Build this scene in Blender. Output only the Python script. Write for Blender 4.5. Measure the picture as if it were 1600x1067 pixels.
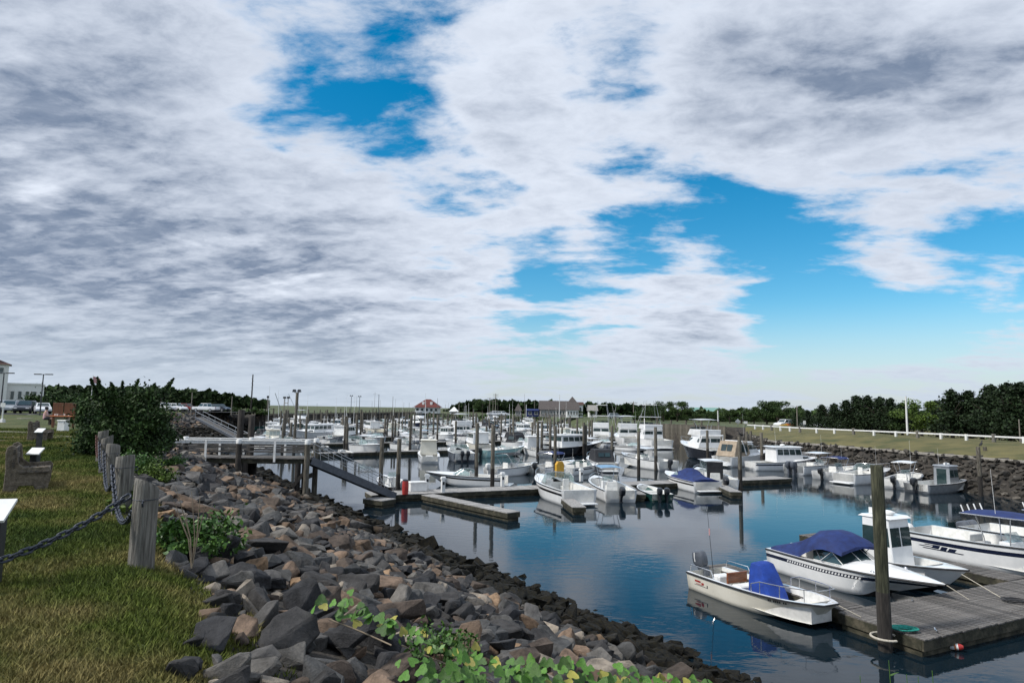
import bpy, bmesh, math, random
import numpy as np
from mathutils import Vector, Matrix, noise as mnoise
R = math.radians
random.seed(7)
for o in list(bpy.data.objects): bpy.data.objects.remove(o)
SC = bpy.context.scene
COL = SC.collection

# ------------------------------------------------------------------ camera
EYE = 6.0                       # metres above the water; the lawn is at 4.35
FPX = 1000.0                    # focal length in pixels of a 1600 wide picture
PITCH, ROLL = R(6.02), R(0.9)
cam_d = bpy.data.cameras.new('camera')
cam_d.sensor_width = 36.0; cam_d.lens = 36.0*FPX/1600.0
cam_d.clip_start = 0.05; cam_d.clip_end = 20000
cam = bpy.data.objects.new('camera', cam_d); COL.objects.link(cam)
RM = Matrix.Rotation(R(90)+PITCH, 3, 'X') @ Matrix.Rotation(ROLL, 3, 'Z')
cam.matrix_world = Matrix.Translation((0, 0, EYE)) @ RM.to_4x4()
SC.camera = cam
SC.render.resolution_x, SC.render.resolution_y = 1024, 682

def ray(px, py):
    return RM @ Vector(((px-800)/FPX, -(py-533.5)/FPX, -1.0))
def at(px, py, z=0.0):
    d = ray(px, py); k = (z-EYE)/d.z
    return Vector((d.x*k, d.y*k, z))
def at_d(px, py, D):
    d = ray(px, py); k = D/d.y
    return Vector((d.x*k, D, EYE+d.z*k))
RMI = RM.inverted()
def proj(p):
    q = RMI @ (Vector(p)-Vector((0, 0, EYE)))
    if q.z > -1e-3: return None
    return (800+FPX*q.x/-q.z, 533.5-FPX*q.y/-q.z)

# ------------------------------------------------------------------ world / sky
SUN_EL, SUN_AZ = R(48), R(252)   # azimuth measured clockwise from +Y
W = bpy.data.worlds.new('World'); SC.world = W; W.use_nodes = True
nt = W.node_tree; N = nt.nodes; LK = nt.links; N.clear()
def wn(t, **k):
    n = N.new(t)
    for a, b in k.items(): setattr(n, a, b)
    return n
def wmath(op, a, b=None, c=None, clamp=False):
    n = wn('ShaderNodeMath', operation=op); n.use_clamp = clamp
    for i, v in enumerate((a, b, c)):
        if v is None: continue
        if isinstance(v, (int, float)): n.inputs[i].default_value = v
        else: LK.new(v, n.inputs[i])
    return n.outputs[0]
def wsmooth(v, a, b, lo=0.0, hi=1.0):
    n = wn('ShaderNodeMapRange', interpolation_type='SMOOTHSTEP')
    LK.new(v, n.inputs[0])
    for i, x in enumerate((a, b, lo, hi)): n.inputs[i+1].default_value = x
    return n.outputs[0]
def wmix(f, a, b):
    n = wn('ShaderNodeMix', data_type='RGBA')
    if isinstance(f, (int, float)): n.inputs[0].default_value = f
    else: LK.new(f, n.inputs[0])
    for i, v in ((6, a), (7, b)):
        if isinstance(v, tuple): n.inputs[i].default_value = (*v, 1)
        else: LK.new(v, n.inputs[i])
    return n.outputs[2]
tc = wn('ShaderNodeTexCoord')
sep = wn('ShaderNodeSeparateXYZ'); LK.new(tc.outputs['Generated'], sep.inputs[0])
zpos = wmath('MAXIMUM', sep.outputs[2], 0.0)
den = wmath('ADD', zpos, 0.19)
pu = wmath('DIVIDE', sep.outputs[0], den); pv = wmath('DIVIDE', sep.outputs[1], den)
comb = wn('ShaderNodeCombineXYZ'); LK.new(pu, comb.inputs[0]); LK.new(pv, comb.inputs[1])
def wnoise(scale, detail, rough, dist, rot=0.0, sc=(1, 1, 1), loc=(0, 0, 0)):
    m = wn('ShaderNodeMapping'); LK.new(comb.outputs[0], m.inputs[0])
    m.inputs['Rotation'].default_value = (0, 0, rot); m.inputs['Scale'].default_value = sc
    m.inputs['Location'].default_value = loc
    n = wn('ShaderNodeTexNoise'); LK.new(m.outputs[0], n.inputs['Vector'])
    n.inputs['Scale'].default_value = scale; n.inputs['Detail'].default_value = detail
    n.inputs['Roughness'].default_value = rough; n.inputs['Distortion'].default_value = dist
    return n.outputs[0]
big = wnoise(1.0, 3, 0.5, 0.3, R(20), (0.85, 1.15, 1), (3.1, 1.7, 0))
mid = wnoise(2.8, 9, 0.58, 0.25, R(20), (0.75, 1.25, 1), (7.3, 2.2, 0))
mid2 = wnoise(2.8, 6, 0.58, 0.25, R(20), (0.75, 1.25, 1), (7.3+.03, 2.2+.055, 0))
fine = wnoise(11.0, 7, 0.64, 0.3, R(25), (0.85, 1.15, 1), (1.3, 9.2, 0))
# breaks in the cloud deck, each a direction in the sky with a width and a strength
def blob(px, py, width, amp, stretch=None):
    d = ray(px, py).normalized()
    dn = wn('ShaderNodeVectorMath', operation='DISTANCE')
    LK.new(tc.outputs['Generated'], dn.inputs[0]); dn.inputs[1].default_value = d
    return wsmooth(dn.outputs['Value'], 0.0, width, amp, 0.0)
bias = None
for b in ((420, 190, 0.26, -0.105), (540, 130, 0.26, -0.075), (650, 20, 0.14, -0.08), (700, 290, 0.16, -0.05), (820, 190, 0.22, 0.10), (1120, 375, 0.17, -0.22), (1330, 395, 0.22, -0.22),
          (1560, 400, 0.24, -0.28), (1250, 520, 0.22, -0.16), (840, 455, 0.13, -0.15), (980, 410, 0.10, -0.10), (1020, 90, 0.12, -0.08), (950, 330, 0.10, -0.04),
          (1410, 385, 0.10, 0.17), (1100, 470, 0.15, 0.17), (1560, 440, .07, .12), (500, 480, 0.34, 0.16), (100, 330, 0.60, 0.17), (1330, 170, 0.42, 0.20), (830, 370, 0.15, 0.09), (780, 120, 0.16, 0.12), (-900, 100, 1.0, .1), (2600, 100, 1.0, .1)):
    v = blob(*b); bias = v if bias is None else wmath('ADD', bias, v)
dens = wmath('ADD', wmath('MULTIPLY', big, 0.34), wmath('MULTIPLY', mid, 0.66))
dens = wmath('ADD', dens, wmath('MULTIPLY', wmath('SUBTRACT', fine, 0.5), 0.17))
dens = wmath('ADD', dens, bias)
cover = wsmooth(dens, 0.39, 0.53)
thick = wsmooth(dens, 0.47, 0.86)
sh = wnoise(1.7, 8, 0.6, 0.3, R(12), (0.8, 1.2, 1), (11.0, 4.0, 0))
lit = wmath('MULTIPLY_ADD', wmath('SUBTRACT', mid2, mid), 3.6, 0.0)
shade = wmath('MULTIPLY', thick, wsmooth(sh, 0.30, 0.58), clamp=True)
shade = wmath('ADD', shade, wmath('MULTIPLY', cover, wmath('ADD', blob(150, 370, .75, .26), blob(1380, 130, .55, .20))), clamp=True)
shade = wmath('ADD', wmath('MULTIPLY', shade, 0.80), wmath('MULTIPLY', thick, wmath('ADD', lit, 0.10)), clamp=True)
shade = wmath('MULTIPLY', wmath('ADD', shade, wmath('MULTIPLY', wsmooth(fine, .3, .7), 0.12), clamp=True), wsmooth(fine, .2, .8, .72, .94))
sky = wn('ShaderNodeTexSky', sky_type='NISHITA'); sky.sun_disc = False
sky.sun_elevation = SUN_EL; sky.sun_rotation = SUN_AZ; sky.air_density = 1.0; sky.dust_density = 0.6; sky.ozone_density = 2.5
hs = wn('ShaderNodeHueSaturation'); hs.inputs['Hue'].default_value = 0.485; hs.inputs['Saturation'].default_value = 1.5; hs.inputs['Value'].default_value = 1.0
LK.new(sky.outputs[0], hs.inputs['Color'])
SKY_S = 0.10
cl_white = (0.555/SKY_S, 0.60/SKY_S, 0.68/SKY_S); cl_grey = (0.095/SKY_S, 0.138/SKY_S, 0.218/SKY_S)
ccol = wmix(shade, cl_white, cl_grey)
skyc = wmix(cover, hs.outputs[0], ccol)
# thin veil towards the horizon
veil = wsmooth(zpos, 0.0, 0.17, 0.80, 0.0)
skyc = wmix(veil, skyc, (0.40/SKY_S, 0.46/SKY_S, 0.53/SKY_S))
bg = wn('ShaderNodeBackground'); bg.inputs[1].default_value = SKY_S
LK.new(skyc, bg.inputs[0])
wo = wn('ShaderNodeOutputWorld'); LK.new(bg.outputs[0], wo.inputs[0])

sd_ = bpy.data.lights.new('sun', 'SUN'); sd_.energy = 2.7; sd_.angle = R(8); sd_.color = (1.0, 0.96, 0.90)
sun = bpy.data.objects.new('sun', sd_); COL.objects.link(sun)
sv = Vector((math.sin(SUN_AZ)*math.cos(SUN_EL), math.cos(SUN_AZ)*math.cos(SUN_EL), math.sin(SUN_EL)))
sun.rotation_euler = sv.to_track_quat('Z', 'Y').to_euler()
sun.location = (0, 0, 60)

SC.render.engine = 'CYCLES'
SC.view_settings.view_transform = 'Standard'; SC.view_settings.look = 'None'
SC.view_settings.exposure = 0.52; SC.view_settings.gamma = 1.0
SC.view_settings.use_curve_mapping = False
SC.cycles.max_bounces = 6; SC.cycles.transparent_max_bounces = 8

# ------------------------------------------------------------------ materials
MATS = {}
def pm(name, c1, c2=None, scale=6.0, rough=0.6, bump=0.0, bscale=None, metal=0.0, stretch=(1, 1, 1), c3=None, rnd=0.0,
       spec=0.5, coat=0.0, alpha=None, trans=0.0, contrast=(0.35, 0.65), world=False, island=False, detail=6.0):
    """procedural principled material: two or three colours mixed by noise, bump, optional per-object variation"""
    m = bpy.data.materials.new(name); m.use_nodes = True
    t = m.node_tree; n = t.nodes; l = t.links; n.clear()
    out = n.new('ShaderNodeOutputMaterial'); b = n.new('ShaderNodeBsdfPrincipled'); l.new(b.outputs[0], out.inputs[0])
    b.inputs['Roughness'].default_value = rough; b.inputs['Metallic'].default_value = metal
    b.inputs['Specular IOR Level'].default_value = spec
    b.inputs['Coat Weight'].default_value = coat
    if trans: b.inputs['Transmission Weight'].default_value = trans
    if alpha is not None: b.inputs['Alpha'].default_value = alpha
    tx = n.new('ShaderNodeTexCoord'); mp = n.new('ShaderNodeMapping'); mp.inputs['Scale'].default_value = stretch
    if world:
        g = n.new('ShaderNodeNewGeometry'); l.new(g.outputs['Position'], mp.inputs[0])
    else: l.new(tx.outputs['Object'], mp.inputs[0])
    nz = n.new('ShaderNodeTexNoise'); nz.inputs['Scale'].default_value = scale; nz.inputs['Detail'].default_value = detail
    nz.inputs['Roughness'].default_value = 0.6
    l.new(mp.outputs[0], nz.inputs['Vector'])
    if c2 is None: c2 = tuple(min(1, x*1.18) for x in c1); c1 = tuple(x*0.86 for x in c1)
    rp = n.new('ShaderNodeValToRGB'); cr = rp.color_ramp
    cr.elements[0].position = contrast[0]; cr.elements[0].color = (*c1, 1)
    cr.elements[1].position = contrast[1]; cr.elements[1].color = (*c2, 1)
    if c3 is not None:
        e = cr.elements.new((contrast[0]+contrast[1])/2); e.color = (*c3, 1)
    l.new(nz.outputs[0], rp.inputs[0]); cs = rp.outputs[0]
    if rnd:
        if island: rv = n.new('ShaderNodeNewGeometry').outputs['Random Per Island']
        else: rv = n.new('ShaderNodeObjectInfo').outputs['Random']
        mr = n.new('ShaderNodeMapRange'); l.new(rv, mr.inputs[0]); mr.inputs[3].default_value = 1-rnd; mr.inputs[4].default_value = 1+rnd
        mx = n.new('ShaderNodeVectorMath'); mx.operation = 'SCALE'; l.new(cs, mx.inputs[0]); l.new(mr.outputs[0], mx.inputs['Scale']); cs = mx.outputs[0]
    l.new(cs, b.inputs['Base Color'])
    if bump:
        n2 = n.new('ShaderNodeTexNoise'); n2.inputs['Scale'].default_value = bscale or scale*2; n2.inputs['Detail'].default_value = 5
        l.new(mp.outputs[0], n2.inputs['Vector'])
        bp = n.new('ShaderNodeBump'); bp.inputs['Strength'].default_value = bump; bp.inputs['Distance'].default_value = 0.05
        l.new(n2.outputs[0], bp.inputs['Height']); l.new(bp.outputs[0], b.inputs['Normal'])
    MATS[name] = m
    return m
def M(n): return MATS[n]
# boats
pm('gelcoat', (0.70, 0.71, 0.71), (0.82, 0.82, 0.81), 1.5, 0.22, coat=0.3)
pm('gelcoat_cream', (0.62, 0.59, 0.50), (0.72, 0.69, 0.60), 1.5, 0.3, coat=0.2)
pm('gelcoat_navy', (0.008, 0.012, 0.03), (0.016, 0.022, 0.05), 2, 0.15, coat=0.4)
pm('gelcoat_black', (0.006, 0.006, 0.008), (0.014, 0.014, 0.016), 2, 0.15, coat=0.4)
pm('gelcoat_grey', (0.10, 0.115, 0.14), (0.14, 0.155, 0.18), 2, 0.25, coat=0.3)
pm('gelcoat_aqua', (0.30, 0.52, 0.52), (0.38, 0.60, 0.60), 2, 0.25, coat=0.3)
pm('gelcoat_green', (0.01, 0.05, 0.045), (0.02, 0.075, 0.065), 2, 0.3, coat=0.2)
pm('liner', (0.58, 0.58, 0.55), (0.74, 0.73, 0.70), 5, 0.5, bump=.05, bscale=60)
pm('liner_tan', (0.36, 0.31, 0.23), (0.48, 0.42, 0.33), 5, 0.6)
pm('bottom_paint', (0.012, 0.012, 0.014), (0.03, 0.026, 0.024), 4, 0.7)
pm('rubber', (0.012, 0.012, 0.013), (0.028, 0.028, 0.03), 8, 0.55)
pm('engine_black', (0.014, 0.016, 0.020), (0.03, 0.033, 0.04), 6, 0.3, coat=.2)
pm('engine_grey', (0.06, 0.07, 0.085), (0.10, 0.11, 0.13), 6, 0.35, coat=.2)
pm('engine_white', (0.62, 0.62, 0.60), (0.74, 0.73, 0.70), 6, 0.35, coat=.2)
pm('glass', (0.015, 0.03, 0.033), (0.03, 0.055, 0.055), 1.2, 0.06, spec=0.8)
pm('glass_clear', (0.30, 0.42, 0.42), (0.42, 0.54, 0.53), 1.2, 0.05, spec=0.8, alpha=0.45)
pm('canvas_blue', (0.004, 0.03, 0.20), (0.010, 0.055, 0.34), 3, 0.75, bump=.35, bscale=5)
pm('canvas_navy', (0.005, 0.014, 0.075), (0.010, 0.030, 0.14), 3, 0.8, bump=.3, bscale=4)
pm('canvas_sky', (0.12, 0.24, 0.38), (0.20, 0.34, 0.48), 3, 0.8, bump=.2, bscale=5)
pm('canvas_black', (0.008, 0.009, 0.012), (0.022, 0.023, 0.027), 4, 0.75, bump=.3, bscale=5)
pm('canvas_tan', (0.27, 0.21, 0.15), (0.38, 0.31, 0.23), 3, 0.85, bump=.25, bscale=5)
pm('steel', (0.55, 0.56, 0.58), (0.7, 0.7, 0.71), 8, 0.22, metal=0.9)
pm('aluminium', (0.34, 0.36, 0.38), (0.46, 0.48, 0.50), 4, 0.38, metal=0.6)
pm('varnished_wood', (0.14, 0.035, 0.010), (0.27, 0.085, 0.025), 4, 0.35, stretch=(1, 8, 8), coat=.3)
pm('red_paint', (0.30, 0.02, 0.02), (0.42, 0.04, 0.03), 6, 0.5)
pm('orange_paint', (0.42, 0.10, 0.02), (0.55, 0.17, 0.04), 6, 0.5)
pm('yellow_plastic', (0.45, 0.24, 0.015), (0.60, 0.34, 0.03), 6, 0.5)
pm('white_plastic', (0.66, 0.66, 0.64), (0.80, 0.80, 0.78), 3, 0.45)
pm('rope_green', (0.0, 0.17, 0.13), (0.02, 0.30, 0.24), 30, 0.8, bump=.5, bscale=60)
pm('rope_pale', (0.38, 0.34, 0.27), (0.55, 0.51, 0.43), 30, 0.9, bump=.5, bscale=60)
# wood, stone, ground
pm('pile_wood', (0.048, 0.044, 0.036), (0.19, 0.175, 0.148), 5, 0.9, bump=.6, bscale=9, stretch=(5, 5, .5), c3=(0.10, 0.088, 0.066), rnd=.25)
pm('post_wood', (0.075, 0.068, 0.06), (0.25, 0.235, 0.21), 7, 0.9, bump=.8, bscale=9, stretch=(5, 5, .35), c3=(0.155, 0.145, 0.125), rnd=.12)
pm('dock_wood', (0.034, 0.030, 0.028), (0.155, 0.142, 0.130), 6, 0.85, bump=.5, bscale=8, stretch=(.5, 6, 6), c3=(0.105, 0.098, 0.090), rnd=.35)
pm('dock_pale', (0.16, 0.155, 0.15), (0.36, 0.35, 0.335), 5, 0.85, bump=.4, bscale=7, stretch=(.6, 4, 4), rnd=.2)
pm('dock_side', (0.022, 0.020, 0.014), (0.085, 0.074, 0.05), 2.5, 0.9, bump=.6, bscale=9, c3=(0.035, 0.034, 0.020))
pm('dark_timber', (0.012, 0.010, 0.009), (0.05, 0.043, 0.036), 3, 0.9, bump=.6, bscale=6, stretch=(3, 3, .6), rnd=.3)
pm('mossy_pile', (0.018, 0.020, 0.011), (0.085, 0.085, 0.05), 4, 0.95, bump=.7, bscale=9, stretch=(4, 4, .5), c3=(0.04, 0.042, 0.024))
pm('white_paint', (0.60, 0.60, 0.58), (0.78, 0.78, 0.76), 7, 0.55, bump=.1, bscale=20)
pm('concrete', (0.17, 0.155, 0.13), (0.32, 0.30, 0.265), 14, 0.9, bump=.5, bscale=50, c3=(0.25, 0.23, 0.20))
pm('bench_concrete', (0.085, 0.068, 0.05), (0.20, 0.165, 0.125), 14, 0.95, bump=.6, bscale=60, c3=(0.14, 0.115, 0.085))
pm('bench_slat', (0.05, 0.042, 0.033), (0.12, 0.10, 0.08), 5, 0.85, bump=.4, stretch=(1, 8, 8), rnd=.3)
pm('asphalt', (0.035, 0.036, 0.04), (0.06, 0.061, 0.066), 3, 0.9, bump=.3, bscale=60, world=True)
pm('chain_iron', (0.014, 0.018, 0.026), (0.045, 0.055, 0.075), 25, 0.45, metal=.35, bump=.3, bscale=60)
pm('chain_rust', (0.05, 0.018, 0.012), (0.10, 0.04, 0.03), 25, 0.8, bump=.3, bscale=60)
pm('lawn', (0.026, 0.044, 0.008), (0.105, 0.095, 0.028), 0.55, 0.95, bump=1.0, bscale=38, c3=(0.056, 0.074, 0.014), world=True, contrast=(.34, .66), detail=12)
pm('bank_grass', (0.050, 0.058, 0.014), (0.135, 0.118, 0.040), 0.35, 0.95, bump=.8, bscale=9, c3=(0.10, 0.090, 0.030), world=True, contrast=(.35, .66), detail=12)
pm('bank_soil', (0.020, 0.017, 0.014), (0.055, 0.047, 0.038), 2.5, 0.95, bump=.8, bscale=15, world=True)
pm('marsh', (0.035, 0.055, 0.018), (0.09, 0.10, 0.04), 0.05, 0.95, bump=.4, bscale=1, world=True, detail=10)
# foliage
pm('cedar_leaf', (0.007, 0.017, 0.007), (0.026, 0.046, 0.015), 1.2, 0.7, rnd=.55, island=True, spec=.25)
pm('leaf_mid', (0.016, 0.038, 0.008), (0.050, 0.086, 0.017), 0.9, 0.65, rnd=.5, island=True, spec=.3)
pm('leaf_light', (0.045, 0.085, 0.012), (0.10, 0.15, 0.022), 0.9, 0.65, rnd=.4, island=True, spec=.3)
pm('leaf_far', (0.012, 0.025, 0.009), (0.030, 0.050, 0.017), 0.3, 0.8, rnd=.5, island=True, spec=.1)
pm('shrub_leaf', (0.011, 0.028, 0.008), (0.042, 0.080, 0.016), 1.6, 0.7, rnd=.6, island=True, spec=.25)
pm('vine_leaf', (0.035, 0.11, 0.010), (0.085, 0.20, 0.018), 9, 0.45, rnd=.45, bump=.3, bscale=40)
pm('vine_leaf_yellow', (0.19, 0.20, 0.025), (0.30, 0.26, 0.05), 14, 0.5, rnd=.3, bump=.3, bscale=40)
pm('weed_leaf', (0.030, 0.085, 0.010), (0.075, 0.16, 0.022), 3, 0.55, rnd=.4, island=True)
pm('grass_blade', (0.034, 0.062, 0.009), (0.21, 0.175, 0.066), 0.55, 0.8, c3=(0.090, 0.115, 0.019), world=True, contrast=(.34, .64), rnd=.45, island=True, spec=.2, detail=12)
pm('bark', (0.035, 0.027, 0.02), (0.09, 0.072, 0.055), 6, 0.95, bump=.8, stretch=(3, 3, .6))
pm('dry_stem', (0.16, 0.125, 0.085), (0.28, 0.225, 0.16), 9, 0.9)
# buildings, vehicles
pm('shingle_white', (0.62, 0.62, 0.60), (0.76, 0.76, 0.74), 4, 0.7, stretch=(1, 1, 6))
pm('roof_red', (0.075, 0.016, 0.012), (0.14, 0.03, 0.022), 4, 0.8, bump=.3, bscale=20)
pm('roof_grey', (0.055, 0.046, 0.042), (0.10, 0.086, 0.08), 4, 0.85, bump=.3, bscale=20)
pm('roof_brown', (0.05, 0.022, 0.018), (0.09, 0.045, 0.036), 4, 0.85, bump=.3, bscale=20)
pm('roof_green', (0.13, 0.26, 0.22), (0.18, 0.33, 0.28), 4, 0.6)
pm('shingle_grey', (0.20, 0.19, 0.175), (0.32, 0.31, 0.29), 5, 0.85, stretch=(1, 1, 5))
pm('car_white', (0.66, 0.67, 0.68), (0.76, 0.77, 0.78), 2, 0.2, coat=.5)
pm('car_silver', (0.30, 0.32, 0.34), (0.38, 0.40, 0.42), 2, 0.25, metal=.4, coat=.5)
pm('car_dark', (0.016, 0.020, 0.028), (0.032, 0.038, 0.05), 2, 0.2, coat=.5)
pm('car_red', (0.12, 0.012, 0.010), (0.18, 0.02, 0.016), 2, 0.25, coat=.5)
pm('brown_board', (0.09, 0.030, 0.012), (0.16, 0.06, 0.024), 3, 0.7, stretch=(6, 1, 1))
pm('pole_wood', (0.13, 0.115, 0.095), (0.26, 0.235, 0.20), 4, 0.9, stretch=(4, 4, .4))
pm('skin', (0.42, 0.24, 0.17), (0.52, 0.31, 0.23), 8, 0.6)
pm('hair_dark', (0.02, 0.014, 0.01), (0.05, 0.035, 0.025), 20, 0.7)
pm('cloth_pink', (0.48, 0.28, 0.29), (0.60, 0.38, 0.39), 8, 0.85)
pm('cloth_dark', (0.016, 0.016, 0.02), (0.035, 0.035, 0.042), 8, 0.85)
pm('feather_dark', (0.008, 0.008, 0.009), (0.025, 0.024, 0.024), 30, 0.7)
pm('feather_grey', (0.25, 0.25, 0.26), (0.45, 0.45, 0.46), 30, 0.7)
pm('flag_cloth', (0.35, 0.04, 0.05), (0.55, 0.45, 0.45), 6, 0.8, stretch=(.3, .3, 8))

def rock_material(name, island):
    m = pm(name, (0.3, 0.3, 0.3), rough=0.85, spec=.25)
    t = m.node_tree; n = t.nodes; l = t.links
    b = next(x for x in n if x.type == 'BSDF_PRINCIPLED')
    rv = n.new('ShaderNodeNewGeometry').outputs['Random Per Island'] if island else n.new('ShaderNodeObjectInfo').outputs['Random']
    rp = n.new('ShaderNodeValToRGB'); cr = rp.color_ramp; cr.interpolation = 'CONSTANT'
    cols = [(0.0, (0.038, 0.038, 0.040)), (.20, (0.066, 0.066, 0.065)), (.36, (0.046, 0.044, 0.043)), (.48, (0.088, 0.084, 0.080)), (.58, (0.080, 0.062, 0.050)),
            (.68, (0.125, 0.117, 0.106)), (.78, (0.125, 0.088, 0.062)), (.86, (0.185, 0.130, 0.092)), (.92, (0.235, 0.20, 0.16)), (.97, (0.25, 0.165, 0.10))]
    cr.elements[0].position, cr.elements[0].color = 0, (*cols[0][1], 1)
    cr.elements[1].position, cr.elements[1].color = cols[1][0], (*cols[1][1], 1)
    for p, c in cols[2:]:
        e = cr.elements.new(p); e.color = (*c, 1)
    l.new(rv, rp.inputs[0])
    g = n.new('ShaderNodeNewGeometry')
    nz = n.new('ShaderNodeTexNoise'); nz.inputs['Scale'].default_value = 5; nz.inputs['Detail'].default_value = 9; nz.inputs['Roughness'].default_value = .68
    l.new(g.outputs['Position'], nz.inputs['Vector'])
    mr = n.new('ShaderNodeMapRange'); l.new(nz.outputs[0], mr.inputs[0]); mr.inputs[1].default_value = .3; mr.inputs[2].default_value = .7; mr.inputs[3].default_value = .42; mr.inputs[4].default_value = 1.65
    sc = n.new('ShaderNodeVectorMath'); sc.operation = 'SCALE'; l.new(rp.outputs[0], sc.inputs[0]); l.new(mr.outputs[0], sc.inputs['Scale'])
    # weed and wet stone below the tide line
    sp = n.new('ShaderNodeSeparateXYZ'); l.new(g.outputs['Position'], sp.inputs[0])
    n3 = n.new('ShaderNodeTexNoise'); n3.inputs['Scale'].default_value = .8; n3.inputs['Detail'].default_value = 5; l.new(g.outputs['Position'], n3.inputs['Vector'])
    ad = n.new('ShaderNodeMath'); ad.operation = 'MULTIPLY_ADD'; l.new(n3.outputs[0], ad.inputs[0]); ad.inputs[1].default_value = -1.0; l.new(sp.outputs[2], ad.inputs[2])
    ms = n.new('ShaderNodeMapRange'); ms.interpolation_type = 'SMOOTHSTEP'; l.new(ad.outputs[0], ms.inputs[0]); ms.inputs[1].default_value = .95; ms.inputs[2].default_value = 1.6; ms.inputs[3].default_value = 1; ms.inputs[4].default_value = 0
    n4 = n.new('ShaderNodeTexNoise'); n4.inputs['Scale'].default_value = 14; n4.inputs['Detail'].default_value = 4; l.new(g.outputs['Position'], n4.inputs['Vector'])
    r4 = n.new('ShaderNodeValToRGB'); r4.color_ramp.elements[0].color = (0.003, 0.003, 0.002, 1); r4.color_ramp.elements[1].color = (0.016, 0.013, 0.005, 1)
    r4.color_ramp.elements[0].position = .4; r4.color_ramp.elements[1].position = .7; l.new(n4.outputs[0], r4.inputs[0])
    mx = n.new('ShaderNodeMix'); mx.data_type = 'RGBA'; l.new(ms.outputs[0], mx.inputs[0]); l.new(sc.outputs[0], mx.inputs[6]); l.new(r4.outputs[0], mx.inputs[7])
    l.new(mx.outputs[2], b.inputs['Base Color'])
    nb = n.new('ShaderNodeTexNoise'); nb.inputs['Scale'].default_value = 13; nb.inputs['Detail'].default_value = 8; nb.inputs['Roughness'].default_value = .7; l.new(g.outputs['Position'], nb.inputs['Vector'])
    bp = n.new('ShaderNodeBump'); bp.inputs['Strength'].default_value = .75; bp.inputs['Distance'].default_value = .06; l.new(nb.outputs[0], bp.inputs['Height']); l.new(bp.outputs[0], b.inputs['Normal'])
    return m
rock_material('rock', False); rock_material('rock_rubble', True)
pm('rock_dark', (0.012, 0.011, 0.009), (0.085, 0.075, 0.062), 1.3, 0.85, bump=.7, bscale=8, world=True, c3=(0.03, 0.026, 0.02), rnd=.6, island=True)

def water_material():
    m = bpy.data.materials.new('water'); m.use_nodes = True; t = m.node_tree; n = t.nodes; l = t.links
    b = n['Principled BSDF']; b.inputs['Base Color'].default_value = (0.005, 0.012, 0.018, 1); b.inputs['Roughness'].default_value = 0.03; b.inputs['IOR'].default_value = 1.333
    g = n.new('ShaderNodeNewGeometry')
    mp = n.new('ShaderNodeMapping'); l.new(g.outputs['Position'], mp.inputs[0]); mp.inputs['Rotation'].default_value = (0, 0, R(25)); mp.inputs['Scale'].default_value = (.7, 1.5, 1)
    w1 = n.new('ShaderNodeTexNoise'); w1.inputs['Scale'].default_value = 2.2; w1.inputs['Detail'].default_value = 3; l.new(mp.outputs[0], w1.inputs['Vector'])
    w2 = n.new('ShaderNodeTexNoise'); w2.inputs['Scale'].default_value = 0.35; w2.inputs['Detail'].default_value = 2; l.new(mp.outputs[0], w2.inputs['Vector'])
    pt = n.new('ShaderNodeTexNoise'); pt.inputs['Scale'].default_value = .055; pt.inputs['Detail'].default_value = 3; l.new(g.outputs['Position'], pt.inputs['Vector'])
    mr = n.new('ShaderNodeMapRange'); l.new(pt.outputs[0], mr.inputs[0]); mr.inputs[1].default_value = .42; mr.inputs[2].default_value = .66; mr.inputs[3].default_value = .10; mr.inputs[4].default_value = .75
    mu = n.new('ShaderNodeMath'); mu.operation = 'MULTIPLY'; l.new(w1.outputs[0], mu.inputs[0]); l.new(mr.outputs[0], mu.inputs[1])
    ad = n.new('ShaderNodeMath'); ad.operation = 'MULTIPLY_ADD'; l.new(w2.outputs[0], ad.inputs[0]); ad.inputs[1].default_value = .45; l.new(mu.outputs[0], ad.inputs[2])
    bp = n.new('ShaderNodeBump'); bp.inputs['Strength'].default_value = .11; bp.inputs['Distance'].default_value = .09; l.new(ad.outputs[0], bp.inputs['Height']); l.new(bp.outputs[0], b.inputs['Normal'])
    MATS['water'] = m
water_material()

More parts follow.
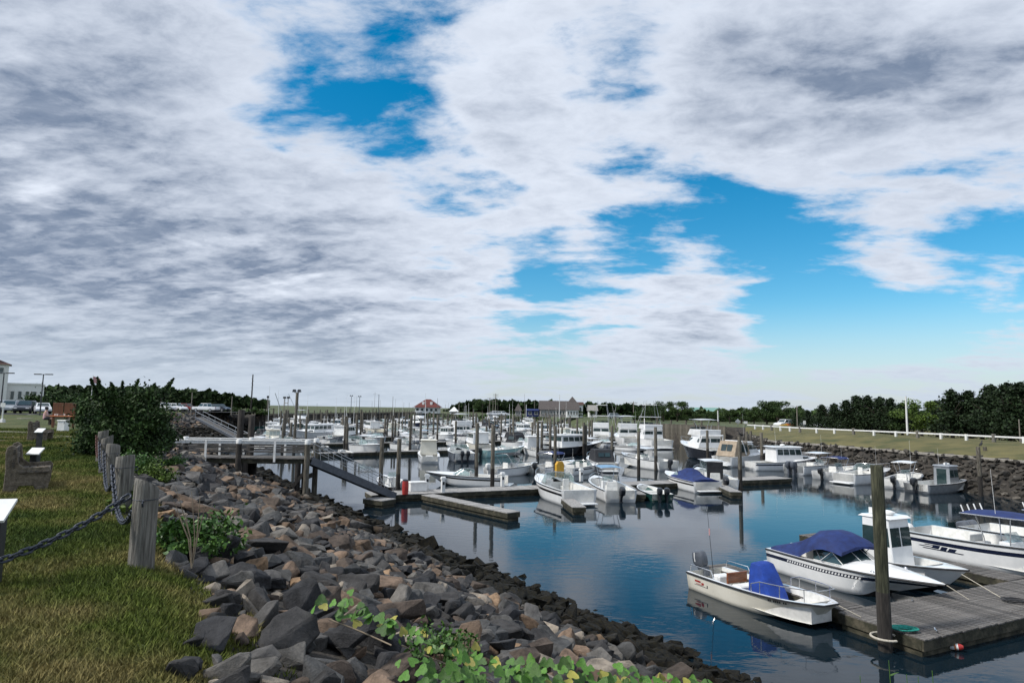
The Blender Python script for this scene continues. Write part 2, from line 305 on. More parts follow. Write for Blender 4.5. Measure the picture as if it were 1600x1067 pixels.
# ------------------------------------------------------------------ mesh helpers
class MB:
    def __init__(s): s.v = []; s.f = []; s.mi = []; s.m = 0
    def add(s, vs, fs, m=None):
        o = len(s.v); s.v += [tuple(x) for x in vs]
        for f in fs: s.f.append(tuple(i+o for i in f)); s.mi.append(s.m if m is None else m)
    def box(s, c, sz, rz=0.0, m=None, top=1.0):
        hx, hy, hz = sz[0]/2, sz[1]/2, sz[2]/2; ca, sa = math.cos(rz), math.sin(rz); vs = []
        for dz in (-1, 1):
            k = top if dz > 0 else 1.0
            for dx, dy in ((-1, -1), (1, -1), (1, 1), (-1, 1)):
                x, y = dx*hx*k, dy*hy*k
                vs.append((c[0]+x*ca-y*sa, c[1]+x*sa+y*ca, c[2]+dz*hz))
        s.add(vs, [(3, 2, 1, 0), (4, 5, 6, 7), (0, 1, 5, 4), (1, 2, 6, 5), (2, 3, 7, 6), (3, 0, 4, 7)], m)
    def bar(s, p, q, w, h, m=None):
        p = Vector(p); q = Vector(q); d = (q-p); L = d.length
        if L < 1e-6: return
        d /= L; side = d.cross(Vector((0, 0, 1)))
        if side.length < 1e-4: side = Vector((1, 0, 0))
        side.normalize(); up = side.cross(d)
        vs = []
        for e in (p, q):
            for a, b in ((-1, -1), (1, -1), (1, 1), (-1, 1)): vs.append(e+side*(a*w/2)+up*(b*h/2))
        s.add(vs, [(0, 1, 2, 3), (7, 6, 5, 4), (1, 0, 4, 5), (2, 1, 5, 6), (3, 2, 6, 7), (0, 3, 7, 4)], m)
    def tube(s, pts, r, n=8, m=None, cap=True, closed=False):
        pts = [Vector(p) for p in pts]; k = len(pts); rs = r if isinstance(r, (list, tuple)) else [r]*k
        rings = []; prev = None
        for i, p in enumerate(pts):
            a = pts[(i-1) % k] if (i > 0 or closed) else p; b = pts[(i+1) % k] if (i < k-1 or closed) else p
            t = (b-a).normalized() if (b-a).length > 1e-9 else Vector((0, 0, 1))
            if prev is None:
                u = t.cross(Vector((0, 0, 1)));
                if u.length < 1e-3: u = t.cross(Vector((1, 0, 0)))
                u.normalize()
            else:
                u = prev-t*prev.dot(t)
                if u.length < 1e-6: u = t.orthogonal()
                u.normalize()
            prev = u; w = t.cross(u)
            rings.append([p+(u*math.cos(2*math.pi*j/n)+w*math.sin(2*math.pi*j/n))*rs[i] for j in range(n)])
        s.loft(rings, cap, m, closed)
    def loft(s, rings, cap=True, m=None, closed=False, openring=False):
        n = len(rings[0]); vs = [p for r_ in rings for p in r_]; fs = []; k = len(rings)
        for i in range(k if closed else k-1):
            a = i*n; b = ((i+1) % k)*n
            for j in range(n-1 if openring else n):
                j2 = (j+1) % n; fs.append((a+j, a+j2, b+j2, b+j))
        if cap and not closed:
            fs.append(tuple(range(n-1, -1, -1))); fs.append(tuple((k-1)*n+j for j in range(n)))
        s.add(vs, fs, m)
    def prism(s, poly, z0, z1, m=None):
        n = len(poly); vs = [(x, y, z0) for x, y in poly]+[(x, y, z1) for x, y in poly]
        s.add(vs, [tuple(range(n-1, -1, -1)), tuple(range(n, 2*n))]+[(i, (i+1) % n, n+(i+1) % n, n+i) for i in range(n)], m)
    def ball(s, c, r, n=8, k=5, m=None):
        r3 = r if isinstance(r, (list, tuple)) else (r, r, r); rings = []
        for i in range(k+1):
            a = -math.pi/2+math.pi*i/k; q = max(math.cos(a), 0.02)
            rings.append([(c[0]+r3[0]*q*math.cos(2*math.pi*j/n), c[1]+r3[1]*q*math.sin(2*math.pi*j/n), c[2]+r3[2]*math.sin(a)) for j in range(n)])
        s.loft(rings, True, m)
    def mesh(s, name, mats, smooth=False, bevel=0.0, flip=True):
        me = bpy.data.meshes.new(name); me.from_pydata(s.v, [], s.f)
        for mt in mats if isinstance(mats, (list, tuple)) else [mats]: me.materials.append(M(mt) if isinstance(mt, str) else mt)
        if any(s.mi): me.polygons.foreach_set('material_index', s.mi)
        if flip or bevel:
            bm = bmesh.new(); bm.from_mesh(me)
            if bevel:
                es = [e for e in bm.edges if len(e.link_faces) == 2 and e.calc_face_angle(0) > .5]
                bmesh.ops.bevel(bm, geom=es, offset=bevel, segments=1, affect='EDGES', clamp_overlap=True)
            bmesh.ops.recalc_face_normals(bm, faces=bm.faces)
            bm.to_mesh(me); bm.free()
        if smooth:
            me.polygons.foreach_set('use_smooth', [True]*len(me.polygons))
            try: me.set_sharp_from_angle(angle=R(40))
            except Exception: pass
        return me
    def build(s, name, mats, parent=None, smooth=False, bevel=0.0, loc=None, rz=0.0, flip=True):
        return link(name, s.mesh(name, mats, smooth, bevel, flip), parent, loc, rz)
def link(name, me, parent=None, loc=None, rz=0.0):
    o = bpy.data.objects.new(name, me); COL.objects.link(o)
    if parent is not None: o.parent = parent
    if loc is not None: o.location = loc
    if rz: o.rotation_euler = (0, 0, rz)
    return o
def tag(o, label=None, cat=None, group=None, kind=None):
    for k, v in (('label', label), ('category', cat), ('group', group), ('kind', kind)):
        if v: o[k] = v
    return o
def thing(name, label, cat, loc=(0, 0, 0), rz=0.0, group=None):
    o = bpy.data.objects.new(name, None); COL.objects.link(o); o.empty_display_size = .3
    o.location = loc; o.rotation_euler = (0, 0, rz)
    return tag(o, label, cat, group)
KIDS = {}
def copy_tree(o, parent=None):
    c = o.copy(); COL.objects.link(c)
    if parent is not None: c.parent = parent
    for ch in o.children: copy_tree(ch, c)
    return c
def text_mesh(s, size, extr=0.003, shear=0.0):
    cu = bpy.data.curves.new('lettering', 'FONT'); cu.body = s; cu.size = size; cu.extrude = extr; cu.shear = shear; cu.align_x = 'CENTER'; cu.align_y = 'CENTER'; cu.resolution_u = 2
    ob = bpy.data.objects.new('t', cu); COL.objects.link(ob); bpy.context.view_layer.update()
    me = bpy.data.meshes.new_from_object(ob.evaluated_get(bpy.context.evaluated_depsgraph_get()))
    bpy.data.objects.remove(ob); return me

# ------------------------------------------------------------------ terrain
POLY = [(34, -30), (-55, 109), (-58, 150), (-45, 300), (10, 260), (22, 190), (26, 130), (36, 108), (29, 79), (37.5, 47), (65, -30)]
ZONE = ['rip', 'rip2', 'bulk', 'far', 'far', 'far', 'bulk2', 'wall', 'wall', 'wall', 'open']
PA = np.array(POLY, float); PB = np.roll(PA, -1, 0)
def sdist(P):
    """signed distance to the harbour outline (positive on land) and nearest edge"""
    P = np.asarray(P, float); d2 = np.full(len(P), 1e18); ei = np.zeros(len(P), int); inside = np.zeros(len(P), bool)
    for i in range(len(PA)):
        a, b = PA[i], PB[i]; ab = b-a
        t = np.clip(((P-a)@ab)/(ab@ab), 0, 1); q = P-(a+t[:, None]*ab); dd = (q**2).sum(1)
        w = dd < d2; d2[w] = dd[w]; ei[w] = i
        c = ((a[1] > P[:, 1]) != (b[1] > P[:, 1]))
        with np.errstate(divide='ignore', invalid='ignore'):
            xi = (b[0]-a[0])*(P[:, 1]-a[1])/(b[1]-a[1])+a[0]
        inside ^= c & (P[:, 0] < xi)
    d = np.sqrt(d2); return np.where(inside, -d, d), ei
PROF = {'rip': ([-9, -1, 0, 12.05, 14], [-3, -.4, 0, 4.35, 4.35]), 'rip2': ([-9, 0, 10, 14], [-3, 0, 4.2, 4.35]),
        'bulk': ([-3, -.2, .4, 30], [-3, -2, 3.9, 4.1]), 'far': ([-6, 0, 7, 40], [-3, 0, 3.2, 3.6]), 'bulk2': ([-3, -.2, .4, 30], [-3, -2, 3.55, 3.6]),
        'wall': ([-5, 0, 2.4, 9.5, 16, 24], [-3, 0, 2.55, 3.6, 3.65, 3.0]), 'open': ([-5, 0, 5], [-3, -2, -2])}
def ground_z(P):
    sd, ei = sdist(P); z = np.zeros(len(P))
    for k, zn in enumerate(ZONE):
        w = ei == k
        if w.any(): z[w] = np.interp(sd[w], *PROF[zn])
    return z, sd, ei
def gz(x, y): return float(ground_z([(x, y)])[0][0])

def build_ground():
    ang = np.concatenate([np.arange(-52, 52.01, .4), np.arange(58, 308, 7)]); na = len(ang); ar = np.radians(ang)
    rad = [0.0, .6]
    while rad[-1] < 9000: rad.append(rad[-1]*(1.022 if rad[-1] < 400 else 1.25)+.02)
    rad = np.array(rad[1:]); nr = len(rad)
    X = np.outer(rad, np.sin(ar)).ravel(); Y = np.outer(rad, np.cos(ar)).ravel(); P = np.stack([X, Y], 1)
    z, sd, ei = ground_z(P)
    far = np.hypot(X, Y)
    z = z+np.where((sd > 14) & (far > 30), 0, 0)
    # small unevenness of the ground
    w = sd > .5
    z = z+np.where(w, .03*np.sin(X*1.3+Y*.7)*np.sin(Y*1.1-X*.4), 0)
    vs = np.stack([X, Y, z], 1); vs = np.vstack([vs, [[0, 0, 4.35]]]); c = len(vs)-1
    fs = []; mi = []
    zmat = {'rip': 0, 'rip2': 0, 'bulk': 3, 'far': 3, 'bulk2': 3, 'wall': 2, 'open': 1}
    fc = []
    for i in range(nr-1):
        a = i*na
        for j in range(na):
            j2 = (j+1) % na; fs.append((a+j, a+j2, a+na+j2, a+na+j)); fc.append(a+j)
    fc = np.array(fc); s0 = sd[fc]; e0 = ei[fc]
    jit = .35*np.sin(X[fc]*3.1+Y[fc]*1.7)+.2*np.sin(Y[fc]*5.3)
    mi = np.zeros(len(fs), int)
    for k, zn in enumerate(ZONE):
        w = e0 == k
        if zn in ('rip', 'rip2'): mi[w] = np.where(s0[w] > (11.45 if zn == 'rip' else 9.5)+.5*jit[w], 0, 1)
        elif zn == 'wall': mi[w] = np.where(s0[w] > 2.5, 2, 1)
        else: mi[w] = np.where(s0[w] > .2, zmat[zn], 1)
    for j in range(na): fs.append((c, (j+1) % na, j))
    mi = list(mi)+[0]*na
    me = bpy.data.meshes.new('ground'); me.from_pydata(vs.tolist(), [], fs)
    for k in ('lawn', 'bank_soil', 'bank_grass', 'marsh'): me.materials.append(M(k))
    me.polygons.foreach_set('material_index', np.array(mi, np.int32)); me.polygons.foreach_set('use_smooth', [True]*len(fs))
    o = link('ground', me); o['kind'] = 'structure'
    return o
GROUND = build_ground()
wb = MB(); wb.add([(-400, -200, 0), (500, -200, 0), (500, 420, 0), (-400, 420, 0)], [(0, 1, 2, 3)])
water = wb.build('water', 'water', flip=False); water['kind'] = 'structure'
# ------------------------------------------------------------------ riprap
SH_D = (Vector(POLY[1])-Vector(POLY[0])).normalized()      # along the near shore, away from the camera
SH_N = Vector((SH_D.y, -SH_D.x))                            # from the shore out over the water
def shore(D, inland):
    """point on the near slope: shore point at depth D, moved inland"""
    t = (D-POLY[0][1])/(POLY[1][1]-POLY[0][1])
    p = Vector(POLY[0]).lerp(Vector(POLY[1]), t) - SH_N*inland
    return p
def rock_mesh(seed, bev=0.05, npts=15):
    rg = random.Random(seed); bm = bmesh.new()
    ax = (1.0, rg.uniform(.62, .95), rg.uniform(.42, .75))
    for i in range(npts):
        v = Vector((rg.gauss(0, 1), rg.gauss(0, 1), rg.gauss(0, 1))).normalized()
        v = Vector([math.copysign(abs(c)**.62, c) for c in v]) * rg.uniform(.42, .56)
        bm.verts.new((v.x*ax[0], v.y*ax[1], v.z*ax[2]))
    r_ = bmesh.ops.convex_hull(bm, input=bm.verts)
    bmesh.ops.delete(bm, geom=[v for v in bm.verts if not v.link_faces], context='VERTS')
    bmesh.ops.dissolve_limit(bm, angle_limit=R(14), verts=bm.verts, edges=bm.edges)
    if bev: bmesh.ops.bevel(bm, geom=list(bm.edges), offset=bev, segments=1, affect='EDGES', clamp_overlap=True)
    if bev and npts > 13:
        bmesh.ops.triangulate(bm, faces=bm.faces); bmesh.ops.subdivide_edges(bm, edges=[e for e in bm.edges if e.calc_length() > .16], cuts=1)
        for v in bm.verts:
            k_ = mnoise.fractal(v.co*5+Vector((seed, 0, 0)), 1.0, 2.0, 3); v.co += v.co.normalized()*k_*.035
    bmesh.ops.recalc_face_normals(bm, faces=bm.faces)
    me = bpy.data.meshes.new('rock'); bm.to_mesh(me); bm.free(); me.materials.append(M('rock')); return me
ROCKS = [rock_mesh(100+i, .035) for i in range(18)]
RAW = []
for i in range(18):
    me = rock_mesh(300+i, .0 if i % 2 else .03, 13); vv = np.array([v.co[:] for v in me.vertices]); ff = [tuple(p.vertices) for p in me.polygons]; RAW.append((vv, ff)); bpy.data.meshes.remove(me)

def scatter_riprap():
    rg = random.Random(5); items = []
    def fill(u0, u1, s0, s1, cell, smin, smax, lift):
        """u metres inland of the waterline, s depth range"""
        L = (s1-s0)/SH_D.y; nu = int((u1-u0)/cell); ns = int(L/cell)
        for a in range(nu):
            for b in range(ns):
                u = u0+(a+rg.random())*cell; D = s0+(b+rg.random())*cell*SH_D.y
                p = shore(D, u); q = proj((p.x, p.y, 4.35*u/12.05))
                if q is None or not (-80 < q[0] < 1720 and q[1] < 1230): continue
                lim = 11.6+.18*math.sin(D*1.9)+.15*math.sin(D*.63+1)
                if u > lim: continue
                s = smin+(smax-smin)*rg.random()**2.0; s = min(s, .3+max(0, (lim-u))*.6)
                if u > 11.2: s *= .8
                items.append((p.x, p.y, 4.35*max(u, -1)/12.05+s*lift*rg.uniform(.3, 1), s, rg))
    fill(-.9, 12.6, 2.0, 11, .225, .17, .46, .34)
    fill(-.9, 12.3, 11, 24, .29, .20, .54, .30)
    fill(-.9, 12.3, 24, 55, .46, .30, .70, .22)
    fill(-.9, 12.3, 55, 109, .75, .55, 1.0, .22)
    # a second, looser layer of larger stones
    fill(1.6, 11.8, 2.0, 24, .66, .32, .68, .32)
    fill(1.6, 11.6, 24, 60, 1.0, .45, .85, .30)
    out = []
    for x, y, z, s, g in items:
        d = math.hypot(x, y); 
        if math.hypot(x, y) < 2.0: continue
        q = proj((x, y, z)); vis = -20 < q[0] < 1620 and q[1] < 1090
        out.append((s/max(d, 1) if vis else 0, x, y, z, s))
    out.sort(reverse=True)
    return out
RIP = tag(bpy.data.objects.new('riprap_slope', None), kind='structure'); COL.objects.link(RIP)
rr = scatter_riprap(); rg = random.Random(9)
for k, (w, x, y, z, s) in enumerate(rr[:300]):
    o = link('rock', ROCKS[rg.randrange(len(ROCKS))], RIP, (x, y, z))
    o.rotation_euler = (rg.uniform(-.45, .45), rg.uniform(-.45, .45), rg.uniform(0, 6.28))
    o.scale = (s*rg.uniform(.9, 1.35), s*rg.uniform(.85, 1.15), s*rg.uniform(.8, 1.15))
def rubble(name, lst, parent, mat='rock_rubble', seed=3):
    rg = random.Random(seed); V = []; F = []; n = 0
    for x, y, z, s in lst:
        vv, ff = RAW[rg.randrange(len(RAW))]
        Rm = np.array(Matrix.Rotation(rg.uniform(0, 6.28), 3, 'Z') @ Matrix.Rotation(rg.uniform(-.5, .5), 3, 'X') @ Matrix.Rotation(rg.uniform(-.5, .5), 3, 'Y'))
        w = (vv*np.array([s*rg.uniform(.9, 1.4), s*rg.uniform(.85, 1.15), s*rg.uniform(.75, 1.1)]))@Rm.T+np.array([x, y, z])
        V.append(w); F += [tuple(i+n for i in f) for f in ff]; n += len(vv)
    me = bpy.data.meshes.new(name); me.from_pydata(np.vstack(V).tolist(), [], F); me.materials.append(M(mat))
    o = link(name, me, parent); o['kind'] = 'stuff'; return o
rubble('rubble', [r_[1:] for r_ in rr[300:]], RIP)
# far left slope and the stone revetment across the water
def wall_rocks(edges, u0, u1, zf, cell, smin, smax, seed):
    rg = random.Random(seed); out = []
    for i in edges:
        a, b = Vector(POLY[i]), Vector(POLY[i+1]); e = b-a; L = e.length; e /= L; nin = Vector((-e.y, e.x))
        mid_ = (a+b)/2+nin
        if sdist([(mid_.x, mid_.y)])[0][0] < 0: nin = -nin
        for k in range(int(L/cell)):
            for j in range(int((u1-u0)/cell)+1):
                u = u0+(j+rg.random())*cell; p = a+e*((k+rg.random())*cell)+nin*u
                if u > u1 or p.y < 12: continue
                out.append((p.x, p.y, zf(u)+rg.uniform(-.05, .15), rg.uniform(smin, smax)))
    return out
rubble('rubble', wall_rocks([1], -.5, 10, lambda u: .42*u, .9, .7, 1.2, 21), RIP)
WALL = tag(bpy.data.objects.new('seawall_slope', None), kind='structure'); COL.objects.link(WALL)
rubble('rubble', wall_rocks([7, 8, 9], -.3, 2.5, lambda u: 1.06*u, .36, .32, .62, 22), WALL, 'rock_dark')
# pale kerb of cap stones along the top of the revetment
for i in (7, 8, 9):
    a, b = Vector(POLY[i]), Vector(POLY[i+1]); e = (b-a).normalized(); nin = Vector((-e.y, e.x)); t = (a+b)/2+nin
    if sdist([(t.x, t.y)])[0][0] < 0: nin = -nin
    L = (b-a).length; rgk = random.Random(i)
    s_ = 0
    while s_ < L:
        l_ = rgk.uniform(1.2, 2.6); p = a+e*s_+nin*2.55; q = a+e*min(s_+l_-.04, L)+nin*2.55
        if p.y > 10:
            mb = MB(); z_ = 2.60+rgk.uniform(-.04, .04); mb.bar((0, 0, 0), (q.x-p.x, q.y-p.y, rgk.uniform(-.04, .04)), .34, .22)
            mb.build('cap_stone', 'concrete', WALL, loc=(p.x, p.y, z_), bevel=.03)
        s_ += l_

# ------------------------------------------------------------------ bollards and chain
LZ = 4.35
_a, _b = at(220, 882, LZ), at(189, 803, LZ); _e = (_b-_a); _q = [(_a+_e*k) for k in (0, 1, 2.05, 2.9, 3.7)]
posts = [(_q[0].x, _q[0].y, .83, .120), (_q[1].x, _q[1].y, .86, .13), (_q[2].x, _q[2].y, .82, .125), (_q[3].x, _q[3].y, .84, .125), (_q[4].x, _q[4].y, .88, .13), (_a.x-1.6, _a.y-2.9, .83, .13)]
pl = ['weathered grey timber bollard nearest the camera, standing alone at the lawn edge', 'grey timber bollard second from the camera with slanted top, chain hanging on it',
      'middle one of the five grey timber bollards in the row by the rocks', 'fourth grey timber bollard of the row, mostly hidden behind the third', 'farthest timber bollard of the row, in front of the dark shrub', 'timber bollard beside the lawn out of frame to the left']
def bollard(x, y, h, r, label, seed):
    rg = random.Random(seed); t = thing('bollard', label, 'bollard', (x, y, LZ-.05), rg.uniform(0, 6), 'timber bollards along the lawn edge')
    mb = MB(); n = 18; rings = []
    prof = [(0, 1.03), (.25, 1.0), (.6, .99), (.93, .98), (.985, .95), (1.0, .90)]
    jit = [rg.uniform(.965, 1.03) for _ in range(n)]
    tilt = rg.uniform(.02, .06)
    for f, k in prof:
        rings.append([(r*k*jit[j]*math.cos(2*math.pi*j/n), r*k*jit[j]*math.sin(2*math.pi*j/n), f*(h+.05)+(tilt*math.cos(2*math.pi*j/n+1) if f > .9 else 0)) for j in range(n)])
    mb.loft(rings); mb.build('post', 'post_wood', t, smooth=True)
    mb = MB()
    for zz in (.83, .845):
        pass
    mb.tube([(r*1.0*math.cos(a), r*1.0*math.sin(a), h*.86) for a in np.linspace(0, 6.283, 19)[:-1]], .004, 5, closed=True); mb.build('wire_band', 'chain_iron', t)
    mb = MB(); mb.tube([(.99*r, 0, h*.84), (r+.03, 0, h*.86), (r+.06, 0, h*.83), (r+.04, 0, h*.79), (r, 0, h*.80)], .008, 6); mb.build('eye_bolt', 'chain_iron', t)
    return t
for i, (x, y, h, r) in enumerate(posts):
    bollard(x, y, h, r, pl[i], i)
mb = MB()
lr, lw = .050, .026
pts = []
for a in np.linspace(0, 2*math.pi, 15)[:-1]:
    c, s = math.cos(a), math.sin(a); pts.append((lw*c, 0, lw*s+(lr-lw)*(1 if s > 0 else -1)))
mb.tube(pts, .0125, 6, closed=True)
LINK = mb.mesh('link', 'chain_iron', smooth=True)
LINKR = mb.mesh('link', 'chain_rust', smooth=True)
def chain(p, q, sag, label, rust=False):
    p = Vector(p); q = Vector(q); t = thing('chain', label, 'chain', (p.x, p.y, p.z), 0, 'iron chain swags between the bollards')
    K = 200; path = [p.lerp(q, k/K)-Vector((0, 0, sag*4*(k/K)*(1-k/K))) for k in range(K+1)]
    L = sum((path[k+1]-path[k]).length for k in range(K)); n = max(2, int(L/.078)); step = L/n; acc = 0; nxt = step/2; alt = 0
    for k in range(K):
        d = path[k+1]-path[k]; l = d.length
        while acc+l >= nxt and alt < n:
            c = path[k]+d*((nxt-acc)/l); o = link('link', LINKR if rust else LINK, t, c-p)
            o.rotation_mode = 'QUATERNION'
            o.rotation_quaternion = d.to_track_quat('Z', 'Y') @ Matrix.Rotation(R(45 if alt % 2 else -45), 3, 'Z').to_quaternion()
            alt += 1; nxt += step
        acc += l
    return t
hk = lambda i, k=1.0, dx=-.16, dy=0: (posts[i][0]+dx, posts[i][1]+dy, LZ+posts[i][2]*.84)
chain(hk(0, dy=-.02), hk(5), .50, 'heavy dark iron chain sagging from the nearest bollard across the lawn to the left')
chain(hk(1, dx=-.10, dy=-.14), hk(0, dx=-.12, dy=.10), .52, 'dark iron chain swag hanging between the nearest and second bollards')
chain(hk(2, dx=-.14, dy=-.06), hk(1, dx=-.15, dy=.05), .55, 'dark iron chain swag hanging between the second and third bollards')
chain(hk(3, dx=-.15, dy=-.05), hk(2, dx=-.15, dy=.05), .50, 'dark iron chain swag between the third and fourth bollards')
chain(hk(4, dx=-.15, dy=-.05), hk(3, dx=-.15, dy=.05), .45, 'reddish rusty chain swag at the farthest bollard', True)

# ------------------------------------------------------------------ piles
def pile(px, ytop, ywl, label, r=.15, cap=False, group='dock piles in the harbour', D=None, z0=-1.5, mats=('pile_wood', 'dark_timber')):
    b = at(px, ywl, 0.0)
    if D: b = at_d(px, ywl, D); b.z = 0
    top = at_d(px, ytop, b.y).z
    return pile_at(b.x, b.y, top, label, r, group, z0, cap, mats)
PILE_N = [0]
def pile_at(x, y, top, label, r=.15, group='dock piles in the harbour', z0=-1.5, cap=False, mats=('pile_wood', 'dark_timber')):
    PILE_N[0] += 1; rg = random.Random(PILE_N[0]); n = 12
    t = thing('dock_pile', label, 'pile', (x, y, 0), rg.uniform(0, 6), group)
    lean = (rg.uniform(-.012, .012), rg.uniform(-.012, .012)); wet = min(top*.55, 1.5)+rg.uniform(-.1, .1)
    jit = [rg.uniform(.95, 1.05) for _ in range(n)]
    def ring(z, k): return [(r*k*jit[j]*math.cos(2*math.pi*j/n)+lean[0]*z, r*k*jit[j]*math.sin(2*math.pi*j/n)+lean[1]*z, z) for j in range(n)]
    mb = MB(); mb.loft([ring(wet, .98), ring((wet+top)/2, .97), ring(top-.03, .95), ring(top, .88)]); mb.build('shaft', mats[0], t, smooth=True)
    mb = MB(); mb.loft([ring(z0, 1.06), ring(.2, 1.05), ring(wet-.1, 1.02), ring(wet+.002, .985)]); mb.build('wet_foot', mats[1], t, smooth=True)
    return t
near_pile = pile(1384, 727, 1016, 'tall dark mossy pile standing through the ring at the near dock corner', r=.165, mats=('mossy_pile', 'dark_timber'))
for a in [(594, 684, 772, 'pile left of the pair at the foot of the gangway'), (621, 685, 776, 'pile right of the pair at the foot of the gangway'),
          (744, 661, 758, 'tall pale pile rising behind the forked front float'), (769, 663, 766, 'tall pale pile in the notch of the forked front float'),
          (840, 659, 716, 'pile left of the close pair beside the blue bimini boat'), (867, 665, 747, 'tall pile beside the orange life ring box'),
          (846, 659, 712, 'slim pile just right of the close pair beside the blue bimini'), (956, 665, 725, 'pale pile left of the white hardtop boat'),
          (998, 674, 742, 'dark greenish pile behind the bowrider with the navy cover'), (1025, 667, 735, 'stout pale pile behind the bowrider with the navy cover'),
          (1101, 673, 708, 'slim pile left of the pair before the black yacht'), (1106, 672, 722, 'slim pile right of the pair before the black yacht'),
          (1157, 682, 766, 'tall pile with a bird perched on it at the end of the row'), (1168, 674, 723, 'pale pile behind the tan canvas cruiser'),
          (1174, 673, 716, 'short pale pile at the seawall behind the tan canvas cruiser'), (1191, 676, 732, 'pile at the stern of the white cabin boat by the seawall'),
          (1247, 676, 708, 'pale square-cut pile on the seawall above the white cabin boat'), (1332, 684, 728, 'pale pile against the seawall, third from the right'),
          (1420, 690, 738, 'pale pile against the seawall near the aluminium boat'), (1533, 698, 775, 'thick pale pile with a bird on it at the right seawall'),
          (1543, 698, 760, 'thinner pale pile beside the thick one at the right seawall'),
          (541, 650, 690, 'thin dark pile in front of the navy hulled boat'), (535, 648, 690, 'dark pile left of the navy hulled boat bow'),
          (563, 640, 690, 'dark pile in front of the navy hulled boat bow'), (601, 648, 688, 'dark slim pile in the left boat rows'), (647, 643, 682, 'pale pile left of the grey double pile'),
          (668, 645, 684, 'stout dark pile left of the small white lobster boat'), (683, 648, 692, 'dark slim pile crossing the small white lobster boat'), (705, 650, 684, 'pale pile right of the small white lobster boat'),
          (783, 650, 690, 'pale pile in the rows left of the green-windowed cabin boat'), (802, 648, 700, 'dark pile beside the aqua hulled boat'), (835, 655, 708, 'dark pile left of the tall pair'),
          (912, 660, 712, 'dark pile crossing the black hulled trawler'), (978, 662, 690, 'slim dark pile before the sport fishing boats'), (944, 660, 690, 'slim dark pile at the left sport fishing boat'),
          (444, 640, 688, 'dark pile before the left lobster boats'), (437, 642, 688, 'pale pile before the left lobster boats'), (477, 650, 700, 'dark pile behind the white railing'), (510, 640, 676, 'pale pile among the left boats')]:
    pile(*a[:4], r=.15 if a[2] > 735 else .17)
tall = pile(459, 613, 706, 'very tall lamp pile with two floodlights behind the white railing', r=.19)
# ------------------------------------------------------------------ docks
def plank_float(name, label, O, ax, L, Wd, z=.45, plank=.145, mat='dock_wood', pieces=True, thick=.42, group='floating docks'):
    """float whose planks run across its long axis; O is the start of its centre line"""
    ax = Vector(ax).normalized(); rz = math.atan2(ax.y, ax.x)
    t = thing(name, label, 'dock', (O[0], O[1], 0), rz, group)
    mb = MB(); w = Wd/2
    mb.box((L/2, 0, z-.05-thick/2), (L-.1, Wd-.16, thick)); mb.build('float_box', 'dock_side', t)
    for s in (-1, 1):
        mb = MB(); mb.box((L/2, s*(w-.03), z-.17), (L, .06, .26)); mb.build('side_board', 'dock_side', t, bevel=.008)
    for e in (0.03, L-.03):
        mb = MB(); mb.box((e, 0, z-.17), (.055, Wd-.13, .258)); mb.build('end_board', 'dock_side', t, bevel=.008)
    if pieces:
        mb = MB(); mb.box((0, 0, 0), (plank-.012, Wd+.03, .04)); me = mb.mesh('plank', mat, bevel=.005)
        me2 = me
        n = int(L/plank); rg = random.Random(int(L*100))
        for k in range(n):
            o = link('plank', me, t, ((k+.5)*L/n, rg.uniform(-.015, .015), z-.018+rg.uniform(-.004, .004))); o.rotation_euler = (rg.uniform(-.006, .006), 0, rg.uniform(-.006, .006))
    else:
        mb = MB(); n = max(1, int(L/.3))
        for k in range(n): mb.box(((k+.5)*L/n, 0, z-.018), (L/n-.015, Wd+.03, .04))
        o = mb.build('planking', mat, t); o['kind'] = 'stuff'
    return t
# near dock at the right
d2 = Vector((-.43, .903)).normalized(); n2 = Vector((d2.y, -d2.x)); C0 = at(1443, 999, .45).xy
near_main = plank_float('floating_dock', 'weathered grey plank dock at the lower right with a coiled green rope', C0+d2*1.2, n2, 11.5, 2.4)
near_f1 = plank_float('finger_dock', 'narrow plank finger dock between the blue-covered skiff and the speedboat', C0+d2*2.46+n2*.75, d2, 5.6, .95)
near_f2 = plank_float('finger_dock', 'plank finger dock alongside the white centre console at the right edge', C0+d2*2.46+n2*9.2, d2, 8.6, 1.15)
# hoop holding the pile to the dock
pp = near_pile.location
hoop = thing('pile_hoop', 'pale bent pipe hoop fixing the tall pile to the near dock', 'hoop', (pp.x, pp.y, .34))
mb = MB(); hw = [(.33*math.cos(a), .33*math.sin(a), 0) for a in np.linspace(R(20), R(290), 16)]
mb.tube(hw, .03, 7); mb.build('pipe', 'rope_pale', hoop, smooth=True)
def coil(p, r, turns, mat, name, label, tr=.016):
    rg = random.Random(3); t = thing(name, label, 'rope', p); mb = MB(); pts = []
    for k in range(turns*18):
        a = k*2*math.pi/18; q = r*(.45+.55*((k*37 % 100)/100 if k % 18 == 0 else (k/(turns*18)))); pts.append((q*1.5*math.cos(a)+rg.uniform(-.01, .01), q*math.sin(a)+rg.uniform(-.01, .01), tr+.055*(k/(turns*18))+rg.uniform(0, .012)))
    mb.tube(pts, tr, 5); mb.build('coil', mat, t, smooth=True); return t
coil(at(1413, 985, .455), .24, 7, 'rope_green', 'rope_coil', 'coiled green mooring rope on the corner of the near dock')
coil(at(1585, 940, .455), .26, 4, 'rubber', 'hose_coil', 'black hose coil lying on the near dock at the right edge', .014)
def cleat(x, y, z, rz, label):
    t = thing('dock_cleat', label, 'cleat', (x, y, z), rz)
    mb = MB(); mb.tube([(-.12, 0, .07), (-.06, 0, .055), (.06, 0, .055), (.12, 0, .07)], [.012, .018, .018, .012], 7); mb.build('horn', 'steel', t, smooth=True)
    mb = MB(); mb.box((0, 0, .026), (.09, .04, .05)); mb.build('base', 'steel', t)
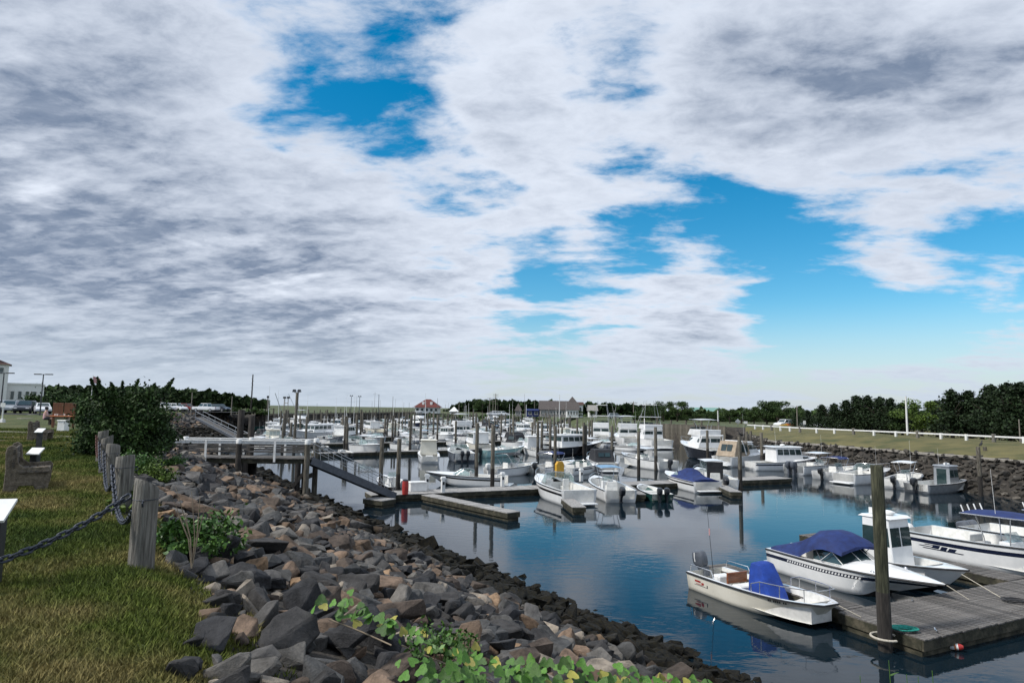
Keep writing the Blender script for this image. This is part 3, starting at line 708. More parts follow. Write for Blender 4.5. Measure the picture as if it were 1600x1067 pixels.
pc = C0+d2*2.2+n2*3.0; cleat(pc.x, pc.y, .45, 1.0, 'small steel cleat on the back edge of the near dock')
pc = C0+d2*.25+n2*.9; cleat(pc.x, pc.y, .45, 1.2, 'small steel cleat at the corner of the near dock by the green rope')
def buoy(p, rz, label, tilt):
    t = thing('lobster_buoy', label, 'buoy', p, rz, 'lobster buoys at the near dock'); t.rotation_euler = (tilt, R(80), rz)
    mb = MB(); n = 12; ring = lambda z, r: [(r*math.cos(2*math.pi*j/n), r*math.sin(2*math.pi*j/n), z) for j in range(n)]
    mb.loft([ring(-.17, .05), ring(-.14, .075), ring(.05, .08)]); mb.build('body', 'white_plastic', t, smooth=True)
    mb = MB(); mb.loft([ring(.05, .0805), ring(.11, .07), ring(.16, .035)]); mb.build('nose', 'red_paint', t, smooth=True)
    mb = MB(); mb.loft([ring(-.04, .0815), ring(.0, .082)]); mb.build('band', 'orange_paint', t, smooth=True)
buoy(at(1476, 1006, .12), R(20), 'red-nosed white lobster buoy facing out below the near dock edge', R(15))
buoy(at(1494, 1010, .10), R(-30), 'white lobster buoy with orange band lying below the near dock edge', R(5))
# mid dock with its forked front
DA = at(575, 771, .45).xy; DB = Vector((0.2, 46.2)); ua = (DB-DA).normalized(); va = Vector((-ua.y, ua.x))
walk = plank_float('floating_dock', 'grey float walkway at the foot of the gangway with power pedestals', DA, ua, (DB-DA).length+26, 2.0, mat='dock_pale', plank=.30)
fk0 = at(668, 772, .45).xy; fk1 = at(803, 800, .45).xy
plank_float('finger_dock', 'front finger float pointing at the camera with pale fender strips', fk0, fk1-fk0, (fk1-fk0).length, .9, mat='dock_pale', plank=.30)
b0 = at(578, 777, .45).xy; b1 = at(612, 781, .45).xy
plank_float('finger_dock', 'small dark float stub under the foot of the gangway', b0, b1-b0, 1.6, 1.2, mat='dock_pale', plank=.30)
for k, (sx, ex, lab) in enumerate([((905, 792), (860, 760), 'finger float beside the white cuddy boat in the front row'), ((1000, 772), (960, 748), 'finger float between the centre console and the green skiff'), ((1150, 768), (1090, 742), 'finger float at the right end of the front row')]):
    a = at(*sx, .45).xy; b = at(*ex, .45).xy
    plank_float('finger_dock', lab, a, b-a, 7.0, .8, mat='dock_pale', pieces=False)
def pedestal(p, label):
    t = thing('power_pedestal', label, 'pedestal', p, .4, 'dock power pedestals'); mb = MB(); mb.box((0, 0, .42), (.24, .24, .84)); mb.build('post', 'white_plastic', t, bevel=.02)
    mb = MB(); mb.box((0, 0, .93), (.36, .30, .18), top=.8); mb.build('hood', 'white_plastic', t, bevel=.03)
    mb = MB(); mb.box((0, -.125, .6), (.14, .02, .2)); mb.build('socket', 'rubber', t)
pedestal(at(692, 769, .45), 'white power pedestal on the walkway, nearer of the left two'); pedestal(at(667, 764, .45), 'white power pedestal beside the white dock box')
pedestal(at(785, 760, .45), 'white power pedestal behind the forked float'); pedestal(at(880, 752, .45), 'white power pedestal beside the orange box'); pedestal(at(908, 752, .45), 'white power pedestal at the bow of the blue-topped centre console')
t = thing('dock_box', 'white plastic dock box on the walkway beside the red barrel', 'dock box', at(652, 767, .45), math.atan2(ua.y, ua.x))
mb = MB(); mb.box((0, 0, .28), (1.15, .6, .56), top=.95); mb.build('bin', 'white_plastic', t, bevel=.03)
mb = MB(); mb.box((0, 0, .60), (1.2, .66, .09), top=.93); mb.build('lid', 'white_plastic', t, bevel=.02)
t = thing('red_barrel', 'red barrel on the walkway at the foot of the gangway', 'barrel', at(633, 772, .45))
mb = MB(); n = 12; ring = lambda z, r: [(r*math.cos(2*math.pi*j/n), r*math.sin(2*math.pi*j/n), z) for j in range(n)]
mb.loft([ring(0, .19), ring(.3, .21), ring(.6, .21), ring(.85, .19)]); mb.build('drum', 'red_paint', t, smooth=True)
mb = MB(); mb.loft([ring(.852, .195), ring(.93, .17), ring(.97, .06)]); mb.build('lid', 'engine_black', t, smooth=True)
t = thing('life_ring_box', 'orange life ring cabinet standing on the dock by the tall pile', 'cabinet', at(874, 757, .45), .6)
for s in (-1, 1):
    mb = MB(); mb.box((s*.3, 0, .45), (.09, .09, .9)); mb.build('leg', 'dark_timber', t)
mb = MB(); mb.prism([(-.36, .55), (.36, .55), (.36, 1.5), (.2, 1.72), (-.2, 1.72), (-.36, 1.5)], -.12, .12)
mb.v = [(x, z, y) for x, y, z in mb.v]; mb.build('cabinet_body', 'yellow_plastic', t, bevel=.02)
# ------------------------------------------------------------------ pier with white railing and gangway
PZ = 3.0
pa = at(262, 713.5, PZ); pb = at(482, 716, PZ); ax = (pb-pa).xy.normalized(); PL = (pb-pa).xy.length; prz = math.atan2(ax.y, ax.x)
pier = thing('timber_pier', 'short timber pier with white railings above the rocks', 'pier', (pa.x, pa.y, 0), prz)
PW = 2.0
npk = int((PL+2)/.2)
mb = MB(); mb.box((0, 0, 0), (.188, PW, .05)); pk = mb.mesh('deck_plank', 'dock_wood', bevel=.006)
for k in range(npk): link('deck_plank', pk, pier, (-2+(k+.5)*.2, PW/2-.1, PZ-.03))
for yy in (.05, PW-.25):
    mb = MB(); mb.box((PL/2-.9, yy, PZ-.19), (PL+2, .12, .26)); mb.build('stringer', 'dock_side', pier)
mb = MB()
xs = [0.12, PL*.505, PL-.05]
for side, yy in (('near', -.12), ('far', PW-.1)):
    for k, x in enumerate(xs):
        zg = gz((pa+Vector((*(ax*x), 0))).x-ax.y*yy, (pa+Vector((*(ax*x), 0))).y+ax.x*yy)
        mb = MB(); nn = 12; rr_ = .16 if k else .15
        mb.loft([[(x+rr_*q*math.cos(2*math.pi*j/nn), yy+rr_*q*math.sin(2*math.pi*j/nn), z_) for j in range(nn)] for z_, q in ((zg-.6, 1.05), (1.2, 1.02), (PZ+.86, .97))]); mb.build('post', 'dark_timber' if k < 2 else 'pile_wood', pier, smooth=True)
        mb = MB(); mb.loft([[(x+.17*q*math.cos(2*math.pi*j/nn), yy+.17*q*math.sin(2*math.pi*j/nn), z_) for j in range(nn)] for z_, q in ((PZ+.80, 1), (PZ+1.0, 1), (PZ+1.06, .8))]); mb.build('post_cap', 'white_paint', pier, smooth=True)
    for k in range(2):
        x0, x1 = xs[k]+.12, xs[k+1]-.12
        mb = MB(); mb.bar((x0, yy, PZ+.98), (x1, yy, PZ+.98), .16, .06); mb.build('top_rail', 'white_paint', pier, bevel=.008)
        mb = MB(); mb.bar((x0, yy, PZ+.86), (x1, yy, PZ+.86), .05, .14); mb.build('upper_rail', 'white_paint', pier, bevel=.006)
        for q in (.62, .36):
            mb = MB(); mb.bar((x0, yy, PZ+q), (x1, yy, PZ+q), .045, .10); mb.build('mid_rail', 'dock_wood', pier, bevel=.006)
        mb = MB(); mb.box(((x0+x1)/2+.1, yy-.055, PZ+.36), (.12, .05, 1.16)); mb.build('baluster', 'white_paint', pier, bevel=.006)
for yy in (.1, PW-.35):
    for x in (PL*.50+.35, PL-.6):
        zg = -1.2
        mb = MB(); mb.loft([[(x+.17*math.cos(2*math.pi*j/10), yy+.17*math.sin(2*math.pi*j/10), z_) for j in range(10)] for z_ in (zg, PZ-.3)]); mb.build('support_pile', 'dark_timber', pier, smooth=True)
mb = MB(); mb.bar((PL-1.6, -.1, .4), (PL-.1, -.1, PZ-.7), .1, .2); mb.build('brace', 'dark_timber', pier)
mb = MB(); mb.bar((PL-.15, -.05, PZ-1.1), (PL-.15, PW-.2, PZ-1.1), .14, .24); mb.build('cross_beam', 'dark_timber', pier)
for k, x in enumerate((PL*.505-.25, PL*.505-.95)):       # two tall mooring dolphins standing through the pier
    w = pa.xy+ax*x+Vector((-ax.y, ax.x))*(PW+.35+.2*k); pile_at(w.x, w.y, PZ+2.35+.35*k, ['tall black pile just behind the pier railing, right one', 'tall black pile just behind the pier railing, left one'][k], .2, mats=('dark_timber', 'dark_timber'))
g0 = at(487, 716, PZ); g1 = at(618, 772, .55); gv = (g1-g0); GL = gv.length
gw = thing('gangway', 'long aluminium gangway sloping from the pier down to the float', 'gangway', g0, math.atan2(gv.y, gv.x)); gx = gv.xy.length; dz = gv.z
for yy in (0, 1.05):
    mb = MB(); mb.bar((0, yy, -.12), (gx, yy, dz-.12), .10, .42); mb.build('side_beam', 'engine_grey', gw)
    mb = MB(); mb.tube([(.2, yy, .95), (gx-.5, yy, dz+1.0), (gx-.25, yy, dz+.5)], .024, 7); mb.build('hand_rail', 'aluminium', gw, smooth=True)
    mb = MB(); mb.tube([(.2, yy, .52), (gx-.4, yy, dz+.57)], .016, 6); mb.build('mid_rail', 'aluminium', gw, smooth=True)
    for k in range(7):
        f = .03+.94*k/6; mb = MB(); mb.tube([(gx*f+.02, yy, dz*f), (gx*f-.08, yy, dz*f+.97)], .018, 6); mb.build('stanchion', 'aluminium', gw, smooth=True)
mb = MB(); mb.bar((0, .525, -.02), (gx, .525, dz-.02), 1.0, .05); mb.build('tread', 'dock_pale', gw)
# ------------------------------------------------------------------ boats (local frame: +y bow, +x starboard, z = 0 waterline)
def sm(a, b, x):
    t = min(1, max(0, (x-a)/(b-a))); return t*t*(3-2*t)
class Hull:
    def __init__(s, L, B, F, bowrise=.35, full=2.6, blunt=0.0, rake=.55, stern=.93, draft=.35):
        s.L, s.B, s.F, s.br, s.full, s.blunt, s.rake, s.st, s.dr = L, B, F, bowrise, full, blunt, rake, stern, draft
    def half(s, t):
        k = 1-(1-s.blunt)*max(0, (t-.38)/.62)**s.full
        return s.B/2*k*(s.st+(1-s.st)*min(1, t/.4))
    def sheer(s, t): return s.F*(1+s.br*max(0, t)**2.0)
    def y(s, t, zf=1.0): return -s.L/2+t*s.L-s.rake*sm(.55, 1.0, t)*(1-zf)*1.4
    def keel(s, t): return -s.dr+(s.dr+s.sheer(1)*.30)*max(0, (t-.55)/.45)**2.6
    def chine(s, t):
        return -.04+(s.sheer(1)*.42)*max(0, (t-.3)/.7)**2.2
    def sec(s, t, side):
        h = s.half(t); zc = max(s.chine(t), s.keel(t)+.02); zs = s.sheer(t); hc = h*(.88-.42*max(0, (t-.35)/.65)**1.5)
        zf = lambda z: (z-s.keel(1))/(s.sheer(1)-s.keel(1))
        pts = [(0, s.y(t, max(0, zf(s.keel(t)))), s.keel(t)), (side*hc, s.y(t, max(0, zf(zc))), zc)]
        for f in (.25, .5, .65, .80, .93, 1.0):
            z = zc+(zs-zc)*f; x = hc+(h-hc)*(f**.8); pts.append((side*x, s.y(t, zf(z)), z))
        return pts
def hull_parts(root, H, hullmat='gelcoat', stripe=None, deckmat='gelcoat', linermat='liner', td=.62, t0=0.0, floor=.12, gun=.16, crown=.10, low=None, rail='rubber', ns=22):
    ts = [i/ns for i in range(ns+1)]; ts[-1] = .996
    mb = MB()
    lo = {0: 1, 1: 0, 2: 0, 3: 0, 4: 2, 5: 0, 6: 0}
    for side in (-1, 1):
        secs = [H.sec(t, side) for t in ts]; n = len(secs[0])
        for i in range(ns):
            for j in range(n-1):
                q = [secs[i][j], secs[i+1][j], secs[i+1][j+1], secs[i][j+1]]
                mi = lo.get(j, 0)
                if low and j in (1,): mi = 3
                mb.add(q, [(0, 1, 2, 3)], mi)
        mb.add([(0, secs[0][0][1], secs[0][-1][2])]+secs[0], [tuple(range(n+1))], 0)
        mb.add([(0, secs[-1][0][1], secs[-1][0][2])]+secs[-1]+[(0, secs[-1][-1][1], secs[-1][-1][2])], [tuple(range(1, n+2))], 0)
    me = mb.mesh('hull', [hullmat, 'bottom_paint', stripe or hullmat, low or hullmat], smooth=True, flip=False)
    bm = bmesh.new(); bm.from_mesh(me); bmesh.ops.remove_doubles(bm, verts=bm.verts, dist=.0008); bmesh.ops.recalc_face_normals(bm, faces=bm.faces); bm.to_mesh(me); bm.free()
    hull = link('hull', me, root)
    # gunwale + foredeck
    mb = MB(); K = 5
    def inner(t):
        g = gun if t < td else gun+(H.half(t)-gun)*1.0*sm(td, td+.04, t)
        return max(0, H.half(t)-g)
    tt = sorted(set(ts+[td, td+.02, td+.04]))
    rows = []
    for t in tt:
        h = H.half(t); zi = H.sheer(t); yi = H.y(t); hi = inner(t); row = []
        for k in range(2*K+1):
            f = (k-K)/K
            row.append((t, f))
        rows.append((t, h, hi, zi, yi))
    for a, b in zip(rows[:-1], rows[1:]):
        for s in (-1, 1):
            ca = crown if a[0] >= td+.03 else 0.0; cb = crown if b[0] >= td+.03 else 0.0
            for k in range(3):
                f0, f1 = k/3, (k+1)/3
                def P(r_, f, c):
                    x = r_[1]+(r_[2]-r_[1])*f; return (s*x, r_[4], r_[3]+.012+c*r_[1]/max(.3, H.B/2)*(1-(x/max(r_[1], .01))**2))
                mb.add([P(a, f0, ca), P(b, f0, cb), P(b, f1, cb), P(a, f1, ca)], [(0, 1, 2, 3)])
    deck = mb.build('deck', deckmat, root, smooth=True)
    # cockpit liner: sides, floor, front bulkhead
    mb = MB(); cr = [r_ for r_ in rows if r_[0] <= td+.001]
    for a, b in zip(cr[:-1], cr[1:]):
        for s in (-1, 1):
            fa, fb = max(.05, a[2]-.06), max(.05, b[2]-.06)
            mb.add([(s*a[2], a[4], a[3]+.01), (s*b[2], b[4], b[3]+.01), (s*fb, b[4], floor), (s*fa, a[4], floor)], [(0, 1, 2, 3)])
        mb.add([(-a[2], a[4], floor), (a[2], a[4], floor), (b[2], b[4], floor), (-b[2], b[4], floor)], [(0, 1, 2, 3)])
    for r_, yo in ((cr[0], .0), (cr[-1], 0.0)):
        mb.add([(-r_[2], r_[4]+yo, floor), (r_[2], r_[4]+yo, floor), (r_[2], r_[4]+yo, r_[3]+.01), (-r_[2], r_[4]+yo, r_[3]+.01)], [(0, 1, 2, 3)])
    mb.build('cockpit', linermat, root, flip=False)
    if rail:
        mb = MB()
        pts = [(-H.half(t)-.008, H.y(t), H.sheer(t)-.02) for t in ts]+[(H.half(t)+.008, H.y(t), H.sheer(t)-.02) for t in reversed(ts)]
        mb.tube(pts, .028, 5); mb.build('rub_rail', rail, root, smooth=True)
    return hull
def outboard(root, x, y, z=.55, s=1.0, mat='engine_black', tilt=0.0, stripe=None):
    o = thing_part('outboard_motor', root, (x, y, z)); o.rotation_euler = (tilt, 0, 0)
    def rr(w, d, yy, zz, n=12): return [(w*math.copysign(abs(math.cos(a))**.6, math.cos(a)), yy+d*math.copysign(abs(math.sin(a))**.6, math.sin(a)), zz) for a in [2*math.pi*j/n for j in range(n)]]
    mb = MB(); mb.loft([rr(.15*s, .22*s, -.16*s, .0), rr(.20*s, .29*s, -.19*s, .10*s), rr(.205*s, .30*s, -.21*s, .32*s), rr(.18*s, .26*s, -.22*s, .50*s), rr(.10*s, .16*s, -.22*s, .57*s)]); mb.build('cowl', mat, o, smooth=True)
    if stripe:
        mb = MB(); mb.loft([rr(.207*s, .05*s, -.27*s, .16*s), rr(.209*s, .05*s, -.28*s, .32*s), rr(.188*s, .05*s, -.28*s, .49*s)], cap=False); mb.build('cowl_stripe', stripe, o)
    mb = MB(); mb.loft([rr(.10*s, .16*s, -.16*s, -.62*s), rr(.085*s, .15*s, -.16*s, -.2*s), rr(.13*s, .19*s, -.16*s, .02*s)]); mb.box((0, .05*s, -.18*s), (.22*s, .16*s, .34*s)); mb.build('leg', mat, o, smooth=True)
    mb = MB(); mb.loft([rr(.02*s, .12*s, -.15*s, -1.0*s), rr(.045*s, .2*s, -.18*s, -.82*s), rr(.05*s, .2*s, -.18*s, -.62*s)]); mb.box((0, -.2*s, -.55*s), (.24*s, .34*s, .02*s))
    for k in range(3):
        a = k*2.094; mb.box((.09*s*math.cos(a), -.42*s, -.8*s+.09*s*math.sin(a)), (.12*s, .02*s, .12*s))
    mb.build('lower_unit', mat, o, smooth=True)
    return o
def thing_part(name, root, loc):
    """a part that carries sub-parts"""
    o = bpy.data.objects.new(name, None); COL.objects.link(o); o.parent = root; o.location = loc; o.empty_display_size = .1; return o
def frustum(mb, y0, y1, w0, w1, z0, z1, f_in, b_in, s_in, m=None):
    """tapered house: y0 aft, y1 forward; raked front, back and sides"""
    vs = [(-w0, y0, z0), (w0, y0, z0), (w1, y1, z0), (-w1, y1, z0), (-w0+s_in, y0+b_in, z1), (w0-s_in, y0+b_in, z1), (w1-s_in, y1-f_in, z1), (-w1+s_in, y1-f_in, z1)]
    mb.add(vs, [(3, 2, 1, 0), (4, 5, 6, 7), (0, 1, 5, 4), (1, 2, 6, 5), (2, 3, 7, 6), (3, 0, 4, 7)], m); return vs
def panes(root, quad, n, gx=.06, gz_=.12, mat='glass', name='window', frame=None, off=.012):
    a, b, c, d = [Vector(p) for p in quad]      # bottom a->b, top d->c
    nrm = (b-a).cross(d-a).normalized()
    for k in range(n):
        u0 = (k+gx)/n; u1 = (k+1-gx)/n
        def P(u, v): return a.lerp(b, u).lerp(d.lerp(c, u), v)
        mb = MB(); q = [P(u0, gz_), P(u1, gz_), P(u1, 1-gz_), P(u0, 1-gz_)]
        vs = [p+nrm*off for p in q]+[p-nrm*.004 for p in q]
        mb.add(vs, [(0, 1, 2, 3), (7, 6, 5, 4), (0, 4, 5, 1), (1, 5, 6, 2), (2, 6, 7, 3), (3, 7, 4, 0)]); w = mb.build(name, mat, root)
        if frame:
            mb = MB(); mb.tube([p+nrm*off for p in q], .014, 4, closed=True); mb.build('frame', frame, w)
def house(root, y0, y1, w0, w1, z0, z1, f_in=.5, b_in=0.0, s_in=.12, mat='gelcoat', nside=3, nfront=3, wz=(.38, .9), glass='glass', roof=True, over=.15, name='cabin', roofmat=None, side_from=0.0, back=False):
    c = None; mb = MB(); vs = frustum(mb, y0, y1, w0, w1, z0, z1, f_in, b_in, s_in); c = mb.build(name, mat, root, bevel=.03)
    V = [Vector(v) for v in vs]
    def band(a, b, u0=0, u1=1):
        lo0, hi0, lo1, hi1 = V[a], V[a+4], V[b], V[b+4]
        p = lambda v, u: lo0.lerp(hi0, v).lerp(lo1.lerp(hi1, v), u)
        return [p(wz[0], u0), p(wz[0], u1), p(wz[1], u1), p(wz[1], u0)]
    panes(c, band(1, 2, side_from, .98), nside, mat=glass); panes(c, band(3, 0, .02, 1-side_from), nside, mat=glass)
    if nfront: panes(c, band(2, 3), nfront, mat=glass)
    if back: panes(c, band(0, 1), 2, mat=glass)
    if roof:
        mb = MB(); mb.add([(-w0+s_in-over*.4, y0+b_in-over, z1), (w0-s_in+over*.4, y0+b_in-over, z1), (w1-s_in+over*.4, y1-f_in+over, z1), (-w1+s_in-over*.4, y1-f_in+over, z1),
                           (-w0+s_in, y0+b_in, z1+.09), (w0-s_in, y0+b_in, z1+.09), (w1-s_in, y1-f_in, z1+.09), (-w1+s_in, y1-f_in, z1+.09)],
                          [(3, 2, 1, 0), (4, 5, 6, 7), (0, 1, 5, 4), (1, 2, 6, 5), (2, 3, 7, 6), (3, 0, 4, 7)]); mb.build('roof', roofmat or mat, c, bevel=.02)
    return c
def ttop(root, y0, y1, w, z0, z1, canmat='canvas_navy', hard=False, lean=.25, rods=False, frame='steel'):
    t = thing_part('t_top', root, (0, 0, 0)); ym = (y0+y1)/2
    for s in (-1, 1):
        for yy, l in ((ym-.38, -lean), (ym+.38, lean)):
            mb = MB(); mb.tube([(s*w*.52, yy, z0), (s*w*.62, yy+l*.4, (z0+z1)/2), (s*w*.86, yy+l, z1-.03)], .022, 6); mb.build('leg', frame, t, smooth=True)
    mb = MB(); mb.tube([(-w, y0, z1-.02), (w, y0, z1-.02), (w*.96, y1, z1+.03), (-w*.96, y1, z1+.03)], .024, 6, closed=True)
    for f in (.33, .66): mb.tube([(-w, y0+(y1-y0)*f, z1), (w, y0+(y1-y0)*f, z1)], .018, 5)
    mb.build('frame', frame, t, smooth=True)
    mb = MB(); rings = []
    for k in range(7):
        f = k/6; y = y0+(y1-y0)*f; c = .07*math.sin(math.pi*f); th = .06 if hard else .03
        rings.append([(-w*.98, y, z1+.0+c*.3), (-w*.5, y, z1+.05+c), (0, y, z1+.065+c), (w*.5, y, z1+.05+c), (w*.98, y, z1+.0+c*.3), (w*.5, y, z1+.05+c-th), (0, y, z1+.065+c-th), (-w*.5, y, z1+.05+c-th)])
    mb.loft(rings); mb.build('canopy', 'gelcoat' if hard else canmat, t, smooth=True)
    if rods:
        for k in range(4):
            mb = MB(); mb.tube([(-w*.7+k*w*.46, y0-.02, z1), (-w*.7+k*w*.46, y0-.12, z1+.28)], .026, 6); mb.build('rod_holder', 'white_plastic', t, smooth=True)
    return t
def bimini(root, y0, y1, w, z0, z1, mat='canvas_navy'):
    t = thing_part('bimini_top', root, (0, 0, 0)); ym = (y0+y1)/2
    for yy in (y0, ym, y1):
        mb = MB(); mb.tube([(-w, ym, z0), (-w, yy, z1-.08), (-w*.8, yy, z1), (w*.8, yy, z1), (w, yy, z1-.08), (w, ym, z0)], .014, 5); mb.build('bow', 'steel', t, smooth=True)
    mb = MB(); rings = []
    for k in range(9):
        f = k/8; y = y0+(y1-y0)*f; c = .05*abs(math.sin(2*math.pi*f))*-1+.03
        rings.append([(-w*1.02, y, z1-.12), (-w*.8, y, z1+c), (0, y, z1+.05+c), (w*.8, y, z1+c), (w*1.02, y, z1-.12), (w*.8, y, z1+c-.02), (0, y, z1+.03+c), (-w*.8, y, z1+c-.02)])
    mb.loft(rings); mb.build('canopy', mat, t, smooth=True); return t
def console(root, y, w, z0, h, d=.6, mat='gelcoat', screen=True, wheel=True):
    mb = MB(); vs = frustum(mb, y-d/2, y+d/2, w/2, w/2, z0, z0+h, .14, .05, .04); c = mb.build('console', mat, root, bevel=.03)
    if screen:
        mb = MB(); mb.add([(-w/2+.04, y+d/2-.16, z0+h), (w/2-.04, y+d/2-.16, z0+h), (w/2-.09, y+d/2-.36, z0+h+.34), (-w/2+.09, y+d/2-.36, z0+h+.34),
                           (-w/2+.04, y+d/2-.18, z0+h), (w/2-.04, y+d/2-.18, z0+h), (w/2-.09, y+d/2-.38, z0+h+.34), (-w/2+.09, y+d/2-.38, z0+h+.34)], [(0, 1, 2, 3), (7, 6, 5, 4), (0, 4, 5, 1), (2, 6, 7, 3)]); mb.build('windscreen', 'glass_clear', c)
    if wheel:
        mb = MB(); mb.tube([(.17*math.cos(a), y-d/2-.08, z0+h*.8+.17*math.sin(a)) for a in np.linspace(0, 6.283, 13)[:-1]], .014, 5, closed=True); mb.tube([(0, y-d/2+.02, z0+h*.8), (0, y-d/2-.08, z0+h*.8)], .02, 5); mb.build('wheel', 'rubber', c)
    return c
def seat(root, x, y, z0, w=.9, d=.45, h=.45, back=.35, mat='liner', name='seat'):
    mb = MB(); mb.box((x, y, z0+h/2), (w, d, h), top=.96); s = mb.build(name, mat, root, bevel=.03)
    if back:
        mb = MB(); mb.box((x, y-d/2+.05, z0+h+back/2), (w*.96, .09, back), top=.92); mb.build('backrest', mat, s, bevel=.02)
    return s
def wrap_screen(root, y, w, z0, h, rake=.55, side=1.2, mat='glass_clear', frame='steel'):
    t = thing_part('windshield', root, (0, 0, 0))
    b = [(-w, y-side, z0-.02), (-w*.92, y-.15, z0), (-w*.3, y+.28, z0+.02), (w*.3, y+.28, z0+.02), (w*.92, y-.15, z0), (w, y-side, z0-.02)]
    tp = [(-w*.95, y-side-.05, z0+h*.55), (-w*.82, y-.15-rake, z0+h), (-w*.27, y+.2-rake, z0+h*1.02), (w*.27, y+.2-rake, z0+h*1.02), (w*.82, y-.15-rake, z0+h), (w*.95, y-side-.05, z0+h*.55)]
    for k in range(5):
        mb = MB(); A, Bq, Cq, Dq = [Vector(p) for p in (b[k], b[k+1], tp[k+1], tp[k])]; nn = (Bq-A).cross(Dq-A).normalized()*.008
        mb.add([A+nn, Bq+nn, Cq+nn, Dq+nn, A-nn, Bq-nn, Cq-nn, Dq-nn], [(0, 1, 2, 3), (7, 6, 5, 4), (0, 4, 5, 1), (1, 5, 6, 2), (2, 6, 7, 3), (3, 7, 4, 0)]); mb.build('pane', mat, t)
    mb = MB(); mb.tube(tp, .016, 5); mb.tube(b, .014, 5)
    for k in range(1, 5): mb.tube([b[k], tp[k]], .014, 5)
    mb.build('frame', frame, t, smooth=True); return t
def bow_rail(root, H, t0=.6, t1=.985, h=.38, n=5, inset=.06):
    t = thing_part('bow_rail', root, (0, 0, 0)); ts = [t0+(t1-t0)*k/n for k in range(n+1)]
    P = lambda tt, s, dz: (s*max(.03, H.half(tt)-inset), H.y(tt)-.02, H.sheer(tt)+dz)
    mb = MB(); path = [P(t0, -1, .0)]+[P(tt, -1, h*min(1, .7+.3*k)) for k, tt in enumerate(ts)]+[P(tt, 1, h*min(1, .7+.3*k)) for k, tt in reversed(list(enumerate(ts)))]+[P(t0, 1, 0)]
    mb.tube(path, .015, 6); mb.build('rail', 'steel', t, smooth=True)
    for tt in ts[1:-1:2]:
        for s in (-1, 1):
            mb = MB(); mb.tube([P(tt, s, 0), P(tt, s, h)], .012, 5); mb.build('stanchion', 'steel', t, smooth=True)
    return t
def antenna(root, x, y, z, h, r=.009, mat='white_plastic', lean=.05, name='antenna'):
    mb = MB(); mb.tube([(x, y, z), (x, y-lean*h, z+h)], [r, r*.5], 5); return mb.build(name, mat, root)
def fender(root, x, y, z, mat='canvas_navy'):
    mb = MB(); n = 9; rg_ = lambda zz, r: [(x+r*math.cos(2*math.pi*j/n), y+r*math.sin(2*math.pi*j/n), zz) for j in range(n)]
    mb.loft([rg_(z-.25, .03), rg_(z-.2, .09), rg_(z+.18, .09), rg_(z+.24, .03)]); mb.tube([(x, y, z+.2), (x*.97, y, z+.5)], .008, 4); return mb.build('fender', mat, root, smooth=True)
def letters(root, txt, size, H, t, side, fz, mat, name='lettering', shear=0.0, off=.012):
    """flat lettering that follows the topsides of a hull at station t"""
    me = text_mesh(txt, size, .002, shear); me.materials.clear(); me.materials.append(M(mat))
    zc = max(H.chine(t), H.keel(t)+.02); 
    def S(tt, f):
        h = H.half(tt); zc = max(H.chine(tt), H.keel(tt)+.02); zs = H.sheer(tt); hc = h*(.88-.42*max(0, (tt-.35)/.65)**1.5)
        return Vector((side*(hc+(h-hc)*f**.8), H.y(tt), zc+(zs-zc)*f))
    p = S(t, fz); dy = (S(t+.03, fz)-S(t-.03, fz)).normalized(); dzv = (S(t, min(1, fz+.1))-S(t, fz-.1)).normalized()
    xax = dy if side > 0 else -dy
    nrm = xax.cross(dzv).normalized(); up = nrm.cross(xax)
    o = link(name, me, root); o.matrix_local = Matrix(((xax.x, up.x, nrm.x, p.x+nrm.x*off), (xax.y, up.y, nrm.y, p.y+nrm.y*off), (xax.z, up.z, nrm.z, p.z+nrm.z*off), (0, 0, 0, 1))); return o
def boat_root(name, label, cat, stern, bow, group=None, Lset=None):
    """stern, bow: world xy of the waterline ends"""
    s_, b_ = Vector(stern), Vector(bow); d = (b_-s_); L = d.length; d.normalize(); c = (s_+b_)/2
    if Lset: c = s_+d*(Lset/2); L = Lset
    return thing(name, label, cat, (c.x, c.y, 0), math.atan2(-d.x, d.y), group), L

# -------- boat kinds
def centre_console(root, L, hull='gelcoat', top='hard', topmat='canvas_navy', engines=1, emat='engine_black', stripe=None, lean=0.0, rods=False, tilt=0.0, rail=True, esc=1.0, screen_tall=False):
    B = L*.36; H = Hull(L, B, L*.115+.02, .42, 2.7, 0, .5); hull_parts(root, H, hull, stripe, td=.80, floor=.22, gun=.14, crown=.04)
    console(root, -.02*L, B*.36, .22, .85); seat(root, 0, -.17*L, .22, B*.34, .4, .62, .28); seat(root, 0, .10*L, .22, B*.32, .4, .38, 0, name='cooler_seat')
    if top in ('hard', 'canvas'): ttop(root, -.19*L, .09*L, B*.33, .30, 2.05, topmat, top == 'hard', rods=rods)
    if top == 'bimini': bimini(root, -.28*L, .02*L, B*.40, H.F, 1.95, topmat)
    if screen_tall:
        t_ = thing_part('enclosure', root, (0, 0, 0)); w = B*.26
        mb = MB(); mb.add([(-w, .1*L, 1.0), (w, .1*L, 1.0), (w, .08*L, 2.0), (-w, .08*L, 2.0)], [(0, 1, 2, 3)]); mb.build('front_curtain', 'glass_clear', t_, flip=False)
        mb = MB(); mb.add([(-w, -.19*L, .5), (w, -.19*L, .5), (w, -.19*L, 2.0), (-w, -.19*L, 2.0)], [(0, 1, 2, 3)]); mb.build('back_curtain', 'canvas_black', t_, flip=False)
    for k in range(engines): outboard(root, (k-(engines-1)/2)*.62, -L/2-.05, .62, .95*esc, emat, tilt)
    if rail: bow_rail(root, H, .66, .98, .22)
    antenna(root, B*.2, -.05*L, 2.0 if top in ('hard', 'canvas') else 1.2, 1.9)
    return H
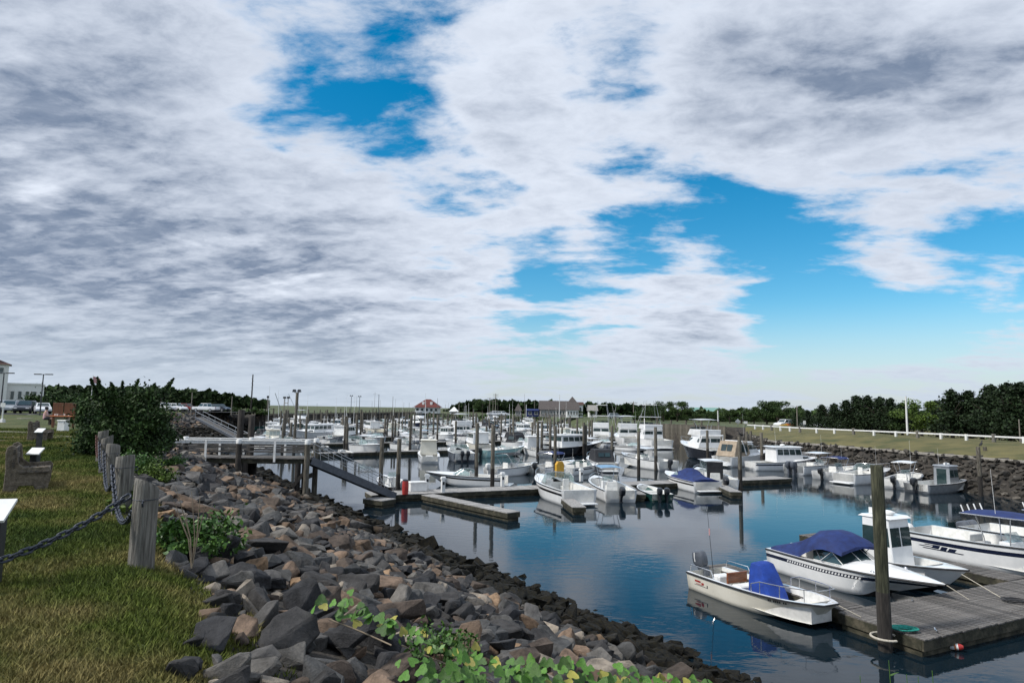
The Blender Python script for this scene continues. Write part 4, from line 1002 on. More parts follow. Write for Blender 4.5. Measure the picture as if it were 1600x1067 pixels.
def runabout(root, L, hull='gelcoat', stripe='gelcoat_black', cover=None, full=False, low=None, bim=None):
    B = L*.36; H = Hull(L, B, L*.105+.06, .25, 2.3, 0, .8); hull_parts(root, H, hull, stripe, td=.58, floor=.2, gun=.2, crown=.16, low=low)
    wrap_screen(root, H.y(.58)+.05, B*.40, H.sheer(.55)+.03, .42)
    if cover: boat_cover(root, H, cover, .02, .56)
    else:
        seat(root, -B*.2, -.02*L, .2, .5, .5, .4, .45); seat(root, B*.2, -.02*L, .2, .5, .5, .4, .45); seat(root, 0, -.38*L, .2, B*.62, .5, .42, .3, name='bench_seat')
    if bim: bimini(root, -.3*L, .02*L, B*.40, H.F, 1.85, bim)
    mb = MB(); mb.box((0, -L/2-.24, .16), (B*.7, .52, .07)); mb.build('swim_platform', 'gelcoat', root, bevel=.02)
    return H
def boat_cover(root, H, mat, t0, t1, peak=.62):
    mb = MB(); rings = []; rg = random.Random(4)
    for k in range(13):
        f = k/12; t = t0+(t1-t0)*f; h = H.half(t)-.04; zs = H.sheer(t)+.03; c = .16+peak*math.exp(-((f-.66)/.24)**2)*.95+.08*math.sin(f*9)
        rings.append([(-h, H.y(t), zs-.10), (-h*.92, H.y(t), zs+.03), (-h*.55, H.y(t), zs+c*.75), (-h*.2, H.y(t), zs+c*.98), (h*.2, H.y(t), zs+c), (h*.55, H.y(t), zs+c*.78), (h*.92, H.y(t), zs+.03), (h, H.y(t), zs-.10)])
    mb.loft(rings, True, openring=False); return mb.build('boat_cover', mat, root, smooth=True)
def cuddy(root, L, hull='gelcoat', stripe=None, engines=0, top=None, topmat='canvas_navy', emat='engine_black', low=None):
    B = L*.37; H = Hull(L, B, L*.125+.05, .38, 2.4, 0, .7); hull_parts(root, H, hull, stripe, td=.55, floor=.25, gun=.2, crown=.26, low=low)
    wrap_screen(root, H.y(.57), B*.40, H.sheer(.55)+.06, .62, .5, 1.0)
    seat(root, -B*.22, .0, .25, .5, .5, .55, .5); seat(root, B*.22, 0, .25, .5, .5, .55, .5); seat(root, 0, -.40*L, .25, B*.7, .45, .42, .25, name='bench_seat')
    bow_rail(root, H, .56, .985, .42, 6)
    if top == 'bimini': bimini(root, -.24*L, .05*L, B*.42, H.F, 2.1, topmat)
    if top == 'hard': ttop(root, -.2*L, .08*L, B*.38, .8, 2.3, hard=True)
    if top == 'canvas': canvas_house(root, H, topmat, -.36*L, .08*L, B*.42, H.F, 2.1)
    for k in range(engines): outboard(root, (k-(engines-1)/2)*.66, -L/2-.05, .7, 1.05, emat)
    if not engines:
        mb = MB(); mb.box((0, -L/2-.26, .14), (B*.8, .56, .08)); mb.build('swim_platform', 'gelcoat', root, bevel=.02)
    antenna(root, B*.4, -.02*L, H.F, 2.4)
    return H
def canvas_house(root, H, mat, y0, y1, w, z0, z1):
    mb = MB(); frustum(mb, y0, y1, w, w*.95, z0, z1, .5, .75, .14); c = mb.build('camper_canvas', mat, root, bevel=.05)
    panes(c, [(w-.02, y0+.7, z0+.35), (w-.02, y1-.5, z0+.35), (w-.12, y1-.6, z1-.2), (w-.12, y0+.85, z1-.2)], 1, mat='glass', off=.02)
    panes(c, [(-w*.6, y0+.25, z0+.45), (w*.6, y0+.25, z0+.45), (w*.6, y0+.55, z1-.25), (-w*.6, y0+.55, z1-.25)], 2, mat='glass', off=.03)
def lobster(root, L, hull='gelcoat', stripe=None, housemat='gelcoat', long=False, low=None, mast=True, glass='glass', aft_house=False):
    B = L*.32; H = Hull(L, B, L*.085+.1, .75, 2.3, 0, .7, stern=.86); hull_parts(root, H, hull, stripe, td=.5, floor=.25, gun=.22, crown=.3, low=low)
    zb = H.sheer(.5); y1 = H.y(.66); y0 = -.22*L if long else -.08*L
    mb = MB(); frustum(mb, H.y(.52), H.y(.82), B*.36, B*.22, zb, zb+.55, .5, 0, .1); tr = mb.build('trunk_cabin', housemat, root, bevel=.04)
    panes(tr, [(B*.36, H.y(.53), zb+.1), (B*.27, H.y(.75), zb+.1), (B*.25, H.y(.73), zb+.5), (B*.345, H.y(.53), zb+.5)], 2, mat=glass); panes(tr, [(-B*.27, H.y(.75), zb+.1), (-B*.36, H.y(.53), zb+.1), (-B*.345, H.y(.53), zb+.5), (-B*.25, H.y(.73), zb+.5)], 2, mat=glass)
    house(root, y0, y1, B*.40, B*.36, zb-.15, zb+1.45, .35, 0, .1, housemat, 4 if long else 3, 3, (.45, .92), glass, over=.3, side_from=.05, back=aft_house)
    if mast:
        mb = MB(); mb.tube([(0, y0+.6, zb+1.5), (0, y0+.5, zb+2.9)], .03, 6); mb.bar((-.5, y0+.55, zb+2.3), (.5, y0+.55, zb+2.3), .04, .04); mb.build('mast', 'white_plastic', root)
    mb = MB(); mb.ball((.3, y0+1.2, zb+1.66), (.26, .26, .12), 10, 5); mb.build('radar_dome', 'white_plastic', root, smooth=True)
    antenna(root, -.6, y0+1, zb+1.5, 2.2); bow_rail(root, H, .66, .985, .4)
    seat(root, 0, -.3*L, .25, .8, .8, .5, 0, name='engine_box')
    return H
def cruiser(root, L, hull='gelcoat_black', fly=True, tower=False, riggers=False, stripe=None, low=None, canvas=None, arch=False):
    B = L*.33; H = Hull(L, B, L*.085+.35, .5, 2.2, 0, 1.0, stern=.9); hull_parts(root, H, hull, stripe, td=.34, floor=.55, gun=.25, crown=.35, low=low, rail='gelcoat')
    zb = H.sheer(.4)+.1; y0 = -.18*L; y1 = H.y(.70)
    house(root, y0, y1, B*.40, B*.30, zb-.1, zb+1.35, 1.7, 0, .14, 'gelcoat', 3, 2, (.42, .86), over=.25, back=True, name='deckhouse')
    if fly:
        zf = zb+1.42; mb = MB(); frustum(mb, y0-.1, y0+.34*L, B*.36, B*.28, zf, zf+.75, .8, -.1, -.05); f_ = mb.build('flybridge', 'gelcoat', root, bevel=.05)
        panes(f_, [(B*.30, y0+.34*L-.75, zf+.76), (-B*.30, y0+.34*L-.75, zf+.76), (-B*.28, y0+.34*L-1.0, zf+1.1), (B*.28, y0+.34*L-1.0, zf+1.1)], 3, mat='glass')
        if not tower: ttop(root, y0, y0+.27*L, B*.33, zf+.4, zf+2.0, hard=True)
    if tower:
        zf = zb+1.42; t_ = thing_part('tuna_tower', root, (0, 0, 0))
        for lv, (z, w) in enumerate(((zf+2.0, B*.36), (zf+4.0, B*.24))):
            mb = MB(); mb.box((0, y0+.14*L, z), (w*2, .22*L*(1-.3*lv), .08)); mb.build('platform', 'gelcoat', t_, bevel=.02)
        for s in (-1, 1):
            for yy in (y0+.05, y0+.26*L):
                mb = MB(); mb.tube([(s*B*.38, yy, zb+1.3), (s*B*.30, (yy+y0+.14*L)/2, zf+2.0), (s*B*.2, y0+.14*L+(yy-y0-.14*L)*.3, zf+4.7)], .03, 5); mb.build('leg', 'aluminium', t_)
    if riggers:
        for s in (-1, 1):
            mb = MB(); mb.tube([(s*B*.4, y0+.2*L, zb+1.2), (s*(B*.4+1.6), y0-.08*L, zb+6.5)], [.03, .012], 5); mb.build('outrigger', 'white_plastic', root)
    if canvas: canvas_house(root, H, canvas, -.44*L, y0+.1*L, B*.42, H.F, zb+1.5)
    if arch:
        mb = MB(); mb.tube([(-B*.42, y0-.1, zb), (-B*.36, y0-.6, zb+1.5), (B*.36, y0-.6, zb+1.5), (B*.42, y0-.1, zb)], .09, 8); mb.build('radar_arch', 'gelcoat', root, smooth=True)
    bow_rail(root, H, .52, .985, .55, 8); antenna(root, B*.3, y0, zb+2, 2.6)
    mb = MB(); mb.box((0, -L/2-.35, .22), (B*.8, .7, .08)); mb.build('swim_platform', 'gelcoat', root, bevel=.02)
    return H
def pilothouse(root, L, hull='gelcoat', housemat='gelcoat', engines=1, emat='engine_black', z1=1.95, stripe=None, hy=(-.02, .18), black_door=False):
    B = L*.36; H = Hull(L, B, L*.11+.02, .35, 2.6, 0, .5); hull_parts(root, H, hull, stripe, td=.82, floor=.2, gun=.12, crown=.05)
    y0, y1 = hy[0]*L, hy[1]*L
    c = house(root, y0, y1, B*.30, B*.27, .2, z1, .22, 0, .05, housemat, 2, 2, (.48, .90), over=.14)
    if black_door:
        mb = MB(); mb.box((0, y0-.005, 1.05), (B*.34, .03, 1.5)); mb.build('door', 'glass', c)
    mb = MB(); mb.ball((0, (y0+y1)/2, z1+.16), (.24, .24, .10), 10, 5); mb.build('radar_dome', 'white_plastic', root, smooth=True)
    mb = MB(); mb.box((.25, y0+.2, z1+.2), (.08, .3, .2)); mb.build('search_light', 'white_plastic', root)
    antenna(root, -.3, y0+.2, z1, 1.4)
    for k in range(engines): outboard(root, (k-(engines-1)/2)*.62, -L/2-.05, .6, 1.0, emat, .0)
    return H
def skiff(root, L, hull='gelcoat_green', emat='engine_black', engines=1):
    B = L*.37; H = Hull(L, B, .5, .35, 2.4, .0, .4); hull_parts(root, H, hull, None, td=.84, floor=.1, gun=.09, crown=.02)
    for f in (-.2, .1): seat(root, 0, f*L, .1, B*.74, .3, .3, 0, name='thwart', mat='liner')
    for k in range(engines): outboard(root, (k-(engines-1)/2)*.5, -L/2-.03, .5, .8, emat)
    return H
# ------------------------------------------------------------------ the three boats at the near dock
def marks(root, H, sd, rects, mat, name, lean=.003):
    """painted marks on the topsides: (t0, t1, f0, f1) along the hull and up its side"""
    def S(tt, f):
        h = H.half(tt); zc = max(H.chine(tt), H.keel(tt)+.02); hc = h*(.88-.42*max(0, (tt-.35)/.65)**1.5); return Vector((sd*(hc+(h-hc)*f**.8+.008), H.y(tt), zc+(H.sheer(tt)-zc)*f))
    for t0, t1, f0, f1 in rects:
        mb = MB(); mb.add([S(t0, f0), S(t1, f0), S(t1+lean, f1), S(t0+lean, f1)], [(0, 1, 2, 3)]); mb.build(name, mat, root, flip=False)
# 1 skiff with the blue console cover
st = at(1103, 915, 0).xy; bw = at(1300, 941, .80).xy
root, L = boat_root('motor_skiff', 'off-white open skiff with royal blue console cover and grey outboard, nearest boat', 'boat', st, bw)
B = 1.78; H = Hull(L, B, .56, .32, 4.2, .30, .35, stern=.95, draft=.25)
hull_parts(root, H, 'gelcoat_cream', None, deckmat='gelcoat', td=.93, floor=.16, gun=.11, crown=.0, rail='rubber')
mb = MB(); rings = []
for z, w, ya, yb in ((.2, .40, -.30, .62), (.5, .385, -.31, .52), (.8, .37, -.31, .36), (1.1, .345, -.30, .20), (1.32, .31, -.27, .08), (1.36, .25, -.2, .02)):
    rings.append([(-w, ya, z), (-w*.4, ya-.03, z+.005), (w*.4, ya-.02, z), (w, ya, z), (w*1.02, (ya+yb)/2, z-.01), (w*.9, yb, z-.02), (0, yb+.05, z), (-w*.9, yb, z), (-w*1.03, (ya+yb)/2, z)])
mb.loft(rings); cv = mb.build('console_cover', 'canvas_blue', root, smooth=True); cv.location = (0, .15, 0)
s_ = seat(root, 0, -.62, .16, .95, .42, .36, 0, name='cooler_seat', mat='white_plastic')
t_ = thing_part('helm_seat', root, (0, -1.05, .16)); mb = MB(); mb.box((0, 0, .48), (.85, .07, .34)); mb.build('backrest', 'varnished_wood', t_, bevel=.015)
mb = MB(); mb.box((0, -.01, .42), (.5, .08, .02)); mb.build('trim', 'gelcoat', t_)
for sx in (-.36, .36):
    mb = MB(); mb.tube([(sx, 0, 0), (sx, 0, .5)], .02, 6); mb.build('leg', 'steel', t_)
mb = MB(); mb.box((.1, -1.62, .38), (.55, .35, .44)); mb.build('bait_box', 'white_plastic', root, bevel=.03)
mb = MB(); mb.box((-.45, -1.75, .33), (.35, .4, .3)); mb.build('fuel_tank', 'gelcoat_cream', root, bevel=.03)
for s in (-1, 1):
    t_ = thing_part('stern_rail', root, (0, 0, 0)); x = s*(H.half(.15)-.06)
    mb = MB(); mb.tube([(x, -L/2+.12, H.F), (x, -L/2+.2, H.F+.27), (x, -L/2+1.15, H.F+.28), (x, -L/2+1.3, H.F+.02)], .014, 6); mb.build('rail', 'steel', t_, smooth=True)
bow_rail(root, H, .58, .975, .36, 6, .05)
outboard(root, 0, -L/2-.06, .66, .92, 'engine_grey', .18, 'white_plastic')
antenna(root, .55, -L/2+1.0, H.F, 2.1, .012, 'engine_black', .12, 'fishing_rod')
mb = MB(); mb.box((.55, -L/2+.83, H.F+1.45), (.015, .05, .22)); mb.build('pennant', 'flag_cloth', root)
for sd in (-1, 1):
    marks(root, H, sd, [(.080, .135, .64, .74), (.142, .165, .58, .68), (.09, .16, .53, .56)], 'red_paint', 'logo_mark'); marks(root, H, sd, [(.07, .20, .47, .49), (.193, .20, .49, .62)], 'engine_black', 'logo_outline')
    marks(root, H, sd, [(.700+.012*k, .708+.012*k, .80, .90) for k in (0, 1, 3, 4, 5, 6, 8, 9)], 'engine_black', 'registration_mark')
mb = MB(); mb.tube([(-.2, L/2-.15, .75), (-.5, L/2+.5, .5)], .012, 5); mb.build('mooring_line', 'rope_pale', root)
# 2 bow rider with navy canvas
st = at(1230, 886, 0).xy; bw = at(1478, 908, 1.0).xy
root, L = boat_root('speedboat', 'white speedboat with navy stripe and navy canvas top beside the tall pile', 'boat', st, bw)
B = 2.3; H = Hull(L, B, .80, .12, 2.1, 0, 1.2, draft=.3)
hull_parts(root, H, 'gelcoat', 'gelcoat_navy', td=.50, floor=.3, gun=.26, crown=.22, rail='rubber')
wrap_screen(root, H.y(.52)+.25, B*.40, H.sheer(.5)+.04, .50, .75, 1.35, 'glass', 'white_plastic')
mb = MB(); rings = []
for k, (f, c, wz) in enumerate(((0.03, .10, .0), (.10, .24, .0), (.18, .42, .0), (.25, .66, .02), (.31, .92, .25), (.37, 1.00, .45), (.43, .98, .52), (.49, .86, .50), (.545, .60, .42))):
    h = H.half(f)-.06; zs = H.sheer(f)+.02; y = H.y(f)
    rings.append([(-h, y, zs-.06+wz), (-h*.95, y, zs+.06+wz), (-h*.72, y, zs+max(c*.82, wz+.1)), (-h*.3, y, zs+c), (h*.3, y, zs+c+.02), (h*.72, y, zs+max(c*.82, wz+.1)), (h*.95, y, zs+.06+wz), (h, y, zs-.06+wz),
                  (h*.6, y, zs+max(c*.8, wz+.1)-.06), (0, y, zs+c-.05), (-h*.6, y, zs+max(c*.8, wz+.1)-.06)])
mb.loft(rings); mb.build('canvas_top', 'canvas_navy', root, smooth=True)
for s in (-1, 1):
    t_ = thing_part('top_strut', root, (0, 0, 0))
    mb = MB(); mb.tube([(s*B*.43, -.55, H.F+.05), (s*B*.41, -.95, H.F+.55)], .014, 5); mb.tube([(s*B*.43, -.60, H.F+.10), (s*B*.41, -.20, H.F+.45)], .014, 5); mb.build('tube', 'steel', t_)
for k in range(26):        # slanted hash marks on the stripe
    t = .17+k*.0185
    for sd in (-1, 1):
        mb = MB(); h0 = H.half(t); f0, f1 = .685, .775
        def S(tt, f):
            h = H.half(tt); zc = max(H.chine(tt), H.keel(tt)+.02); hc = h*(.88-.42*max(0, (tt-.35)/.65)**1.5); return Vector((sd*(hc+(h-hc)*f**.8+.006), H.y(tt), zc+(H.sheer(tt)-zc)*f))
        mb.add([S(t, f0), S(t+.010, f0), S(t+.016, f1), S(t+.006, f1)], [(0, 1, 2, 3)]); mb.build('stripe_mark', 'gelcoat', root, flip=False)
for s in (-1, 1):
    mb = MB(); mb.ball((s*.78, H.y(.7), H.sheer(.7)+.06), (.05, .07, .05), 8, 4); mb.build('nav_light', 'steel', root, smooth=True)
mb = MB(); mb.tube([(-.25, H.y(.95), H.sheer(.95)), (-.55, H.y(1.0)+.3, .5)], .014, 5); mb.build('mooring_line', 'rope_pale', root)
mb = MB(); mb.box((0, -L/2-.2, .2), (B*.7, .45, .07)); mb.build('swim_platform', 'gelcoat', root, bevel=.02)
# 3 white pilot house skiff behind it
bw = at(1515, 896, .85).xy; st = bw+d2*6.3
root, L = boat_root('pilothouse_boat', 'white pilothouse boat with pale grey deck behind the speedboat bow', 'boat', st, bw)
H = pilothouse(root, L, 'gelcoat', 'gelcoat', 0, 'engine_white', 2.25, None, (-.03, .16))
mb = MB(); mb.tube([(.1, L/2-.2, .8), (.6, L/2+1.2, .48)], .014, 5); mb.build('mooring_line', 'rope_pale', root)
# 4, 5 the centre consoles with blue tops at the right edge
root, L = boat_root('centre_console_boat', 'white centre console with navy T-top and pale outboard along the right finger dock', 'boat', at(1418, 850, .25).xy+n2*.55, at(1418, 850, .25).xy+n2*.55-d2*8.2)
H = centre_console(root, L, 'gelcoat', 'canvas', 'canvas_navy', 1, 'engine_white', 'gelcoat_navy', rods=True, tilt=.35)
for q_ in (-1, 1):
    marks(root, H, q_, [(.14, .34, .44, .475), (.12, .20, .52, .55), (.15, .22, .60, .63), (.19, .225, .50, .64), (.232, .262, .48, .62), (.270, .305, .48, .60)], 'gelcoat_navy', 'logo_mark', .012)
for f in (-.36, -.05, .22): fender(root, -H.half(.5+f)-.10, f*L, .32)
root, L = boat_root('centre_console_boat', 'white centre console with navy T-top and dark outboard, far right edge', 'boat', at(1500, 846, .25).xy+n2*1.2, at(1500, 846, .25).xy+n2*1.2-d2*8.0)
centre_console(root, L, 'gelcoat', 'canvas', 'canvas_navy', 2, 'engine_grey', None, rods=True, tilt=.3)
# ------------------------------------------------------------------ other boats: (builder, kwargs, stern px, bow px, length, name, label)
G2 = 'boats moored in the harbour'
def put(fn, kw, s, b, L, name, label, cat='boat', z=0.0):
    root, LL = boat_root(name, label, cat, at(*s, z).xy, at(*b, z).xy, G2, L)
    fn(root, LL, **kw); return root
LST = [
 (cuddy, dict(stripe='gelcoat_black', low='gelcoat'), (905, 790), (818, 760), 7.2, 'cuddy_boat', 'large white cuddy cabin boat with dark sheer stripe, nearest of the front row'),
 (centre_console, dict(top='canvas', topmat='canvas_sky', tilt=.45), (970, 785), (910, 756), 6.6, 'centre_console_boat', 'white centre console with pale blue top and tilted black outboard in the front row'),
 (skiff, dict(engines=2), (1035, 784), (985, 764), 4.6, 'green_skiff', 'small dark green open skiff with black outboards in the front row'),
 (runabout, dict(cover='canvas_navy'), (1106, 770), (1012, 746), 7.0, 'bowrider', 'white bowrider under a navy canvas cover in the front row'),
 (centre_console, dict(top='hard', screen_tall=True, tilt=.55, esc=1.1), (1132, 766), (1062, 740), 7.0, 'centre_console_boat', 'white hardtop boat with black rear curtain and tilted outboard ending the front row'),
 (runabout, dict(), (790, 760), (690, 756), 6.6, 'runabout', 'low white runabout with black stripe moored left of the tall pale piles'),
 (centre_console, dict(top='bimini', topmat='canvas_black', engines=1, emat='engine_white'), (766, 744), (842, 738), 6.0, 'open_boat', 'white open boat under a black bimini behind the tall pale piles'),
 (centre_console, dict(top='bimini', topmat='canvas_navy'), (838, 742), (905, 734), 6.4, 'open_boat', 'white open boat under a navy bimini behind the cuddy boat'),
 (runabout, dict(stripe='gelcoat_black'), (884, 742), (940, 735), 6.0, 'runabout', 'small white runabout facing right behind the life ring cabinet'),
 (cuddy, dict(top='canvas', topmat='canvas_black'), (950, 738), (906, 722), 6.8, 'cuddy_boat', 'white cuddy with black canvas enclosure left of the white hardtop boat'),
 (centre_console, dict(top='hard'), (1045, 735), (965, 724), 8.0, 'centre_console_boat', 'large white hardtop centre console behind the front row'),
 (centre_console, dict(hull='gelcoat_aqua', top='none'), (752, 714), (832, 710), 7.4, 'centre_console_boat', 'pale aqua hulled centre console boat in the middle rows'),
 (cuddy, dict(hull='gelcoat_grey', engines=2), (726, 722), (676, 700), 7.5, 'cuddy_boat', 'grey hulled boat with twin black outboards in the middle rows'),
 (cuddy, dict(top='hard'), (560, 706), (640, 722), 8.0, 'walkaround_boat', 'white walkaround boat pointing its bow at the camera near the gangway piles'),
 (lobster, dict(housemat='gelcoat_cream', glass='glass_clear'), (672, 724), (655, 700), 7.6, 'cabin_boat', 'cream cabin boat with green-tinted windows seen from astern'),
 (lobster, dict(hull='gelcoat_cream', long=True), (760, 705), (692, 690), 9.5, 'lobster_boat', 'cream hulled lobster boat behind the grey twin-outboard boat'),
 (lobster, dict(hull='gelcoat_black', long=True, aft_house=True), (838, 712), (950, 709), 11.0, 'trawler', 'black hulled trawler yacht with long white cabin in the middle rows'),
 (lobster, dict(glass='glass_clear'), (850, 714), (802, 703), 8.5, 'lobster_boat', 'white lobster boat with aqua windows left of the black hulled trawler'),
 (cruiser, dict(hull='gelcoat', fly=True, tower=True, riggers=True), (935, 694), (955, 686), 12, 'sport_fishing_boat', 'white sport fishing boat with tower, left of the three'),
 (cruiser, dict(hull='gelcoat', fly=True, riggers=True), (990, 698), (960, 690), 12.5, 'sport_fishing_boat', 'white sport fishing boat with long outriggers, middle of the three'),
 (cruiser, dict(hull='gelcoat', fly=True, tower=True), (1035, 702), (990, 694), 12.5, 'sport_fishing_boat', 'white sport fishing boat with flybridge, right of the three'),
 (cruiser, dict(hull='gelcoat_black', fly=True, arch=True), (1135, 722), (1035, 706), 12.0, 'motor_yacht', 'black hulled motor yacht with white flybridge in the right rows'),
 (cruiser, dict(hull='gelcoat', fly=False, canvas='canvas_tan', arch=True), (1128, 729), (1235, 722), 9.0, 'express_cruiser', 'white express cruiser with tan camper canvas near the seawall'),
 (lobster, dict(long=True, stripe='gelcoat_navy', mast=False), (1172, 734), (1278, 734), 8.6, 'cabin_boat', 'white cabin boat with three dark windows along the seawall'),
 (centre_console, dict(top='hard', emat='engine_grey', esc=1.25, engines=2), (1240, 741), (1315, 738), 7.6, 'centre_console_boat', 'white centre console with grey outboards along the seawall'),
 (centre_console, dict(top='bimini', topmat='canvas_navy', tilt=.3), (1285, 749), (1345, 743), 6.2, 'open_boat', 'white open boat under a navy bimini along the seawall'),
 (cuddy, dict(), (1318, 756), (1385, 752), 6.6, 'cuddy_boat', 'white walkaround cuddy just left of the tall near pile by the seawall'),
 (centre_console, dict(top='hard', tilt=.3), (1398, 764), (1450, 752), 6.4, 'centre_console_boat', 'white T-top boat just right of the tall near pile by the seawall'),
 (pilothouse, dict(hull='aluminium', housemat='aluminium', black_door=True, hy=(.0, .22), z1=2.0), (1432, 770), (1503, 766), 6.2, 'aluminium_pilothouse_boat', 'bare aluminium pilothouse boat moored at the right seawall'),
 (skiff, dict(hull='gelcoat_cream'), (500, 702), (517, 722), 5.6, 'work_skiff', 'beige open work skiff with its bow toward the gangway'),
 (skiff, dict(hull='gelcoat_black', engines=0), (545, 714), (520, 706), 3.6, 'dinghy', 'small black dinghy floating behind the gangway'),
 (centre_console, dict(hull='gelcoat_black', top='none', emat='engine_grey', tilt=.3), (628, 776), (566, 746), 5.6, 'open_boat', 'dark hulled open boat tied between the gangway piles'),
 (lobster, dict(), (408, 690), (452, 686), 9.5, 'lobster_boat', 'white lobster boat left of the very tall lamp pile'),
 (lobster, dict(long=True, aft_house=True), (528, 686), (452, 690), 12, 'party_boat', 'long white cabin boat with a row of windows right of the lamp pile'),
 (lobster, dict(hull='gelcoat_grey', low='gelcoat'), (505, 692), (590, 686), 11, 'lobster_boat', 'blue-grey hulled lobster boat with its bow to the right'),
 (cuddy, dict(engines=1), (420, 704), (470, 700), 7, 'cuddy_boat', 'white boat just behind the right half of the pier railing'),
 (centre_console, dict(top='hard'), (385, 712), (430, 706), 6.5, 'centre_console_boat', 'white boat behind the middle of the pier railing'),
 (lobster, dict(), (672, 686), (708, 688), 8.5, 'lobster_boat', 'small white lobster boat with grey hull side among the far left piles'),
 (cruiser, dict(hull='gelcoat_navy', fly=True), (735, 690), (690, 684), 11, 'motor_yacht', 'navy hulled flybridge yacht in the far rows'),
 (cuddy, dict(top='canvas', topmat='canvas_black'), (815, 696), (770, 690), 8, 'cuddy_boat', 'white boat with black canvas in front of the far rows'),
]
BUILT = []
for a in LST: BUILT.append(put(*a))
# far rows: copies of the built boats along docks further back
def ORD(n):
    w = ['zeroth', 'first', 'second', 'third', 'fourth', 'fifth', 'sixth', 'seventh', 'eighth', 'ninth', 'tenth', 'eleventh', 'twelfth', 'thirteenth', 'fourteenth', 'fifteenth', 'sixteenth', 'seventeenth', 'eighteenth', 'nineteenth', 'twentieth']
    return w[n] if n <= 20 else f'{n}th'
def far_rows():
    rg = random.Random(31); protos = [b for b in BUILT if b.name.split('.')[0] in ('lobster_boat', 'cuddy_boat', 'centre_console_boat', 'runabout', 'motor_yacht', 'walkaround_boat', 'cabin_boat')
                                      and 'aqua' not in b['label'] and 'black hull' not in b['label'] and 'tan' not in b['label']]
    used = [(b.location.x, b.location.y) for b in BUILT]; n = 0; dn = Vector((.842, .539)); dd = Vector((-.539, .842))
    base = Vector((-9.2, 41.0)); docks = []
    for k in range(1, 13):
        o = base+dd*(k*19.0); run = []; cnt = {-1: 0, 1: 0}
        s = -20
        while s < 130:
            s += rg.uniform(3.7, 4.8)
            for side in (-1, 1):
                p = o+dn*s+dd*(side*5.6); q = proj((p.x, p.y, 0))
                if q is None or not (395 < q[0] < 1120): continue
                sd = sdist([(p.x, p.y)])[0][0]
                if sd > -5: continue
                if q[1] > 708 or (q[1] > 690 and q[0] > 1000): continue
                run.append(s)
                if any((p.x-x)**2+(p.y-y)**2 < 25 for x, y in used) or rg.random() < .06: continue
                pr = rg.choice(protos); c = copy_tree(pr); c.location = (p.x, p.y, 0); used.append((p.x, p.y)); n += 1
                hd = dd*(-side if rg.random() < .7 else side); c.rotation_euler = (0, 0, math.atan2(-hd.x, hd.y)+rg.uniform(-.05, .05))
                if rg.random() < .34: antenna(c, rg.uniform(-.4, .4), rg.uniform(-1, 1), 1.2, rg.uniform(4.5, 8.5), .05, rg.choice(('white_plastic', 'pole_wood')), .03, 'mast')
                cnt[side] += 1; nm = pr.name.split('.')[0].replace('_', ' ')
                c['label'] = f"{'navy hulled' if 'navy hull' in pr['label'] else 'grey hulled' if 'grey' in pr['label'] else 'cream' if 'cream' in pr['label'] else 'white'} {nm}, {ORD(cnt[side])} from left, {'near' if side < 0 else 'far'} side of {ORD(k)} float back"; c['group'] = 'boats in the far rows'
                c['category'] = 'boat'
        if run: docks.append((o, min(run)-3, max(run)+3, k))
    for o, a, b, k in docks:
        p = o+dn*a; plank_float('floating_dock', f'{ORD(k)} float walkway back from the gangway, between rows of boats', p, dn, b-a, 1.6, mat='dock_pale', pieces=False)
        s = a; pn = 0
        while s < b:
            s += rg.uniform(3.6, 6.5); p = o+dn*s+dd*rg.choice((-10.5, 10.5, 1.2)); q = proj((p.x, p.y, 0))
            if sdist([(p.x, p.y)])[0][0] > -3 or q is None or not 395 < q[0] < 1130: continue
            if q[1] > 715: continue
            pn += 1; pile_at(p.x, p.y, rg.uniform(3.2, 5.0), f'weathered grey pile, {ORD(pn)} from the left along the {ORD(k)} float back', .17, 'piles in the far rows')
    return n
NFAR = far_rows(); print('far boats', NFAR)
# ------------------------------------------------------------------ vegetation
def leaf_mesh(name, C, size, mat, seed, jitter=.5, up=0.0, aspect=.6):
    """one quad leaf at every centre in C (n x 3), random orientation"""
    rg = np.random.default_rng(seed); C = np.asarray(C, float); n = len(C)
    a = rg.normal(size=(n, 3)); a[:, 2] += up; a /= np.linalg.norm(a, axis=1)[:, None]
    b = np.cross(a, rg.normal(size=(n, 3))); b /= np.linalg.norm(b, axis=1)[:, None]
    s = size*(1+jitter*(rg.random(n)-.5)*2)[:, None]
    a = a*s; b = b*s*aspect
    V = np.stack([C-a, C-b*.9, C+a, C+b*.9], 1).reshape(-1, 3)
    me = bpy.data.meshes.new(name); me.vertices.add(4*n); me.vertices.foreach_set('co', V.ravel())
    me.loops.add(4*n); me.loops.foreach_set('vertex_index', np.arange(4*n, dtype=np.int32))
    me.polygons.add(n); me.polygons.foreach_set('loop_start', np.arange(0, 4*n, 4, dtype=np.int32)); me.polygons.foreach_set('loop_total', np.full(n, 4, np.int32))
    me.update(); me.materials.append(M(mat)); me.validate(); return me
def crown_deciduous(seed, n=5200, h=1.0, lobes=16):
    """points through a lumpy crown, unit height, base at 0"""
    rg = np.random.default_rng(seed); P = []
    for k in range(lobes):
        a = rg.uniform(0, 6.283); t = rg.uniform(.30, .93); r = .40*math.sqrt(max(.05, 1-((t-.52)/.50)**2))*rg.uniform(.45, 1)
        c = np.array([r*math.cos(a), r*math.sin(a), t]); q = rg.normal(size=(n//lobes, 3)); q /= np.linalg.norm(q, axis=1)[:, None]
        rad = rg.uniform(.10, .20); P.append(c+q*rad*(rg.random((len(q), 1))**.4)*np.array([1.1, 1.1, .8]))
    return np.vstack(P)
